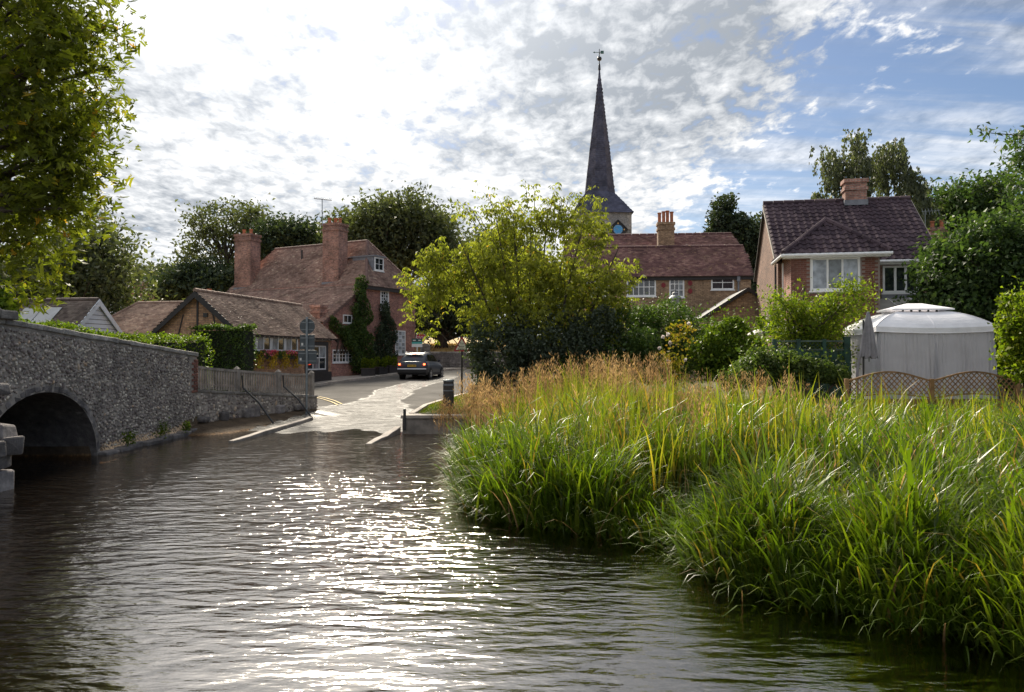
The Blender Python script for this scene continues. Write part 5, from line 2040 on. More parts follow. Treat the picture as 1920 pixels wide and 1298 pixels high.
def build_right_house():
    r = np.random.default_rng(8)
    A = (10.75, 31.0)
    dx, dy = math.cos(R(-11)), math.sin(R(-11))
    Wd = 5.9
    f = Fr(A, (A[0] + dx * Wd, A[1] + dy * Wd))
    dep = 7.0
    zg, ze, zr = .9, 6.05, 8.86
    t = thing('chalet_house', 'brick house with dark pantiled roof and projecting hipped bay', 'house', (13, 31, .9))
    bw0, bw1, bd = f.uz(1483, 520, 2.4)[0], f.uz(1650, 520, 2.4)[0], 2.4          # bay extent along u, its projection
    fb = f.sub(0, bd)
    wl0, wl1 = f.uz(1655, 520)[0], f.uz(1722, 520)[0]
    WL = (wl0, wl1, f.uz(1690, 549)[1], f.uz(1690, 498)[1])
    mb = MB(f)
    wall_open(mb, 0, Wd, zg, ze, [WL])
    mb.poly([(0, -dep, zg), (0, 0, zg), (0, 0, ze), (0, -dep / 2, zr - .1), (0, -dep, ze)])
    mb.poly([(Wd, 0, zg), (Wd, -dep, zg), (Wd, -dep, ze), (Wd, -dep / 2, zr - .1), (Wd, 0, ze)])
    mb.poly([(Wd, -dep, zg), (0, -dep, zg), (0, -dep, ze), (Wd, -dep, ze)])
    mb.build('wall', M['brick_side'], t)
    # bay walls
    bu = lambda px, py: fb.uz(px, py)
    BWN = (bu(1519, 515)[0], bu(1613, 515)[0], bu(1566, 545)[1], bu(1566, 482)[1])
    MB(fb).poly([(bw0, -bd, zg), (bw0, 0, zg), (bw0, 0, ze), (bw0, -bd, ze)]).build('bay_side_wall', M['brick_deep'], t)
    MB(fb).poly([(bw1, 0, zg), (bw1, -bd, zg), (bw1, -bd, ze), (bw1, 0, ze)]).build('bay_side_wall', M['brick_deep'], t)
    mb = MB(fb)
    wall_open(mb, bw0, bw1, zg, ze, [BWN])
    bf = mb.build('bay_wall', plain('mortar_light', (0.27, 0.22, 0.20), .95, .2, 5), t)
    # single bricks of the bay front
    protos = []
    for L in (.213, .102):
        m = MB().box((-L / 2, -.014, 0), (L / 2, 0, .063)).build('brick', M['brick_piece'])
        protos.append(m.data)
        bpy.data.objects.remove(m)
    rot = Matrix((f.u, -f.v, Vector((0, 0, 1)))).transposed().to_4x4()
    allb = []
    z = 2.4
    row = 0
    while z < ze - .12:
        u = bw0 + (.0 if row % 2 else .056)
        if row % 2 == 0:
            allb.append((bw0 + .001, z, 1))
            u = bw0 + .112
        while u + .21 < bw1:
            allb.append((u, z, 0))
            u += .2255
        z += .0752
        row += 1
    keep = []
    for u, z, k in allb:
        L = .213 if k == 0 else .102
        if u < BWN[1] + .01 and u + L > BWN[0] - .01 and z < BWN[3] + .01 and z + .063 > BWN[2] - .06:
            continue
        keep.append((u, z, k, L))
    keep.sort(key=lambda q: -q[1])
    VV, FF = [], []
    for i, (u, z, k, L) in enumerate(keep):
        c = fb(u + L / 2, r.normal(0, .0012), z)
        if i < 300:
            o = bpy.data.objects.new('brick', protos[k])
            COL.objects.link(o)
            o.parent = bf
            m4 = rot.copy()
            m4.translation = c - ORG[t.name]
            o.matrix_local = m4
        else:
            b = len(VV)
            VV += [fb(u + a * L, v * .0125, z + e * .063) for a in (0, 1) for v in (0, 1) for e in (0, 1)]
            FF += [tuple(b + j for j in q) for q in ((2, 6, 7, 3), (0, 4, 6, 2), (1, 3, 7, 5), (0, 2, 3, 1), (4, 5, 7, 6))]
    if VV:
        mm = MB()
        mm.v, mm.f = VV, FF
        o = mm.build('brickwork', M['brick_piece'], bf)
        o['kind'] = 'stuff'
    window(fb, t, *BWN, 3, 1, frame=M['upvc'], ft=.09, bar=.07, glass=[M['glass_blind'], M['glass_net']], inset=.05)
    MB(fb).box((BWN[0] - .03, .015, BWN[3] - .02), (BWN[1] + .03, .16, BWN[3] + .18)).build('shutter_box', M['upvc'], t, bevel=.02)
    for u in (BWN[0] + .03, BWN[1] - .09):
        MB(fb).box((u, .0135, BWN[2] + .02), (u + .06, .05, BWN[3] - .03)).build('shutter_rail', M['upvc'], t)
    window(f, t, *WL, 3, 1, frame=M['upvc'], ft=.08, bar=.09, inset=.05)
    MB(f).box((WL[0] - .05, .0, WL[2] - .3), (WL[1] + .1, .06, WL[2] - .065)).build('lead_apron', M['lead'], t)
    # ---- roofs
    s = (zr - ze) / (dep / 2)
    ov = .32
    e_ = ze - s * ov
    main = [(-.12, ov, e_), (Wd + .12, ov, e_), (Wd + .12, -dep / 2, zr), (-.12, -dep / 2, zr)]
    back = [(-.12, -dep - ov, e_), (Wd + .12, -dep - ov, e_), (Wd + .12, -dep / 2, zr), (-.12, -dep / 2, zr)]
    bmid = (bw0 + bw1) / 2
    hb = (bw1 - bw0) / 2 + ov
    bs = s * 1.0
    zbr = e_ + bs * hb
    apx = (bmid, bd + ov - hb, zbr)
    # bay ridge meets the main slope where z = zbr
    vm = ov - (zbr - e_) / s
    meet = (bmid, vm, zbr)
    lo = lambda u: (u, ov, e_)
    hipf = [(bw0 - ov, bd + ov, e_), (bw1 + ov, bd + ov, e_), apx]
    left = [(bw0 - ov, bd + ov, e_), apx, meet, lo(bw0 - ov)]
    right = [(bw1 + ov, bd + ov, e_), apx, meet, lo(bw1 + ov)]
    n_single = 0
    # pantile prototype: S wave across, lapped down the slope
    def pantile(tw, gl):
        vs, fs = [], []
        prof = [(-.5, .008), (-.36, .042), (-.2, .060), (-.04, .042), (.1, .010), (.3, .0), (.5, .005)]
        for k, (dv, dz) in enumerate(((-.03, .042), (gl + .03, 0.0))):
            vs += [(x * tw, dv, z + dz) for x, z in prof]
        n = len(prof)
        vs += [(x * tw, -.03, z + .0) for x, z in prof]
        fs = [(i, i + 1, n + i + 1, n + i) for i in range(n - 1)] + [(2 * n + i, 2 * n + i + 1, i + 1, i) for i in range(n - 1)]
        me = bpy.data.meshes.new('roof_tile')
        me.from_pydata(vs, [], fs)
        me.materials.append(M['tile_concrete'])
        return me
    TW, GL = .29, .325
    pm = pantile(TW, GL)
    cnt = [0]

    def lay(pts, parent, clip=None, own=True):
        P = [f(*p) for p in pts]
        n = (P[1] - P[0]).cross(P[2] - P[0]).normalized()
        if n.z < 0:
            n = -n
        u = Vector((-n.y, n.x, 0)).normalized()
        v = n.cross(u)
        q = [((p - P[0]).dot(u), (p - P[0]).dot(v)) for p in P]
        u0, u1 = min(a for a, _ in q), max(a for a, _ in q)
        v0, v1 = min(b for _, b in q), max(b for _, b in q)
        rt = Matrix((u, v, n)).transposed().to_4x4()
        VV, FF = [], []
        b = v0
        while b < v1 - .05:
            a = u0 + TW / 2
            while a < u1 + TW * .4:
                ok = bool(in_poly2(q, [a], [b + GL * .45])[0])
                w = P[0] + u * a + v * (b + GL * .5)
                if ok and not (clip and clip(w)):
                    c = P[0] + u * a + v * b + n * (.012 + r.normal(0, .003))
                    if own and cnt[0] < 300:
                        o = bpy.data.objects.new('roof_tile', pm)
                        COL.objects.link(o)
                        o.parent = parent
                        m4 = rt @ Matrix.Rotation(r.normal(0, .008), 4, 'Z')
                        m4.translation = c - ORG[t.name]
                        o.matrix_local = m4
                        cnt[0] += 1
                    else:
                        k = len(VV)
                        VV += [c + (rt.to_3x3() @ p.co) for p in pm.vertices]
                        FF += [tuple(k + i for i in p.vertices) for p in pm.polygons]
                a += TW
            b += GL
        if VV:
            mm = MB()
            mm.v, mm.f = VV, FF
            o = mm.build('roof_tiling', M['tile_concrete'], parent)
            o['kind'] = 'stuff'

    def under_bay(w):
        d = w - f.o
        u, v = d.dot(f.u), d.dot(f.v)
        # bay roof height at this place
        zb_ = e_ + bs * (hb - abs(u - bmid)) if abs(u - bmid) < hb else -9
        return zb_ > w.z + .12
    Q = lambda pts: [tuple(f(*p)) for p in pts]
    dk = deck(Q(hipf), M['dark_timber'], t, 'bay_roof', .06)
    lay(hipf, dk)
    dk = deck(Q(main), M['dark_timber'], t, 'roof', .06)
    lay(main, dk, under_bay)
    dk = deck(Q(back), M['dark_timber'], t, 'roof', .06)
    lay(back, dk, None, False)
    for q in (left, right):
        dk = deck(Q(q), M['dark_timber'], t, 'bay_roof', .06)
        lay(q, dk, None, False)

    def ridge(a, b, mat='tile_concrete'):
        a, b = f(*a), f(*b)
        n = max(2, int((b - a).length / .42))
        for i in range(n):
            MB().tube([tuple(a.lerp(b, i / n)), tuple(a.lerp(b, (i + .94) / n))], [.12, .11], 8).build('ridge_tile', M[mat], t)
    up = lambda p, d=.05: (p[0], p[1], p[2] + d)
    ridge(up(main[3]), up(main[2]))
    ridge(up(apx), up(hipf[0]))
    ridge(up(apx), up(hipf[1]))
    ridge(up(apx), up(meet))
    # verge, gutters, downpipe
    for u in (-.15, Wd + .12):
        MB(f).prism([(u, ov, e_ - .02), (u, -dep / 2, zr - .02), (u, -dep / 2, zr - .17), (u, ov, e_ - .17)], (.03, 0, 0)).build('verge_board', M['pale_slab'], t)

    def gutter(a, b):
        a, b = f(*a), f(*b)
        MB().tube([tuple(a), tuple(b)], .062, 8).build('gutter', M['upvc'], t)
        d = (b - a).normalized()
        s_ = Vector((d.y, -d.x, 0))
    zq = e_ - .03
    gutter((bw0 - ov - .02, bd + ov + .04, zq), (bw1 + ov + .02, bd + ov + .04, zq))
    gutter((bw0 - ov - .03, bd + ov, zq), (bw0 - ov - .03, ov - .2, zq))
    gutter((bw1 + ov, ov + .05, zq - .02), (Wd + .1, ov + .05, zq - .02))
    MB(f).box((bw0 - ov + .02, bd - .0, e_ - .13), (bw1 + ov - .02, bd + ov - .03, e_ - .06)).build('soffit', M['upvc'], t)
    MB(f).box((bw1 + ov, .0, e_ - .16), (Wd, ov - .02, e_ - .06)).build('soffit', M['upvc'], t)
    a = f(-.10, .04, 0)
    MB().tube([(a.x, a.y, zg), (a.x, a.y, e_ - .05)], .04, 8).build('downpipe', M['black_metal'], t)
    a = f(bw0 - .06, .9, 0)
    MB().tube([(a.x, a.y, zg), (a.x, a.y, e_ - .1)], .035, 8).build('downpipe', M['upvc'], t)
    # chimney on the ridge
    c = f(f.uz(1601, 370, -dep / 2)[0], -dep / 2 + .1, 0)
    chimney_stack(t, (c.x, c.y), .88, .6, zr - .22, CAM_Z + (670 - 337) * c.y / FPX, R(-11), M['brick_chimney'], 0)
    # lean-to conservatory roof
    cv = thing('conservatory', 'lean-to conservatory with a grey panelled roof against the brick house', 'conservatory', tuple(f(Wd * .8, 1.5, zg)))
    z0, z1 = f.uz(1690, 560)[1], f.uz(1690, 590, 2.6)[1]
    x0, x1 = bw1 + .06, Wd + .6
    for i in range(4):
        a, b = x0 + (x1 - x0) * i / 4, x0 + (x1 - x0) * (i + 1) / 4
        MB(f).add([(a + .02, .07, z0), (b - .02, .07, z0), (b - .02, 2.6, z1), (a + .02, 2.6, z1), (a + .02, .07, z0 - .03), (b - .02, .07, z0 - .03), (b - .02, 2.6, z1 - .03), (a + .02, 2.6, z1 - .03)],
                  [(0, 1, 2, 3), (7, 6, 5, 4), (2, 6, 7, 3), (0, 3, 7, 4), (1, 5, 6, 2)]).build('roof_panel', M['poly_roof'], cv)
        MB(f).add([(a - .02, .07, z0 + .03), (a + .018, .07, z0 + .03), (a + .018, 2.62, z1 + .03), (a - .02, 2.62, z1 + .03), (a - .02, .07, z0 - .05), (a + .018, .07, z0 - .05), (a + .018, 2.62, z1 - .05), (a - .02, 2.62, z1 - .05)],
                  [(0, 1, 2, 3), (2, 6, 7, 3), (0, 3, 7, 4), (1, 5, 6, 2)]).build('glazing_bar', M['upvc'], cv)
    MB(f).box((x0 - .02, 2.58, z1 - .16), (x1, 2.68, z1 - .055)).build('gutter', M['upvc'], cv)
    for i in range(5):
        u = x0 + (x1 - x0 - .1) * i / 4
        MB(f).box((u, 2.52, zg), (u + .09, 2.6, z1 - .16)).build('post', M['upvc'], cv)
        if i < 4:
            MB(f).box((u + .1, 2.55, zg + .7), (u + (x1 - x0 - .1) / 4 - .01, 2.565, z1 - .17)).build('pane', M['glass_net'], cv)
    MB(f).box((x0, 2.5, zg), (x1, 2.6, zg + .69)).build('dwarf_wall', M['brick_deep'], cv)
    return t


build_right_house()

# neighbour behind, only its chimney and roof show
t_, f_ = gable_house('neighbour_house', 'neighbouring house behind the trees with a two pot brick chimney', (at(1700, 600, 47).x, 47.5), (at(1900, 600, 45).x, 46), 6, 1.5, 6.2, at(1760, 462, 50).z, 'brick_deep', 'tile_plum', 61)
c = at(1757, 440, 46.5)
chimney_stack(t_, (c.x, c.y), 1.0, .7, at(1757, 475, 46.5).z - .3, at(1757, 428, 46.5).z, -.1, M['brick_chimney'], 2, .5)
a = at(1735, 440, 46)
t = thing('television_aerial', 'thin television aerial beside the two pot chimney behind the trees', 'aerial', (a.x, a.y, at(1735, 470, 46).z))
MB().tube([(a.x, a.y, at(1735, 470, 46).z - .3), (a.x, a.y, at(1735, 394, 46).z)], .02, 6).build('mast', M['galvanised'], t)
MB().tube([tuple(at(1728, 397, 46)), tuple(at(1762, 395, 46))], .015, 6).build('boom', M['galvanised'], t)
for k in range(6):
    q = at(1730 + 6 * k, 397, 46)
    MB().tube([tuple(q + Vector((0, -.1, -.2))), tuple(q + Vector((0, .1, .2)))], .009, 5).build('element', M['galvanised'], t)


# ================================================================ LONG BRICK COTTAGES BELOW THE CHURCH
def build_cottages():
    p0 = at(1085, 600, 46.6)
    f = Fr((p0.x, 46.6), (p0.x + 10.3 * math.cos(R(-5)), 46.6 + 10.3 * math.sin(R(-5))))
    u1 = f.uz(1408, 520)[0]
    zg, ze, zr = 1.0, 7.05, 8.95
    dep = 2.3
    t = thing('long_brick_cottages', 'long yellow brown brick cottage with plum tiled roofs below the church', 'cottage', (9, 47, 1))
    WN = [(1175, 1230, 556, 520.5, 5, 2), (1254.8, 1283, 558, 518.8, 3, 3), (1333.5, 1376.5, 543.5, 516.2, 2, 2), (1100, 1142, 557, 521, 4, 2)]
    ops = []
    for x0, x1, y0, y1, c, r_ in WN:
        m = (x0 + x1) / 2
        ops.append((f.uz(x0, 540)[0], f.uz(x1, 540)[0], f.uz(m, y0)[1], f.uz(m, y1)[1]))
    mb = MB(f)
    wall_open(mb, 0, u1, zg, ze, ops)
    mb.poly([(u1, 0, zg), (u1, -7, zg), (u1, -7, ze), (u1, -dep, zr - .1), (u1, 0, ze)])
    mb.poly([(0, -7, zg), (0, 0, zg), (0, 0, ze), (0, -dep, zr - .1), (0, -7, ze)])
    mb.build('wall', M['brick_yellow'], t)
    for o, (x0, x1, y0, y1, c, r_) in zip(ops, WN):
        window(f, t, *o, c, r_, ft=.085, bar=.045, glass=[M['glass'], M['glass'], M['glass_net']])
    s = (zr - ze) / dep
    fr_ = [(-.1, .22, ze - .2), (u1 + .12, .22, ze - .2), (u1 + .05, -dep, zr), (-.1, -dep, zr)]
    # fall behind the front ridge, then the higher rear range
    zr2 = at(1240, 442, 53.2).z
    ub = f.uz(1372, 440, -6.8)[0]
    rr_ = [(-1, -dep - .6, zr - .6), (ub + .3, -dep - .6, zr - .6), (ub, -6.8, zr2), (-1, -6.8, zr2)]
    rb = [(-1, -11.4, zr - .6), (ub + .3, -11.4, zr - .6), (ub, -6.8, zr2), (-1, -6.8, zr2)]
    bk = [(-.1, -dep - .62, zr - .6), (u1 + .05, -dep - .62, zr - .6), (u1 + .05, -dep, zr), (-.1, -dep, zr)]
    for i, q in enumerate((fr_, rr_, rb, bk)):
        q = [tuple(f(*p)) for p in q]
        dk = deck(q, M['dark_timber'], t, 'roof', .09)
        tile_slope(q, 'roof_tiles', M['tile_plum'], dk, .2, .13, .026, .6, seed=71 + i)
    MB(f).poly([(ub + .25, -11.2, zg), (ub + .25, -dep - .7, zg), (ub + .25, -dep - .7, zr - .65), (ub, -6.8, zr2 - .1), (ub + .25, -11.2, zr - .65)][::-1]).build('gable_wall', M['brick_yellow'], t)
    for a, b in (((-.1, -dep, zr + .02), (u1 + .05, -dep, zr + .02)), ((-1, -6.8, zr2 + .02), (ub, -6.8, zr2 + .02))):
        a, b = f(*a), f(*b)
        n = int((b - a).length / .5)
        for i in range(n):
            MB().tube([tuple(a.lerp(b, i / n)), tuple(a.lerp(b, (i + .94) / n))], [.10, .095], 8).build('ridge_tile', M['tile_plum'], t)
    MB(f).box((-.1, .02, ze - .42), (u1 + .1, .12, ze - .24)).build('gutter', M['black_timber'], t)
    ud = f.uz(1384, 530)[0]
    MB(f).box((ud - .09, .02, ze - .55), (ud + .09, .18, ze - .2)).build('rainwater_head', M['lead'], t)
    a = f(ud, .1, 0)
    MB().tube([(a.x, a.y, zg), (a.x, a.y, ze - .5)], .055, 8).build('downpipe', M['lead'], t)
    for px, py in ((1294, 531), (1294, 546), (1244, 535)):
        u, z = f.uz(px, py)
        mb = MB(f)
        ring = [(u + .12 * math.cos(k * PI / 6) * (1 + .2 * (k % 2)), .004, z + .14 * math.sin(k * PI / 6) * (1 + .2 * (k % 2))) for k in range(12)]
        mb.prism(ring, (0, .04, 0)).build('wall_ornament', M['flower_red'], t)
    c = f(f.uz(1248, 450, -3.4)[0], -3.4, 0)
    k = c.y / FPX
    chimney_stack(t, (c.x, c.y), 1.02, .8, zr - .35, CAM_Z + (670 - 418) * k, R(-5), M['brick_yellow'], 4, .78)
    return t, f


LC, LF = build_cottages()

# outbuilding gable in front of them
ap = at(1402, 543, 37)
f = Fr((at(1322, 600, 38.2).x, 38.2), (at(1322, 600, 38.2).x + 4.4 * math.cos(R(-6)), 38.2 + 4.4 * math.sin(R(-6))))
t = thing('garden_outbuilding', 'brown brick outbuilding with pale corrugated roof behind the shrubs', 'outbuilding', tuple(f(2.2, -2, 1)))
za, zl = at(1402, 543, 38).z, at(1326, 592, 38).z
mu = f.uz(1402, 560)[0]
mb = MB(f)
mb.poly([(0, 0, .9), (mu * 2, 0, .9), (mu * 2, 0, zl), (mu, 0, za), (0, 0, zl)])
mb.poly([(0, -5, .9), (0, 0, .9), (0, 0, zl), (0, -5, zl)])
mb.poly([(mu * 2, 0, .9), (mu * 2, -5, .9), (mu * 2, -5, zl), (mu * 2, 0, zl)])
mb.build('gable_wall', M['brick_yellow'], t)
for sg in (-1, 1):
    for i in range(6):
        v0, v1 = .12 - i * .85, .12 - (i + 1) * .85 + .02
        e = (mu + sg * (mu + .15), zl - .12)
        pts = []
        n = 14
        m2 = MB(f)
        vs = []
        for k in range(n + 1):
            v = v0 + (v1 - v0) * k / n
            h = .02 * math.sin(k * PI * 2 * 5 / n)
            vs += [(mu, v, za + .07 + h), (e[0], v, e[1] + .05 + h)]
        m2.add(vs, [(2 * k, 2 * k + 1, 2 * k + 3, 2 * k + 2) for k in range(n)])
        m2.build('roof_sheet', M['corrugated'], t)
    MB(f).prism([(mu, .10, za + .10), (mu + sg * (mu + .18), .10, zl - .06), (mu + sg * (mu + .18), .10, zl - .24), (mu, .10, za - .10)], (0, .04, 0)).build('barge_board', M['black_timber'], t)

# lamp standing in front of the cottages
p = at(1266, 560, 34)
zb = hz(p.x, p.y)
t = thing('lantern_post', 'old street lantern with a domed cap showing above the dark shrub', 'street lamp', (p.x, p.y, zb))
zc = at(1266, 560, 34).z
MB().lathe((p.x, p.y, zb), [(.10, 0), (.10, .5), (.06, .6), (.05, zc - zb - .75), (.08, zc - zb - .7), (.03, zc - zb - .62)], 10).build('post', M['black_metal'], t)
MB().lathe((p.x, p.y, zc), [(.14, -.62), (.26, -.03)], 4, PI / 4).build('lantern_glass', M['glass_net'], t)
MB().lathe((p.x, p.y, zc), [(.30, -.03), (.30, .0), (.22, .09), (.12, .16), (.10, .20), (.14, .22), (.10, .27), (.04, .30), (.05, .36), (.01, .44)], 12).build('cap', M['lead'], t)


# ================================================================ CHURCH
def build_church():
    Y = 77.2
    xr = at(1184, 430, Y).x
    w = 5.75
    xl = xr - w
    t = thing('church_tower', 'flint church tower with a tall dark shingled spire and blue clock', 'church', (xl + w / 2, Y + w / 2, 3))
    ze = at(1150, 397, Y).z
    zg = 2.5
    f = Fr((xl, Y), (xr, Y))
    slit = (f.uz(1126.5, 425)[0], f.uz(1133.5, 425)[0], f.uz(1130, 434)[1], f.uz(1130, 415)[1])
    mb = MB(f)
    wall_open(mb, 0, w, zg, ze, [slit], depth=.3)
    mb.poly([(0, -w, zg), (0, 0, zg), (0, 0, ze), (0, -w, ze)])
    mb.poly([(w, 0, zg), (w, -w, zg), (w, -w, ze), (w, 0, ze)])
    mb.poly([(w, -w, zg), (0, -w, zg), (0, -w, ze), (w, -w, ze)])
    mb.build('wall', M['brick_church'], t)
    for a, b in ((slit[0] - .16, slit[0]), (slit[1], slit[1] + .16)):
        for k in range(4):
            h = (slit[3] - slit[2]) / 4
            MB(f).box((a - .06 * (k % 2) * (1 if a < slit[0] - .1 else 0), -.25, slit[2] + h * k), (b + .06 * (k % 2) * (1 if a >= slit[0] - .1 and a > slit[0] else 0), .02, slit[2] + h * (k + 1) - .01)).build('jamb_stone', M['coping'], t)
    MB(f).box((slit[0], -.28, slit[2]), (slit[1], -.24, slit[3])).build('louvre', M['black_timber'], t)
    # quoins
    for u0, u1 in ((w - .42, w + .02),):
        z = zg + 6
        k = 0
        while z < ze - .3:
            MB(f).box((u0 + (.16 if k % 2 else 0), -.3, z), (u1, .02, z + .27)).build('quoin', M['stone'], t)
            z += .29
            k += 1
    # spire: square skirt to octagon, then a slender spire
    cx, cy = w / 2, -w / 2
    zo = at(1125, 365, Y + w / 2).z
    ro = 27.5 * (Y + w / 2) / FPX / math.cos(PI / 8)
    o = .22
    sq = [(-o, o), (w + o, o), (w + o, -w - o), (-o, -w - o)]
    oc = [(cx + ro * math.cos(PI / 8 + k * PI / 4), cy + ro * math.sin(PI / 8 + k * PI / 4)) for k in range(8)]
    # order: front side (v max) first
    def near(p): return min(range(8), key=lambda k: math.dist(oc[k], p))
    P = lambda q, z: tuple(f(q[0], q[1], z))
    idx = sorted(range(8), key=lambda k: math.atan2(oc[k][1] - cy, oc[k][0] - cx))
    ang = [math.atan2(oc[k][1] - cy, oc[k][0] - cx) for k in idx]
    front = [k for k in range(8) if oc[k][1] - cy > ro * .8]
    front.sort(key=lambda k: oc[k][0])
    rightk = sorted([k for k in range(8) if oc[k][0] - cx > ro * .8], key=lambda k: -oc[k][1])
    backk = sorted([k for k in range(8) if oc[k][1] - cy < -ro * .8], key=lambda k: -oc[k][0])
    leftk = sorted([k for k in range(8) if oc[k][0] - cx < -ro * .8], key=lambda k: oc[k][1])
    sides = [front, rightk, backk, leftk]
    polys = []
    for i, sd in enumerate(sides):
        a, b = sq[i], sq[(i + 1) % 4]
        polys.append([P(a, ze - .1), P(b, ze - .1), P(oc[sd[1]], zo), P(oc[sd[0]], zo)])
        nx = sides[(i + 1) % 4]
        polys.append([P(b, ze - .1), P(oc[nx[0]], zo), P(oc[sd[1]], zo)])
    mb = MB()
    for q in polys:
        mb.poly(q)
    sk = mb.build('spire_skirt', M['shingle'], t)
    for i, q in enumerate(polys):
        if i in (0, 1, 6, 7):
            tile_slope(q, 'shingles', M['shingle'], sk, .22, .17, .03, .4, seed=81 + i)
    zt = at(1120, 126, Y + w / 2).z
    lv = [(zo, 1.0), (zo + .5 * (zt - zo) * .06, .965), (zo + (zt - zo) * .35, .66), (zo + (zt - zo) * .7, .30), (zo + (zt - zo) * .92, .085), (zt, .03)]
    rings = [[P((cx + (oc[k][0] - cx) * s, cy + (oc[k][1] - cy) * s), z) for k in range(8)] for z, s in lv]
    mb = MB()
    mb.loft(rings)
    sp = mb.build('spire', M['shingle'], t)
    for a in range(len(lv) - 1):
        for k in range(8):
            mid = (oc[k][1] + oc[(k + 1) % 8][1]) / 2 - cy
            if mid > -ro * .3 and a < 4:
                q = [rings[a][k], rings[a][(k + 1) % 8], rings[a + 1][(k + 1) % 8], rings[a + 1][k]]
                tile_slope(q, 'shingles', M['shingle'], sp, .20, .20, .010, .3, seed=90 + a * 8 + k)
    # finial and weather vane
    c = f(cx, cy, 0)
    MB().lathe((c.x, c.y, zt - .3), [(.14, 0), (.10, .5), (.05, .7), (.05, .95), (.20, 1.02), (.26, 1.18), (.20, 1.34), (.05, 1.40), (.035, 2.2)], 12).build('finial', M['black_metal'], t)
    vz = zt + 1.55
    MB().box((c.x - .5, c.y - .02, vz - .025), (c.x + .15, c.y + .02, vz + .025)).add([(c.x - .68, c.y, vz), (c.x - .48, c.y, vz + .1), (c.x - .48, c.y, vz - .1)], [(0, 1, 2)]) \
        .box((c.x + .12, c.y - .02, vz - .15), (c.x + .46, c.y + .02, vz + .17)).box((c.x - .02, c.y - .5, vz - .35), (c.x + .02, c.y + .5, vz - .30)).build('weather_vane', plain('copper', (.03, .10, .08), .5, .3, 6), t)
    # clock
    uc, zc = f.uz(1158.5, 431)
    hd = .98
    ck = MB(f).prism([(uc - hd, .02, zc), (uc, .02, zc - hd), (uc + hd, .02, zc), (uc, .02, zc + hd)], (0, .10, 0)).build('clock_case', M['black_timber'], t)
    for i in range(4):
        a, b = [(uc - hd, zc), (uc, zc - hd), (uc + hd, zc), (uc, zc + hd)][i], [(uc, zc - hd), (uc + hd, zc), (uc, zc + hd), (uc - hd, zc)][i]
        p, q = Vector(f(a[0], .15, a[1])), Vector(f(b[0], .15, b[1]))
        MB().tube([tuple(p), tuple(q)], .055, 5).build('case_rim', M['black_timber'], ck)
    ring = [(uc + .47 * math.cos(k * PI / 16), .125, zc + .47 * math.sin(k * PI / 16)) for k in range(32)]
    MB(f).prism(ring, (0, .02, 0)).build('clock_dial', M['clock_blue'], ck)
    for k in range(12):
        a = k * PI / 6
        MB(f).prism([(uc + r_ * math.cos(a + d), .146, zc + r_ * math.sin(a + d)) for r_, d in ((.36, -.05), (.44, -.05), (.44, .05), (.36, .05))], (0, .004, 0)).build('hour_mark', M['gold'], ck)
    for a, L in ((2.75, .24), (2.62, .36)):
        d, n = (math.cos(a), math.sin(a)), (-math.sin(a), math.cos(a))
        MB(f).prism([(uc + n[0] * .02, .152, zc + n[1] * .02), (uc - n[0] * .02, .152, zc - n[1] * .02), (uc + d[0] * L, .152, zc + d[1] * L)], (0, .004, 0)).build('clock_hand', M['gold'], ck)
    for dx_, dz_ in ((0, .62), (.62, 0), (-.62, 0)):
        MB(f).box((uc + dx_ - .06, .122, zc + dz_ - .07), (uc + dx_ + .06, .16, zc + dz_ + .07)).build('case_ornament', M['gold'], ck)
    return t


build_church()

# churchyard wall along the road, stone pier at its end
t = thing('churchyard_wall', 'low dark stone wall between the road and the dry churchyard grass', 'wall', (0, 57, 1.2))
r = np.random.default_rng(12)
wx0, wx1 = -6.3, 16.0
for x in np.arange(wx0, wx1, 2.2):
    z = hz(x, 56.5)
    MB().box((x, 56.0, z - .5), (x + 2.2, 56.4, z + 1.0)).build('wall_length', M['stone_dark'], t)
x = wx0
while x < 6:
    L = r.uniform(.35, .6)
    stone_obj('coping_stone', t, M['coping'], (x + L / 2, 56.2, hz(x, 56.5) + 1.05), (1, 0, 0), (0, -1, 0), L - .02, .48, .13, r, .03)
    x += L
for row in range(7):
    x = wx0 + .1 * row
    while x < 3:
        L = r.uniform(.18, .38)
        stone_obj('stone', t, M['stone_dark'], (x + L / 2, 55.99, hz(x, 56.5) + .06 + row * .14), (1, 0, 0), (0, -1, 0), L - .025, .06, .12, r, .015)
        x += L
t = thing('stone_pier', 'rounded top stone gate pier beside the red house', 'gate pier', tuple(at(798, 675, 54.5)))
c = at(798, 660, 54.5)
zb = hz(c.x, c.y) - .1
zt = at(798, 645, 54.5).z
for k in range(5):
    h = (zt - zb - .2) / 5
    stone_obj('pier_stone', t, M['stone'], (c.x, c.y, zb + h * (k + .5)), (1, 0, 0), (0, -1, 0), .60, .55, h - .015, r, .03)
mb = MB()
pts = [(c.x + .32 * math.cos(a), c.y - .29, zt - .2 + .24 * math.sin(a)) for a in [PI * k / 8 for k in range(9)]]
mb.prism(pts, (0, .58, 0)).build('cap_stone', M['stone'], t)

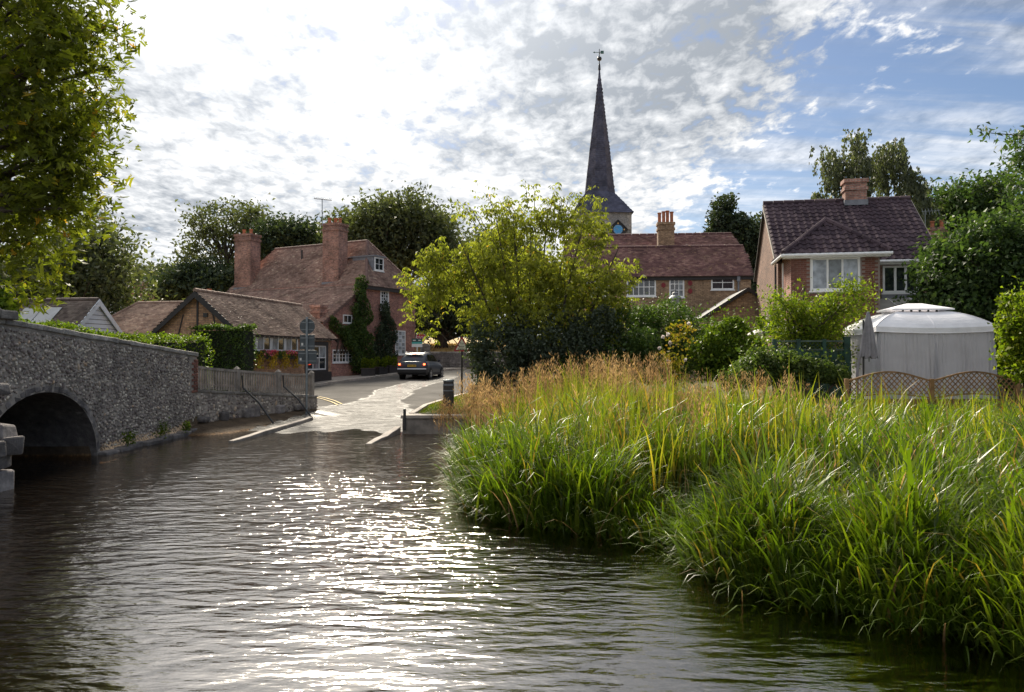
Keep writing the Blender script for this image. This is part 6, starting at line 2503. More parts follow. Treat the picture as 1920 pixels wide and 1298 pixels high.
# ================================================================ GARDEN: GAZEBO, PARASOLS, FENCES
def build_gazebo():
    fl, fr_ = at(1643, 622, 20.0), at(1868, 620, 19.75)
    f = Fr((fl.x, fl.y), (fr_.x, fr_.y))
    w = f.len
    d = 2.5
    ze = fl.z + .12
    zg = hz(fl.x + 1.5, 21)
    t = thing('garden_gazebo', 'large pale grey fabric gazebo with a vented double roof and side curtains', 'gazebo', tuple(f(w / 2, -d / 2, zg)))
    ztop = at(1722, 588, 21.2).z
    zcap = at(1722, 573, 21.2).z + .05
    # domed canopy: rectangle shrinking to the vent opening
    rings = []
    N = 8
    cu, cv = w / 2, -d / 2
    for k in range(N + 1):
        s = k / N
        sc = 1 - s * .70
        z = ze + .02 + (ztop - ze) * math.sin(s * PI / 2) ** .85
        ring = []
        for (a, b) in ((-1, 1), (1, 1), (1, -1), (-1, -1)):
            ring.append((a, b))
        pts = []
        for i in range(4):
            (a0, b0), (a1, b1) = ring[i], ring[(i + 1) % 4]
            for j in range(8):
                q = j / 8
                sag = .05 * math.sin(q * PI) * (1 - s)
                pts.append((cu + (a0 + (a1 - a0) * q) * w / 2 * sc, cv + (b0 + (b1 - b0) * q) * d / 2 * sc, z - sag))
        rings.append(pts)
    MB(f).loft([[(p[0], p[1], p[2] - .13) for p in rings[0]]] + rings, caps=False).build('canopy', M['gazebo_top'], t, smooth=False)
    # seams along the hips and down the middle of each slope
    for j in (0, 4, 8, 12, 16, 20, 24, 28):
        MB(f).tube([(q[j][0], q[j][1], q[j][2] + .004) for q in rings], .009 if j % 8 else .014, 5).build('seam', M['gazebo_top'], t)
    MB(f).tube([(p[0] * 1.0, p[1], p[2] - .135) for p in rings[0]] + [(rings[0][0][0], rings[0][0][1], rings[0][0][2] - .135)], .012, 5).build('hem', M['gazebo_top'], t)
    # upper cap
    cw, cd = .80, .55
    mb = MB(f)
    q = [(cu - cw, cv + cd, ztop + .10), (cu + cw, cv + cd, ztop + .10), (cu + cw, cv - cd, ztop + .10), (cu - cw, cv - cd, ztop + .10)]
    mb.add(q + [(cu - .2, cv, zcap), (cu + .2, cv, zcap)] + [(a, b, c - .04) for a, b, c in q], [(0, 1, 5, 4), (1, 2, 5), (2, 3, 4, 5), (3, 0, 4), (0, 6, 7, 1), (1, 7, 8, 2), (2, 8, 9, 3), (3, 9, 6, 0)])
    mb.build('vent_cap', M['gazebo_top'], t)
    for i in range(5):
        u = cu - .44 + .22 * i
        MB(f).box((u - .02, cv + .3, ztop - .05), (u + .02, cv + .34, ztop + .11)).build('vent_post', M['black_metal'], t)
    # posts
    for u, v in ((.08, -.08), (w - .08, -.08), (w - .08, -d + .08), (.08, -d + .08)):
        MB(f).box((u - .035, v - .035, zg - .1), (u + .035, v + .035, ze)).build('post', M['sign_back'], t)
    # curtains: pleated sheets flaring a little outwards
    def curtain(p0, p1, flare, n=60):
        a, b = Vector((*p0, 0)), Vector((*p1, 0))
        dd = (b - a).normalized()
        nn = Vector((dd.y, -dd.x, 0))
        vs = []
        for zz, k in ((ze - .12, 0.0), (ze - .7, .5), (zg + .05, 1.0)):
            for i in range(n + 1):
                s = i / n
                p = a.lerp(b, s)
                out_ = flare * k
                wv = (.018 * math.sin(i * 1.7) + .012 * math.sin(i * .63)) * (.4 + k) * (1.5 if (s < .12 or s > .88 or abs(s - .5) < .05) else .45)
                e = (s - .5) * 2 * .10 * k
                q = p + dd * e + Vector((0, 0, 0))
                vs.append((q.x, q.y + 0, zz, nn, out_ + wv))
        V = [tuple(f(x, y, z) + (f.u * nn_.x + f.v * nn_.y) * o) for x, y, z, nn_, o in vs]
        fs = []
        for r_ in range(2):
            for i in range(n):
                k = r_ * (n + 1) + i
                fs.append((k, k + 1, k + n + 2, k + n + 1))
        m = MB()
        m.v = [Vector(p) for p in V]
        m.f = fs
        m.build('curtain', M['gauze'], t, smooth=True)
    curtain((.04, -.04), (w / 2 - .01, -.04), -.06)
    curtain((w / 2 + .01, -.04), (w - .04, -.04), -.06)
    curtain((.04, -d + .04), (.04, -.04), -.06, 40)
    curtain((w - .04, -.04), (w - .04, -d + .04), -.06, 40)
    curtain((w - .04, -d + .04), (.04, -d + .04), -.06)
    return t


build_gazebo()

# closed cantilever parasol
D = 19.2
tp, bt = at(1627, 586, D), at(1607, 700, D)
zb = hz(bt.x, bt.y)
t = thing('closed_parasol', 'closed grey cantilever parasol standing in front of the gazebo corner', 'parasol', (bt.x, bt.y, zb))
MB().tube([(bt.x, bt.y, zb), tuple(bt), tuple(bt.lerp(tp, .5)), tuple(tp)], .032, 8).build('slanted_arm', M['parasol_cloth'], t)
b2 = at(1619, 700, D)
MB().tube([(b2.x, D + .02, zb), tuple(at(1619, 600, D + .02))], .025, 8).build('mast', M['black_metal'], t)
c = at(1629, 600, D - .02)
cz = at(1629, 671, D).z
mb = MB()
n = 20
rings = []
for s in range(7):
    k = s / 6
    rr = .03 + .17 * k ** .8
    rings.append([(c.x + .01 * s * .5 + rr * (1 + .28 * math.cos(j * PI * .8 * 2 / 2 + s * .2) * (j % 2)) * math.cos(2 * PI * j / n) - .02 * k, c.y + rr * (1 - .3 * (j % 2)) * math.sin(2 * PI * j / n),
                   at(1629, 589, D).z + (cz - at(1629, 589, D).z) * k + (.05 * math.sin(j * 1.9) if s == 6 else 0)) for j in range(n)])
mb.loft(rings, caps=False).build('folded_canopy', M['parasol_cloth'], t)
MB().tube([tuple(tp), (c.x, c.y, tp.z + .02), (c.x, c.y, cz - .1)], .018, 6).build('rib', M['galvanised'], t)

# open pale parasol behind the lime shrub
c = at(1462, 600, 26.5)
zb = hz(c.x, c.y)
t = thing('open_parasol', 'pale canvas parasol half hidden by the lime green shrub', 'parasol', (c.x, c.y, zb))
ze = at(1462, 628, 26.5).z
MB().lathe((c.x, c.y, 0), [(1.10, ze), (1.05, ze + .06), (.04, at(1462, 597, 26.5).z)], 8, PI / 8).build('canopy', M['canvas'], t)
MB().lathe((c.x, c.y, zb), [(.025, 0), (.025, ze - zb + .4)], 8).build('pole', M['fence_timber'], t)


def build_trellis_fence():
    Y0 = 18.3
    t = thing('wave_trellis_fence', 'brown timber fence with wavy topped trellis panels in front of the gazebo', 'fence', (10.1, Y0, .6))
    pw = 1.95
    x_post = at(1747, 720, Y0).x
    zt_hi, zt_lo = at(1747, 696, Y0).z, at(1747, 712, Y0).z
    for k, xs in enumerate((x_post - pw - .08, x_post, x_post + pw + .08, x_post + 2 * (pw + .08))):
        zg = hz(xs, Y0)
        MB().box((xs - .045, Y0 - .045, zg - .2), (xs + .045, Y0 + .045, zt_lo + .02)).build('post', M['fence_timber'], t, bevel=.008)
        if k == 3:
            break
        xa, xb = xs + .05, xs + pw + .03
        top = lambda x: zt_lo + (zt_hi - zt_lo) * math.sin(PI * (x - xa) / (xb - xa)) ** 1.2
        low = lambda x: zt_lo - .42 + (.10 * math.sin(PI * (x - xa) / (xb - xa)))
        n = 16
        for nm, fn, h in (('top_rail', top, .04), ('bottom_rail', low, .035)):
            mb = MB()
            rings = []
            for i in range(n + 1):
                x = xa + (xb - xa) * i / n
                z = fn(x)
                rings.append([(x, Y0 - .022, z - h), (x, Y0 + .022, z - h), (x, Y0 + .022, z + .0), (x, Y0 - .022, z + .0)])
            mb.loft(rings).build(nm, M['fence_timber'], t)
        # lattice
        for dirn, yy in ((1, Y0 - .006), (-1, Y0 + .007)):
            for i in range(-5, 20):
                x0 = xa + i * .128
                pts = []
                for s in range(40):
                    z = zt_lo - .5 + s * .02
                    x = x0 + dirn * (z - (zt_lo - .1)) * .95
                    if xa < x < xb and low(x) < z < top(x) - .03:
                        pts.append((x, z))
                if len(pts) > 2:
                    (xa_, za_), (xb_, zb_) = pts[0], pts[-1]
                    d = Vector((xb_ - xa_, 0, zb_ - za_)).normalized() * .0
                    L = math.hypot(xb_ - xa_, zb_ - za_)
                    nx, nz = -(zb_ - za_) / L * .012, (xb_ - xa_) / L * .012
                    MB().prism([(xa_ + nx, yy - .005, za_ + nz), (xa_ - nx, yy - .005, za_ - nz), (xb_ - nx, yy - .005, zb_ - nz), (xb_ + nx, yy - .005, zb_ + nz)], (0, .010, 0)).build('slat', M['fence_timber'], t)
        # boards below
        zg = hz((xa + xb) / 2, Y0)
        nb = 3
        z = zg + .02
        zl = zt_lo - .46
        for i in range(nb):
            h = (zl - z) / nb
            MB().box((xa, Y0 - .012 + .008 * (i % 2), z + h * i + .004), (xb, Y0 + .012 + .008 * (i % 2), z + h * (i + 1))).build('board', M['fence_timber'], t)


build_trellis_fence()


def build_green_fence():
    Y0 = 21.0
    t = thing('green_trellis_fence', 'dark green boarded fence with trellis top beside the gazebo', 'fence', (8, Y0, .7))
    a, b = at(1448, 700, Y0).x, at(1589, 700, Y0).x
    zt, zm = at(1500, 640, Y0).z, at(1500, 656, Y0).z
    zg = hz(8, Y0)
    for px in (1452, 1497, 1545, 1588):
        x = at(px, 700, Y0).x
        wd = .05 if px != 1588 else .085
        MB().box((x - wd, Y0 - .05, zg - .1), (x + wd, Y0 + .05, zt + (.06 if px != 1588 else .12))).build('post', M['green_paint'], t)
    for z in (zt - .02, zm - .02):
        MB().box((a, Y0 - .03, z), (b, Y0 + .03, z + .045)).build('rail', plain('green_worn', (.075, .11, .08), .7, .4, 5), t)
    i = 0
    x = a
    while x < b:
        MB().box((x + .004, Y0 - .012, zg), (x + .115, Y0 + .006, zm - .025)).build('board', M['green_paint'], t)
        x += .12
    for dirn in (-1, 1):
        x = a
        while x < b - .2:
            h = zt - zm - .06
            MB().prism([(x, Y0 + .004 * dirn, zm + .03 if dirn > 0 else zt - .03), (x + .016, Y0 + .004 * dirn, zm + .03 if dirn > 0 else zt - .03), (x + h + .016, Y0 + .004 * dirn, zt - .03 if dirn > 0 else zm + .03), (x + h, Y0 + .004 * dirn, zt - .03 if dirn > 0 else zm + .03)],
                       (0, .006, 0)).build('slat', M['green_paint'], t)
            x += .10


build_green_fence()
# low plank edging of the garden
t = thing('plank_edging', 'low dark plank edging at the back of the reeds', 'edging', (6, 18.6, .5))
for i in range(6):
    x = 2.6 + i * 1.3
    MB().box((x, 18.6, hz(x, 18.6) - .1), (x + 1.29, 18.66, hz(x, 18.6) + .34)).build('plank', M['dark_timber'], t)

# planters in front of the red house
for k, (px, py, D, lab) in enumerate(((690, 708, 47.2, 'dark planter box with a clipped yellow green shrub nearest the ivy'), (714, 706, 48.4, 'dark planter box with a yellow green shrub in the middle of the three'),
                                      (733, 703, 49.8, 'dark planter box with a yellow green shrub behind the car'))):
    p = at(px, py, D)
    zb = hz(p.x, p.y) + .1
    t = thing('planter', lab, 'planter', (p.x, p.y, zb), 'planters by the red house')
    f = Fr((p.x, p.y), (p.x + RF.u.x, p.y + RF.u.y)) if k else Fr((p.x, p.y), (p.x + 1, p.y + .2))
    MB(f).box((-.42, -.22, zb - .2), (.42, .22, zb + .44)).build('box', M['black_timber'], t, bevel=.015)
    MB(f).box((-.45, -.25, zb + .40), (.45, .25, zb + .46)).build('rim', M['dark_timber'], t)
    r = np.random.default_rng(k + 3)
    bl = [((p.x - .2, p.y, zb + .75), (.24, .22, .36)), ((p.x + .2, p.y, zb + .72), (.24, .22, .34))]
    C, Dd = fill_points(r, bl, 900, .6)
    np_obj('shrub', leaf_verts(r, C, .09, Dd + unit(r, len(C)) * .6 + np.array([0, 0, .6]), .3, .5), quads(len(C)), M['leaf_lime'], t, r.random(len(C)))

# ================================================================ HEDGES AND IVY
def hedge(name, label, f, u0, u1, v0, v1, zf, n, leaf, mat, seed, coremat='inner_shade'):
    """clipped hedge in frame f: zf(u) gives base and top; leaf skin over a near-black core that paints the inner shade"""
    r = np.random.default_rng(seed)
    t = thing(name, label, 'hedge', tuple(f((u0 + u1) / 2, (v0 + v1) / 2, zf((u0 + u1) / 2)[0])))
    mb = MB(f)
    k = 8
    rings = []
    for i in range(k + 1):
        u = u0 + .12 + (u1 - u0 - .24) * i / k
        a, b = zf(u)
        rings.append([(u, v0 + .12, a), (u, v1 - .12, a), (u, v1 - .14, b - .14), (u, v0 + .14, b - .14)])
    mb.loft(rings).build('shade_core', M['inner_shade'], t)  # solid dark core added for the darkness between the leaves
    u = r.uniform(u0, u1, n)
    side = r.random(n)
    zz = np.array([zf(x) for x in u])
    h = zz[:, 1] - zz[:, 0]
    v = np.where(side < .45, v1 - .03, np.where(side < .55, v0 + .03, r.uniform(v0, v1, n)))
    z = np.where(side < .55, zz[:, 0] + h * r.random(n), zz[:, 1] - .05)
    en = r.random(n) < .12
    u = np.where(en & (side < .3), u1 - .03, u)
    v = np.where(en & (side < .3), r.uniform(v0, v1, n), v)
    wob = .06 * np.sin(u * 2.9) + .05 * np.sin(z * 5 + u * 4)
    C = np.array([f(a, b, c) for a, b, c in zip(u + r.normal(0, .05, n), v + wob + r.normal(0, .05, n), z + wob + np.abs(r.normal(0, .06, n)) * (side > .5))])
    V = leaf_verts(r, C, leaf, unit(r, n) + np.array([0, 0, .5]), .5, .6)
    np_obj('leaves', V, quads(n), M[mat], t, np.clip(r.normal(.5, .25, n), 0, 1))
    return t


plain('inner_shade', (.012, .018, .008), 1.0, .4, 8)  # near-black colour standing in for shade inside the hedges

# bright clipped hedge along the bridge approach
hf = Fr((-12.6, 13.5), (-10.6, 27.0))
hedge('clipped_hedge', 'bright green clipped hedge running behind the bridge parapet', hf, 0, hf.len, -1.3, 0, lambda u: (1.3 - .05 * u, float(np.interp(u, [0, 6.5, 9.6, 13.6], [2.95, 2.84, 2.58, 2.66]))), 17000, .075, 'leaf_hedge', 5)
# dark taller hedge in front of the tan gable
d0, d1 = at(362, 660, 31.2), at(452, 660, 30.6)
hf2 = Fr((d0.x - .2, 31.4), (d1.x, 30.8))
hedge('dark_hedge', 'dark square hedge against the gable of the tan cottage', hf2, 0, hf2.len + .05, -1.0, 0, lambda u: (.5, at(400, 616, 31).z + .05), 7000, .085, 'leaf_ivy', 6)


def ivy_patch(name, label, f, poly, n, leaf, mat, seed, thick=.28, v=0.0):
    """climber on a facade: poly in (u,z)"""
    r = np.random.default_rng(seed)
    us, zs = [p[0] for p in poly], [p[1] for p in poly]
    u = r.uniform(min(us) - .15, max(us) + .15, n * 4)
    z = r.uniform(min(zs), max(zs) + .1, n * 4)
    wob = .14 * np.sin(z * 5.3) + .12 * np.sin(u * 6.1 + z * 2)
    k = inside(poly, u + wob, z)
    u, z = u[k][:n], z[k][:n]
    m = len(u)
    lump = .5 + .5 * np.sin(u * 3.7 + 1) * np.sin(z * 2.9)
    vv = v + .03 + thick * (lump * .8 + .35) * r.random(m) ** .5
    t = thing(name, label, 'climber', tuple(f(us[0], v, min(zs))))
    C = np.array([f(a, b, c) for a, b, c in zip(u, vv, z)])
    V = leaf_verts(r, C, leaf, unit(r, m) + np.array([0, 0, -.8]), .2, .7)
    np_obj('leaves', V, quads(m), M[mat], t, np.clip(r.normal(.45, .25, m), 0, 1))
    mb = MB()
    cu = sum(us) / len(us)
    for j in range(4):
        mb.tube([tuple(f(cu + .3 * (j - 1.5), v + .04, min(zs))), tuple(f(cu + .2 * r.normal(), v + .05, (min(zs) + max(zs)) / 2)), tuple(f(cu + .15 * r.normal(), v + .04, max(zs) - .4))], [.05, .035, .01], 5)
    mb.build('stem', M['bark'], t)
    return t


Q = RF.uz
ivy_patch('ivy_column', 'tall green ivy column climbing the corner of the red house', RF, [Q(*p) for p in ((662, 700), (700, 700), (690, 640), (684, 590), (681, 545), (676, 518), (668, 516), (660, 530), (657, 560), (658, 600), (650, 640), (655, 680))], 5200, .13, 'leaf_ivy', 3, .55)
ivy_patch('dark_creeper', 'dark creeper between the windows of the red house', RF, [Q(*p) for p in ((692, 700), (736, 700), (733, 660), (738, 620), (727, 585), (714, 560), (711, 575), (705, 610), (696, 640))], 4200, .13, 'leaf_dark', 4, .5)
ivy_patch('low_creeper', 'green creeper sprawling over the low end wall of the red house', RF, [Q(*p) for p in ((618, 612), (626, 628), (648, 654), (668, 662), (668, 600), (650, 610), (636, 618), (624, 602), (612, 590))], 2800, .12, 'leaf_ivy', 5, .5)

# ================================================================ TREES
PT = 'leaf_plane'
bl = []
for px, py, D, rx, ry, rz in ((-40, 60, 17.5, 230, 2.2, 120), (60, 150, 17, 150, 2.0, 110), (120, 90, 16.6, 105, 1.6, 130), (100, 230, 16.6, 120, 1.8, 80), (20, 300, 17, 180, 2, 110),
                              (110, 330, 16.5, 95, 1.4, 70), (40, 430, 17, 130, 1.7, 80), (115, 400, 16.6, 70, 1.1, 50), (60, 510, 16.8, 95, 1.2, 45), (110, 545, 16.4, 32, .6, 22), (-200, 250, 18, 250, 3, 260),
                              (150, 10, 17, 80, 1.6, 90), (-60, -160, 17.5, 300, 3, 160), (30, 545, 17.0, 60, .9, 30)):
    bl.append(at_blob(px, py, D, rx, ry, rz))
tree('plane_tree', 'large tree with lobed leaves turning yellow, overhanging the bridge', 'tree', (-17.5, 19.0, .9), bl, PT, .20, 780, 25, .31, .42, 'bark', 21, 'lobed', shell=.2, hang=.3, limbs=110,
     trunk_top=(-15.0, 17.8, 13.0))
p = at(5, 570, 16)
shrub('overhanging_bush', 'bright green bush at the parapet under the large overhanging tree', 'bush', [at_blob(-18, 585, 16.2, 38, .5, 45)], 'leaf_hedge', .13, 900, seed=4, base=(-11.2, 16.2, 1.3))

FAR = [
    # label, blobs(px,py,D,rx,ry,rz), mat, leaf, clumps, per, spread, base px, seed
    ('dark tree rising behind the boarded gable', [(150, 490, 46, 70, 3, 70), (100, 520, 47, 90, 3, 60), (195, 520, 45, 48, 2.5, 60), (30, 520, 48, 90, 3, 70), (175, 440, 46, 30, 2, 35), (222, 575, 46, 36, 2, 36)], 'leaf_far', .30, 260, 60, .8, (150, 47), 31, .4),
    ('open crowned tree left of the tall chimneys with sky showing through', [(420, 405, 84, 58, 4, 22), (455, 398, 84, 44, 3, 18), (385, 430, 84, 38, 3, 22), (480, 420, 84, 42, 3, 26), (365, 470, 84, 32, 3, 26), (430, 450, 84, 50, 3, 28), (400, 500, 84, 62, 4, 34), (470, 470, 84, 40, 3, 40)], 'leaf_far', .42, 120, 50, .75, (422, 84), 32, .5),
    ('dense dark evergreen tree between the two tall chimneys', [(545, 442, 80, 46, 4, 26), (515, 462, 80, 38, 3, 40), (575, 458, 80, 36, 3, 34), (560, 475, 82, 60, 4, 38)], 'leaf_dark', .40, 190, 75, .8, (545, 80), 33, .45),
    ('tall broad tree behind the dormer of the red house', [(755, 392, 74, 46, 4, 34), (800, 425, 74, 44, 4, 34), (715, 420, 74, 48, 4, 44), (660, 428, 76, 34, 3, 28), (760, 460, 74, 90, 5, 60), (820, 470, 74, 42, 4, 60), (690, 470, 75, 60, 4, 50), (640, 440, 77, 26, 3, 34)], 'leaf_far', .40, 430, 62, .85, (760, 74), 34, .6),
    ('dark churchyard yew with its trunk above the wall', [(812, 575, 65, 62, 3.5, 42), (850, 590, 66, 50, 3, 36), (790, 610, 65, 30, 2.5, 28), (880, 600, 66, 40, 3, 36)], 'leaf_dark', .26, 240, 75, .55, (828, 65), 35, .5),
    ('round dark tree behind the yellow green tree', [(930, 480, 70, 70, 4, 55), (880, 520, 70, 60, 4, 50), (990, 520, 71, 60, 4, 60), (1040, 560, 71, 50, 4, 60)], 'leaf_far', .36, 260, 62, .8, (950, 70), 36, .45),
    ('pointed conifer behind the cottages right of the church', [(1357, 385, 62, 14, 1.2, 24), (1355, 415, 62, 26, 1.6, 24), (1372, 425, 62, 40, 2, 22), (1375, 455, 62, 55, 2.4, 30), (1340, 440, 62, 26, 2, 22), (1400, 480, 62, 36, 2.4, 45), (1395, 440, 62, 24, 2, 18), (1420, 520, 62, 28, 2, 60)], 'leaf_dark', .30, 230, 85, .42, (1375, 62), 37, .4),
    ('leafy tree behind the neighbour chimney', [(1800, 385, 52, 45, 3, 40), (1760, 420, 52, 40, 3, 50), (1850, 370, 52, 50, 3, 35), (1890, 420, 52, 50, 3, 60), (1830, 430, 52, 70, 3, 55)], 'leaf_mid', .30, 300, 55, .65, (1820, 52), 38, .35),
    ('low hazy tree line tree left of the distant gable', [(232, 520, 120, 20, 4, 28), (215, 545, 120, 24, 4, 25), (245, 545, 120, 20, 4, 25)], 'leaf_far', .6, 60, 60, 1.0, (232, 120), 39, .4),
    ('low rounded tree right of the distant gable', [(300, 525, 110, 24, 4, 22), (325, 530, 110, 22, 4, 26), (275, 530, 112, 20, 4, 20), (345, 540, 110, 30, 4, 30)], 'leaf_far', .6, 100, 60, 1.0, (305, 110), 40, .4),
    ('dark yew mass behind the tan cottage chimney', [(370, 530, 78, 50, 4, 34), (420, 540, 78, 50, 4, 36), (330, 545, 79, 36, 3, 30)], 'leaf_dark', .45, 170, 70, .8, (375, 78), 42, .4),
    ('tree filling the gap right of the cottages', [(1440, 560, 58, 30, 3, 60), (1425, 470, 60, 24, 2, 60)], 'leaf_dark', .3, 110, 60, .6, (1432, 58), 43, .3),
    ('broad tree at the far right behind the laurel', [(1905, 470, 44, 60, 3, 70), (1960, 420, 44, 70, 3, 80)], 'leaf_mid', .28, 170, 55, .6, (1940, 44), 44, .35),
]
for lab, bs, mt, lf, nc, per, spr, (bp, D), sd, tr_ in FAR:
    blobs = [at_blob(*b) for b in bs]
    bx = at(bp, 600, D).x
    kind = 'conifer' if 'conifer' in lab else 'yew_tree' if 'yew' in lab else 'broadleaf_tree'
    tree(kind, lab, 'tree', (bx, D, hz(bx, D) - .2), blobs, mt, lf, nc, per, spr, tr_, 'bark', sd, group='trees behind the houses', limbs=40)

# weeping birches: hanging curtains of small leaves
def birch(label, strands, base, seed, D):
    r = np.random.default_rng(seed)
    bx = at(base, 600, D).x
    t = thing('birch_tree', label, 'tree', (bx, D, hz(bx, D)), 'trees behind the houses')
    CC = []
    mb = MB()
    z0 = hz(bx, D)
    for px, y0, y1, w, n in strands:
        k = D / FPX
        for i in range(n):
            u = r.random()
            x = px + r.normal(0, w * .45)
            ytop = y0 + (y1 - y0) * abs(r.normal(0, .3))
            L = (y1 - y0) * r.uniform(.25, .6)
            m = int(26 * r.uniform(.7, 1.4))
            s = r.random(m)
            yy = ytop + L * s
            ww = r.normal(0, 2.2, m) + 3 * np.sin(s * 3 + i)
            dd = r.normal(0, .9) + r.normal(0, .15, m)
            for a, b, c in zip(x + ww, yy, dd):
                CC.append(at(a, b, D + c))
        tp = at(px, y0 + (y1 - y0) * .25, D)
        mb.tube([(bx, D, z0 + 2.5), (bx * .6 + tp.x * .4, D, (z0 + tp.z) * .55), tuple(tp)], [.13, .08, .02], 6)
    C = np.array(CC)
    V = leaf_verts(r, C, .20, np.tile(np.array([0, 0, -1.0]), (len(C), 1)) + unit(r, len(C)) * .5, .2, .6)
    np_obj('crown', V, quads(len(C)), M['leaf_birch'], t, np.clip(r.normal(.45, .25, len(C)), 0, 1))
    mb.tube([(bx, D, z0 - .2), (bx, D, z0 + 4), (bx + .1, D, z0 + 9)], [.26, .2, .12], 8)
    mb.build('trunk', M['bark_grey'], t)


birch('weeping birch rising behind the roof ridge left of its chimney', [(1555, 270, 400, 22, 44), (1570, 290, 400, 22, 30), (1607, 238, 400, 22, 62), (1590, 300, 420, 18, 34), (1535, 360, 400, 18, 14), (1625, 290, 400, 14, 30)], 1600, 51, 47)
birch('weeping birch rising behind the roof ridge right of its chimney', [(1660, 265, 400, 22, 60), (1688, 258, 400, 22, 56), (1645, 290, 400, 14, 36), (1712, 310, 420, 22, 44), (1730, 330, 450, 16, 30), (1740, 370, 470, 18, 40)], 1680, 52, 49)

# near right-hand greenery
tree('laurel_tree', 'big glossy dark green tree hiding the right side of the brick house', 'tree', (17.3, 26.5, .9),
     [at_blob(*b) for b in ((1805, 520, 26, 62, 1.6, 66), (1850, 470, 26.5, 80, 1.8, 60), (1778, 570, 25.6, 42, 1.2, 50), (1860, 570, 26, 80, 1.8, 70), (1800, 620, 25.6, 80, 1.5, 50), (1900, 520, 26, 50, 1.5, 80), (1768, 500, 26, 26, .8, 45), (1860, 640, 25, 70, 1.4, 70))],
     'leaf_mid', .17, 520, 70, .34, .22, 'bark', 61, shell=.5, wid=.55, limbs=60)
tree('overhanging_ash', 'feathery branch of a tree reaching in from the right edge', 'tree', (18.2, 19.5, .8),
     [at_blob(*b) for b in ((1905, 265, 18.5, 26, .5, 34), (1870, 255, 18.5, 30, .4, 12), (1915, 310, 18.5, 22, .5, 34), (1845, 248, 18.5, 14, .3, 8), (1990, 300, 18.5, 90, 1.4, 110), (1918, 345, 18.5, 12, .4, 24), (1925, 75, 18.5, 12, .4, 22))],
     'leaf_mid', .15, 130, 26, .16, .2, 'bark', 62, shell=.1, wid=.35, hang=.3, limbs=70, trunk_top=(18.0, 19.2, 9.0))
shrub('sunlit_bush', 'bright yellow green bush at the right edge beside the gazebo', 'bush', [at_blob(*b) for b in ((1930, 625, 16.5, 40, .7, 55), (1915, 685, 16.5, 30, .6, 40), (1950, 575, 16.8, 45, .8, 40))], 'leaf_lime', .09, 5200, seed=7, base=(11.2, 16.6, .55))
tree('lime_shrub', 'airy lime green shrub in front of the brick house bay', 'shrub', (8.0, 22.2, .75),
     [at_blob(*b) for b in ((1520, 620, 22, 75, .8, 50), (1480, 578, 22, 45, .7, 30), (1560, 582, 22, 50, .7, 30), (1600, 575, 22, 30, .6, 20), (1455, 640, 22, 34, .6, 34), (1540, 660, 21.6, 70, .7, 36), (1445, 560, 22, 22, .4, 10), (1600, 540, 22.2, 22, .3, 10))],
     'leaf_lime', .10, 190, 58, .24, .09, 'bark', 63, shell=.15, wid=.42, hang=.3, limbs=120, trunk_top=(8.4, 22.1, 4.0))

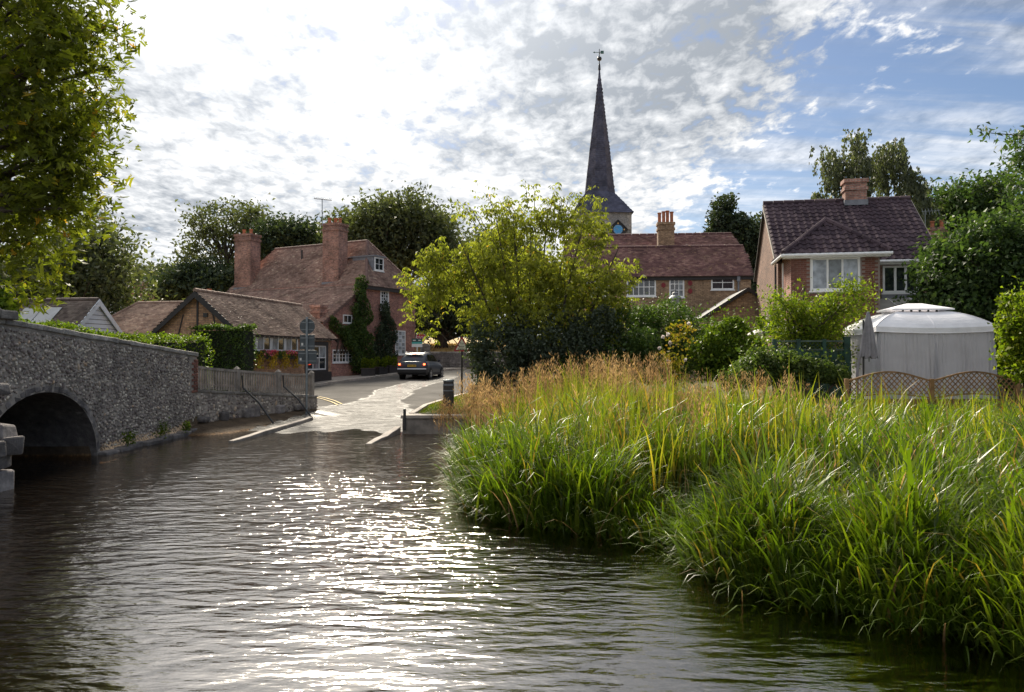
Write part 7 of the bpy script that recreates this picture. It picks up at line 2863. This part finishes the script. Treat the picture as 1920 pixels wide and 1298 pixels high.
# central tree: arching shoots of drooping leaflets
def compound_tree():
    r = np.random.default_rng(71)
    D = 26.0
    base = (0.75, D, hz(.75, D))
    t = thing('yellow_green_tree', 'spreading yellow green tree with drooping leaflets in the middle of the view', 'tree', base)
    bs = [(900, 480, 60, 50), (960, 420, 60, 50), (1050, 420, 60, 40), (1110, 440, 42, 55), (840, 520, 60, 55), (980, 520, 110, 70), (1080, 530, 80, 70), (1150, 540, 40, 50), (802, 548, 44, 40), (928, 590, 70, 60), (1020, 600, 110, 50), (1130, 600, 50, 44),
          (810, 480, 34, 30), (1100, 640, 70, 40), (1170, 500, 24, 14), (1140, 660, 40, 30)]
    blobs = [at_blob(a, b, D + r.normal(0, .4), c, 1.2 * c / 70, d) for a, b, c, d in bs]
    cc, dd = fill_points(r, blobs, 2300, .25)
    # shoots that break the outline
    tips = [(905, 358), (935, 372), (985, 345), (1003, 352), (1042, 350), (1060, 366), (1095, 368), (860, 385), (885, 392), (870, 380), (1125, 372), (765, 500), (755, 512), (790, 470), (1195, 495), (770, 555), (790, 598), (1030, 380), (960, 385), (1075, 360), (1110, 350), (830, 440), (815, 606), (762, 575)]
    ex = np.array([at(a, b, D + r.normal(0, .5)) for a, b in tips])
    for k in range(4):
        cc = np.concatenate([cc, ex + np.array([0, 0, -.16 * k]) + r.normal(0, .05, ex.shape)])
    C, A = [], []
    for c in cc:
        m = r.integers(4, 8)
        a0 = r.uniform(0, 2 * PI)
        n0 = r.normal(0, .3)
        for q in range(3):
            cq = c + r.normal(0, .12, 3)
            for j in range(m):
                a = a0 + 2 * PI * j / m + r.normal(0, .2)
                ax = np.array([math.cos(a) * .75, math.sin(a) * .75, -.75 + r.normal(0, .25)])
                C.append(cq + ax * .10)
                A.append(ax)
    C, A = np.array(C), np.array(A)
    V = leaf_verts(r, C, .135, A, .9, .40, .10)
    np_obj('crown', V, quads(len(C)), M['leaf_yellowgreen'], t, np.clip(r.normal(.45, .22, len(C)), 0, 1))
    mb = MB()
    for k in range(11):
        a = 2 * PI * k / 11
        px = 830 + 33 * k
        py = 470 - 60 * math.sin(k / 10 * PI) + r.normal(0, 15)
        tp = at(px, py, D + r.normal(0, .5))
        b = Vector(base) + Vector((math.cos(a) * .25, math.sin(a) * .25, -.1))
        mid = b.lerp(tp, .45) + Vector(((tp.x - b.x) * .12, 0, .25))
        mb.tube([tuple(b), tuple(mid), tuple(tp)], [.075, .045, .012], 6, cap=False)
        for j in range(5):
            s = mid.lerp(tp, r.uniform(.0, .8))
            e = s + Vector((r.normal(0, .6), r.normal(0, .4), r.uniform(.2, .8)))
            mb.tube([tuple(s), tuple(e)], [.018, .005], 4, cap=False)
    for e in ex:
        e = Vector(e)
        s = e + Vector(((base[0] - e.x) * .25, 0, -.8))
        mb.tube([tuple(s), tuple(s.lerp(e, .5) + Vector((0, 0, .12))), tuple(e)], [.016, .010, .004], 4, cap=False)
    mb.build('trunk', M['bark'], t)


compound_tree()

shrub('dark_holly_bush', 'dark dense evergreen bush under the yellow green tree', 'bush', [at_blob(*b) for b in ((935, 670, 25, 50, .8, 60), (900, 650, 25, 22, .5, 44), (990, 660, 25.3, 60, .9, 70), (1060, 650, 25.4, 60, .9, 70), (1120, 640, 25.4, 60, .9, 60), (920, 720, 24.8, 40, .7, 30), (1000, 720, 25, 80, .8, 30))],
      'leaf_holly', .10, 15000, seed=8, base=(.6, 25.2, .5))
shrub('ivy_mound', 'tall dark green leafy mound right of the yellow green tree', 'bush', [at_blob(*b) for b in ((1165, 620, 26, 30, .7, 50), (1180, 670, 25.5, 60, .8, 60), (1110, 690, 25, 60, .7, 40))], 'leaf_ivy', .10, 6000, seed=9, base=(3.6, 25.8, .6))
shrub('round_dark_bush', 'large round dark clipped bush below the long cottages', 'bush', [at_blob(*b) for b in ((1250, 620, 27, 70, 1.1, 60), (1290, 640, 27, 50, 1.0, 60), (1215, 640, 27, 36, .9, 56), (1260, 690, 26.6, 80, 1.0, 40))], 'leaf_ivy', .085, 12000, seed=10, base=(5.6, 27, .7))
shrub('green_garden_bush', 'mid green bush between the round dark bush and the lime shrub', 'bush', [at_blob(*b) for b in ((1365, 625, 25, 44, .7, 34), (1335, 660, 24.6, 44, .7, 44), (1400, 660, 24.6, 44, .7, 34), (1440, 610, 26, 26, .5, 22), (1380, 690, 24, 60, .7, 34))], 'leaf_hedge', .10, 8500, seed=11, base=(7.2, 25, .7))
shrub('pale_leaf_bush', 'pale grey green leafy plant beside the green fence', 'bush', [at_blob(*b) for b in ((1430, 690, 20, 46, .5, 34), (1475, 690, 19.8, 34, .4, 30), (1400, 710, 19.6, 44, .5, 24))], 'weed', .085, 4200, seed=12, base=(6.6, 20, .6))
shrub('bramble_bush', 'tangled brownish green bramble in front of the green fence', 'bush', [at_blob(*b) for b in ((1510, 695, 19.4, 30, .4, 26), (1548, 700, 19.4, 26, .4, 22), (1580, 708, 19.2, 16, .3, 18))], 'weed', .075, 3000, seed=13, base=(7.4, 19.4, .6))
# rose bush
r = np.random.default_rng(14)
t = thing('rose_bush', 'tall straggly rose with yellowing leaves and pale blooms', 'rose bush', (4.0, 19.6, .5))
C, Dd, cc = clumps(r, [at_blob(*b) for b in ((1270, 635, 19.6, 28, .3, 34), (1285, 615, 19.6, 14, .2, 20), (1265, 690, 19.6, 26, .3, 34), (1245, 660, 19.6, 14, .2, 26))], 46, 13, .09, .1)
np_obj('leaves', leaf_verts(r, C, .085, unit(r, len(C)) + np.array([0, 0, -.3]), .5, .6), quads(len(C)), M['leaf_rose'], t, r.random(len(C)))
mb = MB()
for k in range(7):
    tp = cc[r.integers(len(cc))]
    mb.tube([(4.0 + .1 * r.normal(), 19.6, .4), ((tp[0] + 4.0) / 2 + .1 * r.normal(), 19.6, (tp[2] + .5) / 2), tuple(tp)], [.014, .01, .005], 5)
mb.build('stem', M['bark'], t)
for px, py in ((1291, 607), (1252, 627), (1244, 632), (1257, 643), (1236, 653), (1285, 675), (1253, 677)):
    c = np.array(at(px, py, 19.4))
    C = c + unit(r, 22) * .035 * r.random((22, 1)) ** .4
    np_obj('rose', leaf_verts(r, C, .06, unit(r, 22), .4, .9), quads(22), M['petal_white'], t, r.random(22))

# ================================================================ REEDS AND GRASSES
def blades(r, X, Y, Z, h, w, lean, curl, az=None, seg=6, twist=.5):
    """arching grass blades; returns vertices and quads. all inputs arrays"""
    n = len(X)
    az = r.uniform(0, 2 * PI, n) if az is None else az
    dx, dy = np.cos(az), np.sin(az)
    sa = az + PI / 2 + r.normal(0, twist, n)
    sx, sy = np.cos(sa), np.sin(sa)
    V = np.zeros((n, seg + 1, 2, 3), np.float32)
    th = lean.copy()
    px, pz = np.zeros(n), np.zeros(n)
    for i in range(seg + 1):
        t = i / seg
        wd = w * (1 - t ** 1.8) * .5 * (0.55 + .9 * min(t * 3, 1)) + .0006
        for k, sg in ((0, -1), (1, 1)):
            V[:, i, k, 0] = X + dx * px + sx * wd * sg
            V[:, i, k, 1] = Y + dy * px + sy * wd * sg
            V[:, i, k, 2] = Z + pz
        step = h / seg
        px = px + np.sin(th) * step
        pz = pz + np.cos(th) * step
        th = th + curl * (.12 + 2.6 * t ** 2.6) / seg * 1.6
    b = (np.arange(n) * (seg + 1) * 2)[:, None, None]
    i = (np.arange(seg) * 2)[None, :, None]
    F = (b + i + np.array([0, 1, 3, 2])[None, None, :]).reshape(-1, 4)
    return V.reshape(-1, 3), F


def scatter(r, n, x0, x1, y0, y1, ok):
    out_x, out_y = [], []
    tot = 0
    while tot < n:
        x, y = r.uniform(x0, x1, n * 2), r.uniform(y0, y1, n * 2)
        k = ok(x, y)
        out_x.append(x[k]); out_y.append(y[k])
        tot += k.sum()
    return np.concatenate(out_x)[:n], np.concatenate(out_y)[:n]


def in_frame(x, y, m=1.2):
    return np.abs(x) < .70 * y + m


def reed_bed(name, label, mat, n, x0, x1, y0, y1, ok, hf, seed, w=.016, lean=.22, curl=1.3, tuft=5, tr=.10, cat='reeds'):
    r = np.random.default_rng(seed)
    nt = n // tuft
    tx, ty = scatter(r, nt, x0, x1, y0, y1, lambda a, b: ok(a, b) & in_frame(a, b))
    X = np.repeat(tx, tuft) + r.normal(0, tr, nt * tuft)
    Y = np.repeat(ty, tuft) + r.normal(0, tr, nt * tuft)
    n = len(X)
    ta = np.repeat(r.uniform(0, 2 * PI, nt), tuft) + r.normal(0, .9, n)
    Z = np.maximum(H(X, Y), -.3) - .03
    h = hf(X, Y) * np.clip(r.normal(1, .17, n), .5, 1.5) * np.repeat(np.clip(r.normal(1, .12, nt), .6, 1.4), tuft)
    V, F = blades(r, X, Y, Z, h, w * np.clip(r.normal(1, .3, n), .5, 1.8), np.abs(r.normal(0, lean, n)), np.clip(r.normal(curl, .6, n), 0, 3.2), ta)
    rn = np.clip(np.repeat(r.normal(.45, .2, nt), tuft) + r.normal(0, .2, n), 0, 1)
    o = np_obj(name, V, F, M[mat], None, np.repeat(rn, 6), smooth=True)
    tag(o, label, cat, kind='stuff')
    return o


def edge_d(x, y):
    return dist_line(REED_EDGE, x, y)


RB = lambda x, y: inside(RIGHT_LAND, x, y)


def clear_path(x, y):
    """mown verge and quay stay free of reeds"""
    return ~((x < .0 + .12 * (y - 20)) & (y > 19.4)) & ~((x < -.9) & (y > 18.2))


def hfront(x, y):
    base = np.interp(x, [-2, -.2, 1.3, 1.75, 2.4, 3.2, 5, 9], [.95, 1.02, 1.0, .80, .86, .84, .86, .88])
    back = np.interp(x, [-2, 0, 3, 5, 7, 12], [.80, .85, .78, .56, .40, .38])
    k = smooth(y, 9.5, 15)
    lump = 1 + .20 * np.sin(x * 2.3 + y * .8 + .5) * np.cos(y * 1.5 - x * .9) + .12 * np.sin(x * 4.7 - y * 3.1)
    notch = np.minimum(np.hypot(x - 1.80, (y - 8.2) * .8), np.hypot(x - 2.15, (y - 8.9) * .8))
    return (base * (1 - k) + back * k) * lump * (.45 + .55 * smooth(notch, .15, .75))


# dense edge of the reed bed
reed_bed('reed_bed', 'tall arching green reeds along the water edge', 'reed', 17000, -2, 7.5, 3.5, 19.2, lambda x, y: RB(x, y) & (np.hypot(x - 1.78, y - 8.0) > .3) & (edge_d(x, y) < .75) & clear_path(x, y) & (y < 13), hfront, 1, .024, .16, 1.9, 7, .08)
reed_bed('reed_bed', 'green reeds filling the bed behind the water edge', 'reed', 22000, -2, 16, 3.5, 18.0, lambda x, y: RB(x, y) & (edge_d(x, y) > .5) & clear_path(x, y) & ((y < 12.0 + 1.2 * np.sin(x * 1.7)) | (x > 5.5)), lambda x, y: hfront(x, y) * .95, 2, .021, .2, 2.0, 6, .10)
# blades leaning out over the water
def lean_out():
    r = np.random.default_rng(5)
    n = 4200
    x, y = scatter(r, n, -2, 6.5, 3.5, 18, lambda a, b: RB(a, b) & (edge_d(a, b) < .35) & in_frame(a, b) & clear_path(a, b))
    e = .15
    gx = (edge_d(x + e, y) - edge_d(x - e, y)) * 1.0
    gy = (edge_d(x, y + e) - edge_d(x, y - e)) * 1.0
    az = np.arctan2(-gy, -gx) + r.normal(0, .6, n)
    V, F = blades(r, x, y, np.maximum(H(x, y), -.25), np.clip(r.normal(.68, .18, n), .3, 1.1), .016 * np.clip(r.normal(1, .3, n), .5, 1.7), np.abs(r.normal(.55, .25, n)), np.clip(r.normal(1.8, .6, n), .4, 3.2), az)
    o = np_obj('reed_bed', V, F, M['reed'], None, np.repeat(np.clip(r.normal(.4, .22, n), 0, 1), 6), smooth=True)
    tag(o, 'reed blades hanging out over the water', 'reeds', kind='stuff')


lean_out()
# yellowing taller sedge behind
reed_bed('yellow_sedge', 'yellow green sedge behind the front reeds', 'reed_yellow', 15000, -1.6, 12, 9.5, 19, lambda x, y: RB(x, y) & (edge_d(x, y) > .8) & clear_path(x, y) & (np.sin(x * 1.3 + 1) + np.sin(y * .9) > -.7), lambda x, y: np.interp(x, [-2, 0, 3, 5, 7, 12], [.85, 1.0, .92, .65, .42, .4]), 6, .014, .14, .7, 9, .09)
reed_bed('tall_sedge', 'scattered tall yellow blades standing above the reeds', 'reed_yellow', 1500, -1.0, 11, 8, 18, lambda x, y: RB(x, y) & (edge_d(x, y) > .6) & clear_path(x, y), lambda x, y: np.interp(x, [0, 4, 7], [1.2, 1.1, .8]), 7, .024, .14, .8, 6, .06)
reed_bed('weed_patch', 'low soft weeds between the reeds', 'weed', 9000, 1.5, 15, 7, 18.2, lambda x, y: RB(x, y) & (edge_d(x, y) > 1.0), lambda x, y: np.interp(y, [8, 13, 18], [.62, .5, .32]), 8, .013, .5, 1.6, 10, .13)


# dead and broken stems at the water's edge and through the bed
reed_bed('dead_reeds', 'dead brown reed stems bent among the green ones', 'straw', 2600, -1.2, 8, 4, 15, lambda x, y: RB(x, y) & clear_path(x, y), lambda x, y: hfront(x, y) * .85, 15, .014, .55, 1.2, 3, .12)


def leafy_weeds():
    r = np.random.default_rng(33)
    n = 95
    x, y = scatter(r, n, 1.5, 13, 9.5, 18, lambda a, b: RB(a, b) & in_frame(a, b) & (edge_d(a, b) > 1.2) & (a > 1.5 + .15 * (18 - b)))
    C = []
    for a, b in zip(x, y):
        h = r.uniform(.35, .75) * (1.0 if a < 5 else .8)
        m = int(r.uniform(70, 150))
        s = r.random(m) ** .7
        q = np.stack([a + r.normal(0, .14, m) * (1.2 - .5 * s), b + r.normal(0, .14, m) * (1.2 - .5 * s), hz(a, b) + h * s + .1], 1)
        C.append(q)
    C = np.concatenate(C)
    V = leaf_verts(r, C, .085, unit(r, len(C)) + np.array([0, 0, .2]), .6, .42)
    o = np_obj('leafy_weeds', V, quads(len(C)), M['leaf_hedge'], None, np.clip(r.normal(.5, .25, len(C)), 0, 1))
    tag(o, 'small leafy weeds growing through the reed bed', 'weeds', kind='stuff')


leafy_weeds()


# feathery dry panicles
def panicles(label, n, x0, x1, y0, y1, ok, hlo, hhi, seed, mat='straw'):
    r = np.random.default_rng(seed)
    x, y = scatter(r, n, x0, x1, y0, y1, lambda a, b: ok(a, b) & in_frame(a, b))
    z = np.maximum(H(x, y), 0)
    h = r.uniform(hlo, hhi, n)
    az = r.uniform(0, 2 * PI, n)
    ln = np.abs(r.normal(0, .10, n))
    V, F, R_ = [], [], []
    k = 0
    vs, fs = blades(r, x, y, z, h, np.full(n, .008), ln, np.full(n, .25), az, 3, .3)
    V.append(vs); F.append(fs); R_.append(np.repeat(r.random(n), 3))
    k = len(vs)
    tx = x + np.cos(az) * h * np.sin(ln + .08)
    ty = y + np.sin(az) * h * np.sin(ln + .08)
    tz = z + h * np.cos(ln + .05)
    m = 34
    s = r.random((n, m))
    L = (.20 + .14 * r.random(n))[:, None] * (1 - .55 * s)
    a = r.uniform(0, 2 * PI, (n, m))
    cx = tx[:, None] + np.cos(a) * L * .42 * r.random((n, m)) + .03 * r.normal(0, 1, (n, m))
    cy = ty[:, None] + np.sin(a) * L * .42 * r.random((n, m)) + .03 * r.normal(0, 1, (n, m))
    cz = tz[:, None] - .42 * (1 - s) + .10 + .05 * r.normal(0, 1, (n, m))
    C = np.stack([cx.ravel(), cy.ravel(), cz.ravel()], 1)
    A = np.stack([np.cos(a).ravel() * .5, np.sin(a).ravel() * .5, np.full(n * m, .9)], 1) + unit(r, n * m) * .3
    lv = leaf_verts(r, C, .075, A, .2, .16, .05)
    V.append(lv); F.append(quads(n * m) + k); R_.append(np.repeat(r.random(n), m))
    o = np_obj('dry_grass_heads', np.concatenate(V), np.concatenate(F), M[mat], None, np.concatenate(R_))
    tag(o, label, 'grass', kind='stuff')


panicles('tall feathery dry grass heads in front of the dark bush', 330, -1.0, 3.3, 14.8, 18.8, lambda a, b: RB(a, b) & clear_path(a, b) & (np.sin(a * 3.1 + b * 1.7) + np.sin(a * 1.2 - b * 2.3 + 1) > -.2), 1.0, 1.55, 11)
panicles('dry grass heads among the garden weeds', 60, 3.6, 6.0, 15.5, 19.0, lambda a, b: RB(a, b) & (np.sin(a * 3.1 + b * 1.7) > 0), .75, 1.15, 12)
panicles('loose pale dry grasses in the middle of the reed bed', 80, .0, 4.5, 10, 16, lambda a, b: RB(a, b) & (edge_d(a, b) > 1) & (np.sin(a * 1.9 + b) + np.sin(a * .7 - b * 1.3) > .3), .7, 1.05, 13)
panicles('dry grass leaning over the quay wall', 70, -1.9, -.6, 19.0, 19.9, lambda a, b: a > -9, .55, .95, 14)

# mown verge and churchyard turf
def turf(label, mat, n, x0, x1, y0, y1, ok, h, w, seed, name='lawn_grass'):
    r = np.random.default_rng(seed)
    x, y = scatter(r, n, x0, x1, y0, y1, ok)
    V, F = blades(r, x, y, H(x, y) - .01, h * np.clip(r.normal(1, .3, n), .4, 1.8), np.full(n, w), np.abs(r.normal(0, .4, n)), np.full(n, .8), None, 2)
    o = np_obj(name, V, F, M[mat], None, np.repeat(r.random(n), 2))
    tag(o, label, 'grass', kind='stuff')


turf('short mown grass of the verge beside the quay', 'lawn', 18000, -2.6, 2.5, 20.6, 32, lambda x, y: (x > -2.5 + np.clip(y - 24, 0, 99) * .125) & (x < .6 + .10 * (y - 20)), .055, .018, 21)
turf('parched churchyard grass above the stone wall', 'dry_grass', 9000, -8, 14, 57, 72, lambda x, y: x > -9, .16, .05, 22)
# weeds on the bridge footing
for (x, y, s, lab) in ((-8.25, 16.6, .16, 'small weed tuft on the footing nearest the arch'), (-8.3, 18.3, .20, 'leafy weed tuft halfway along the bridge footing'), (-8.2, 19.4, .12, 'small weed tuft near the end of the bridge footing')):
    r = np.random.default_rng(int(y * 10))
    z = .18
    C = np.array([x, y, z + s * .5]) + r.normal(0, 1, (160, 3)) * np.array([s * .3, s * .6, s * .5])
    t = thing('weed_tuft', lab, 'weed', (x, y, z - .05), 'weeds on the bridge footing')
    np_obj('leaves', leaf_verts(r, C, .06, unit(r, 160), .5, .5), quads(160), M['leaf_hedge'], t, r.random(160))
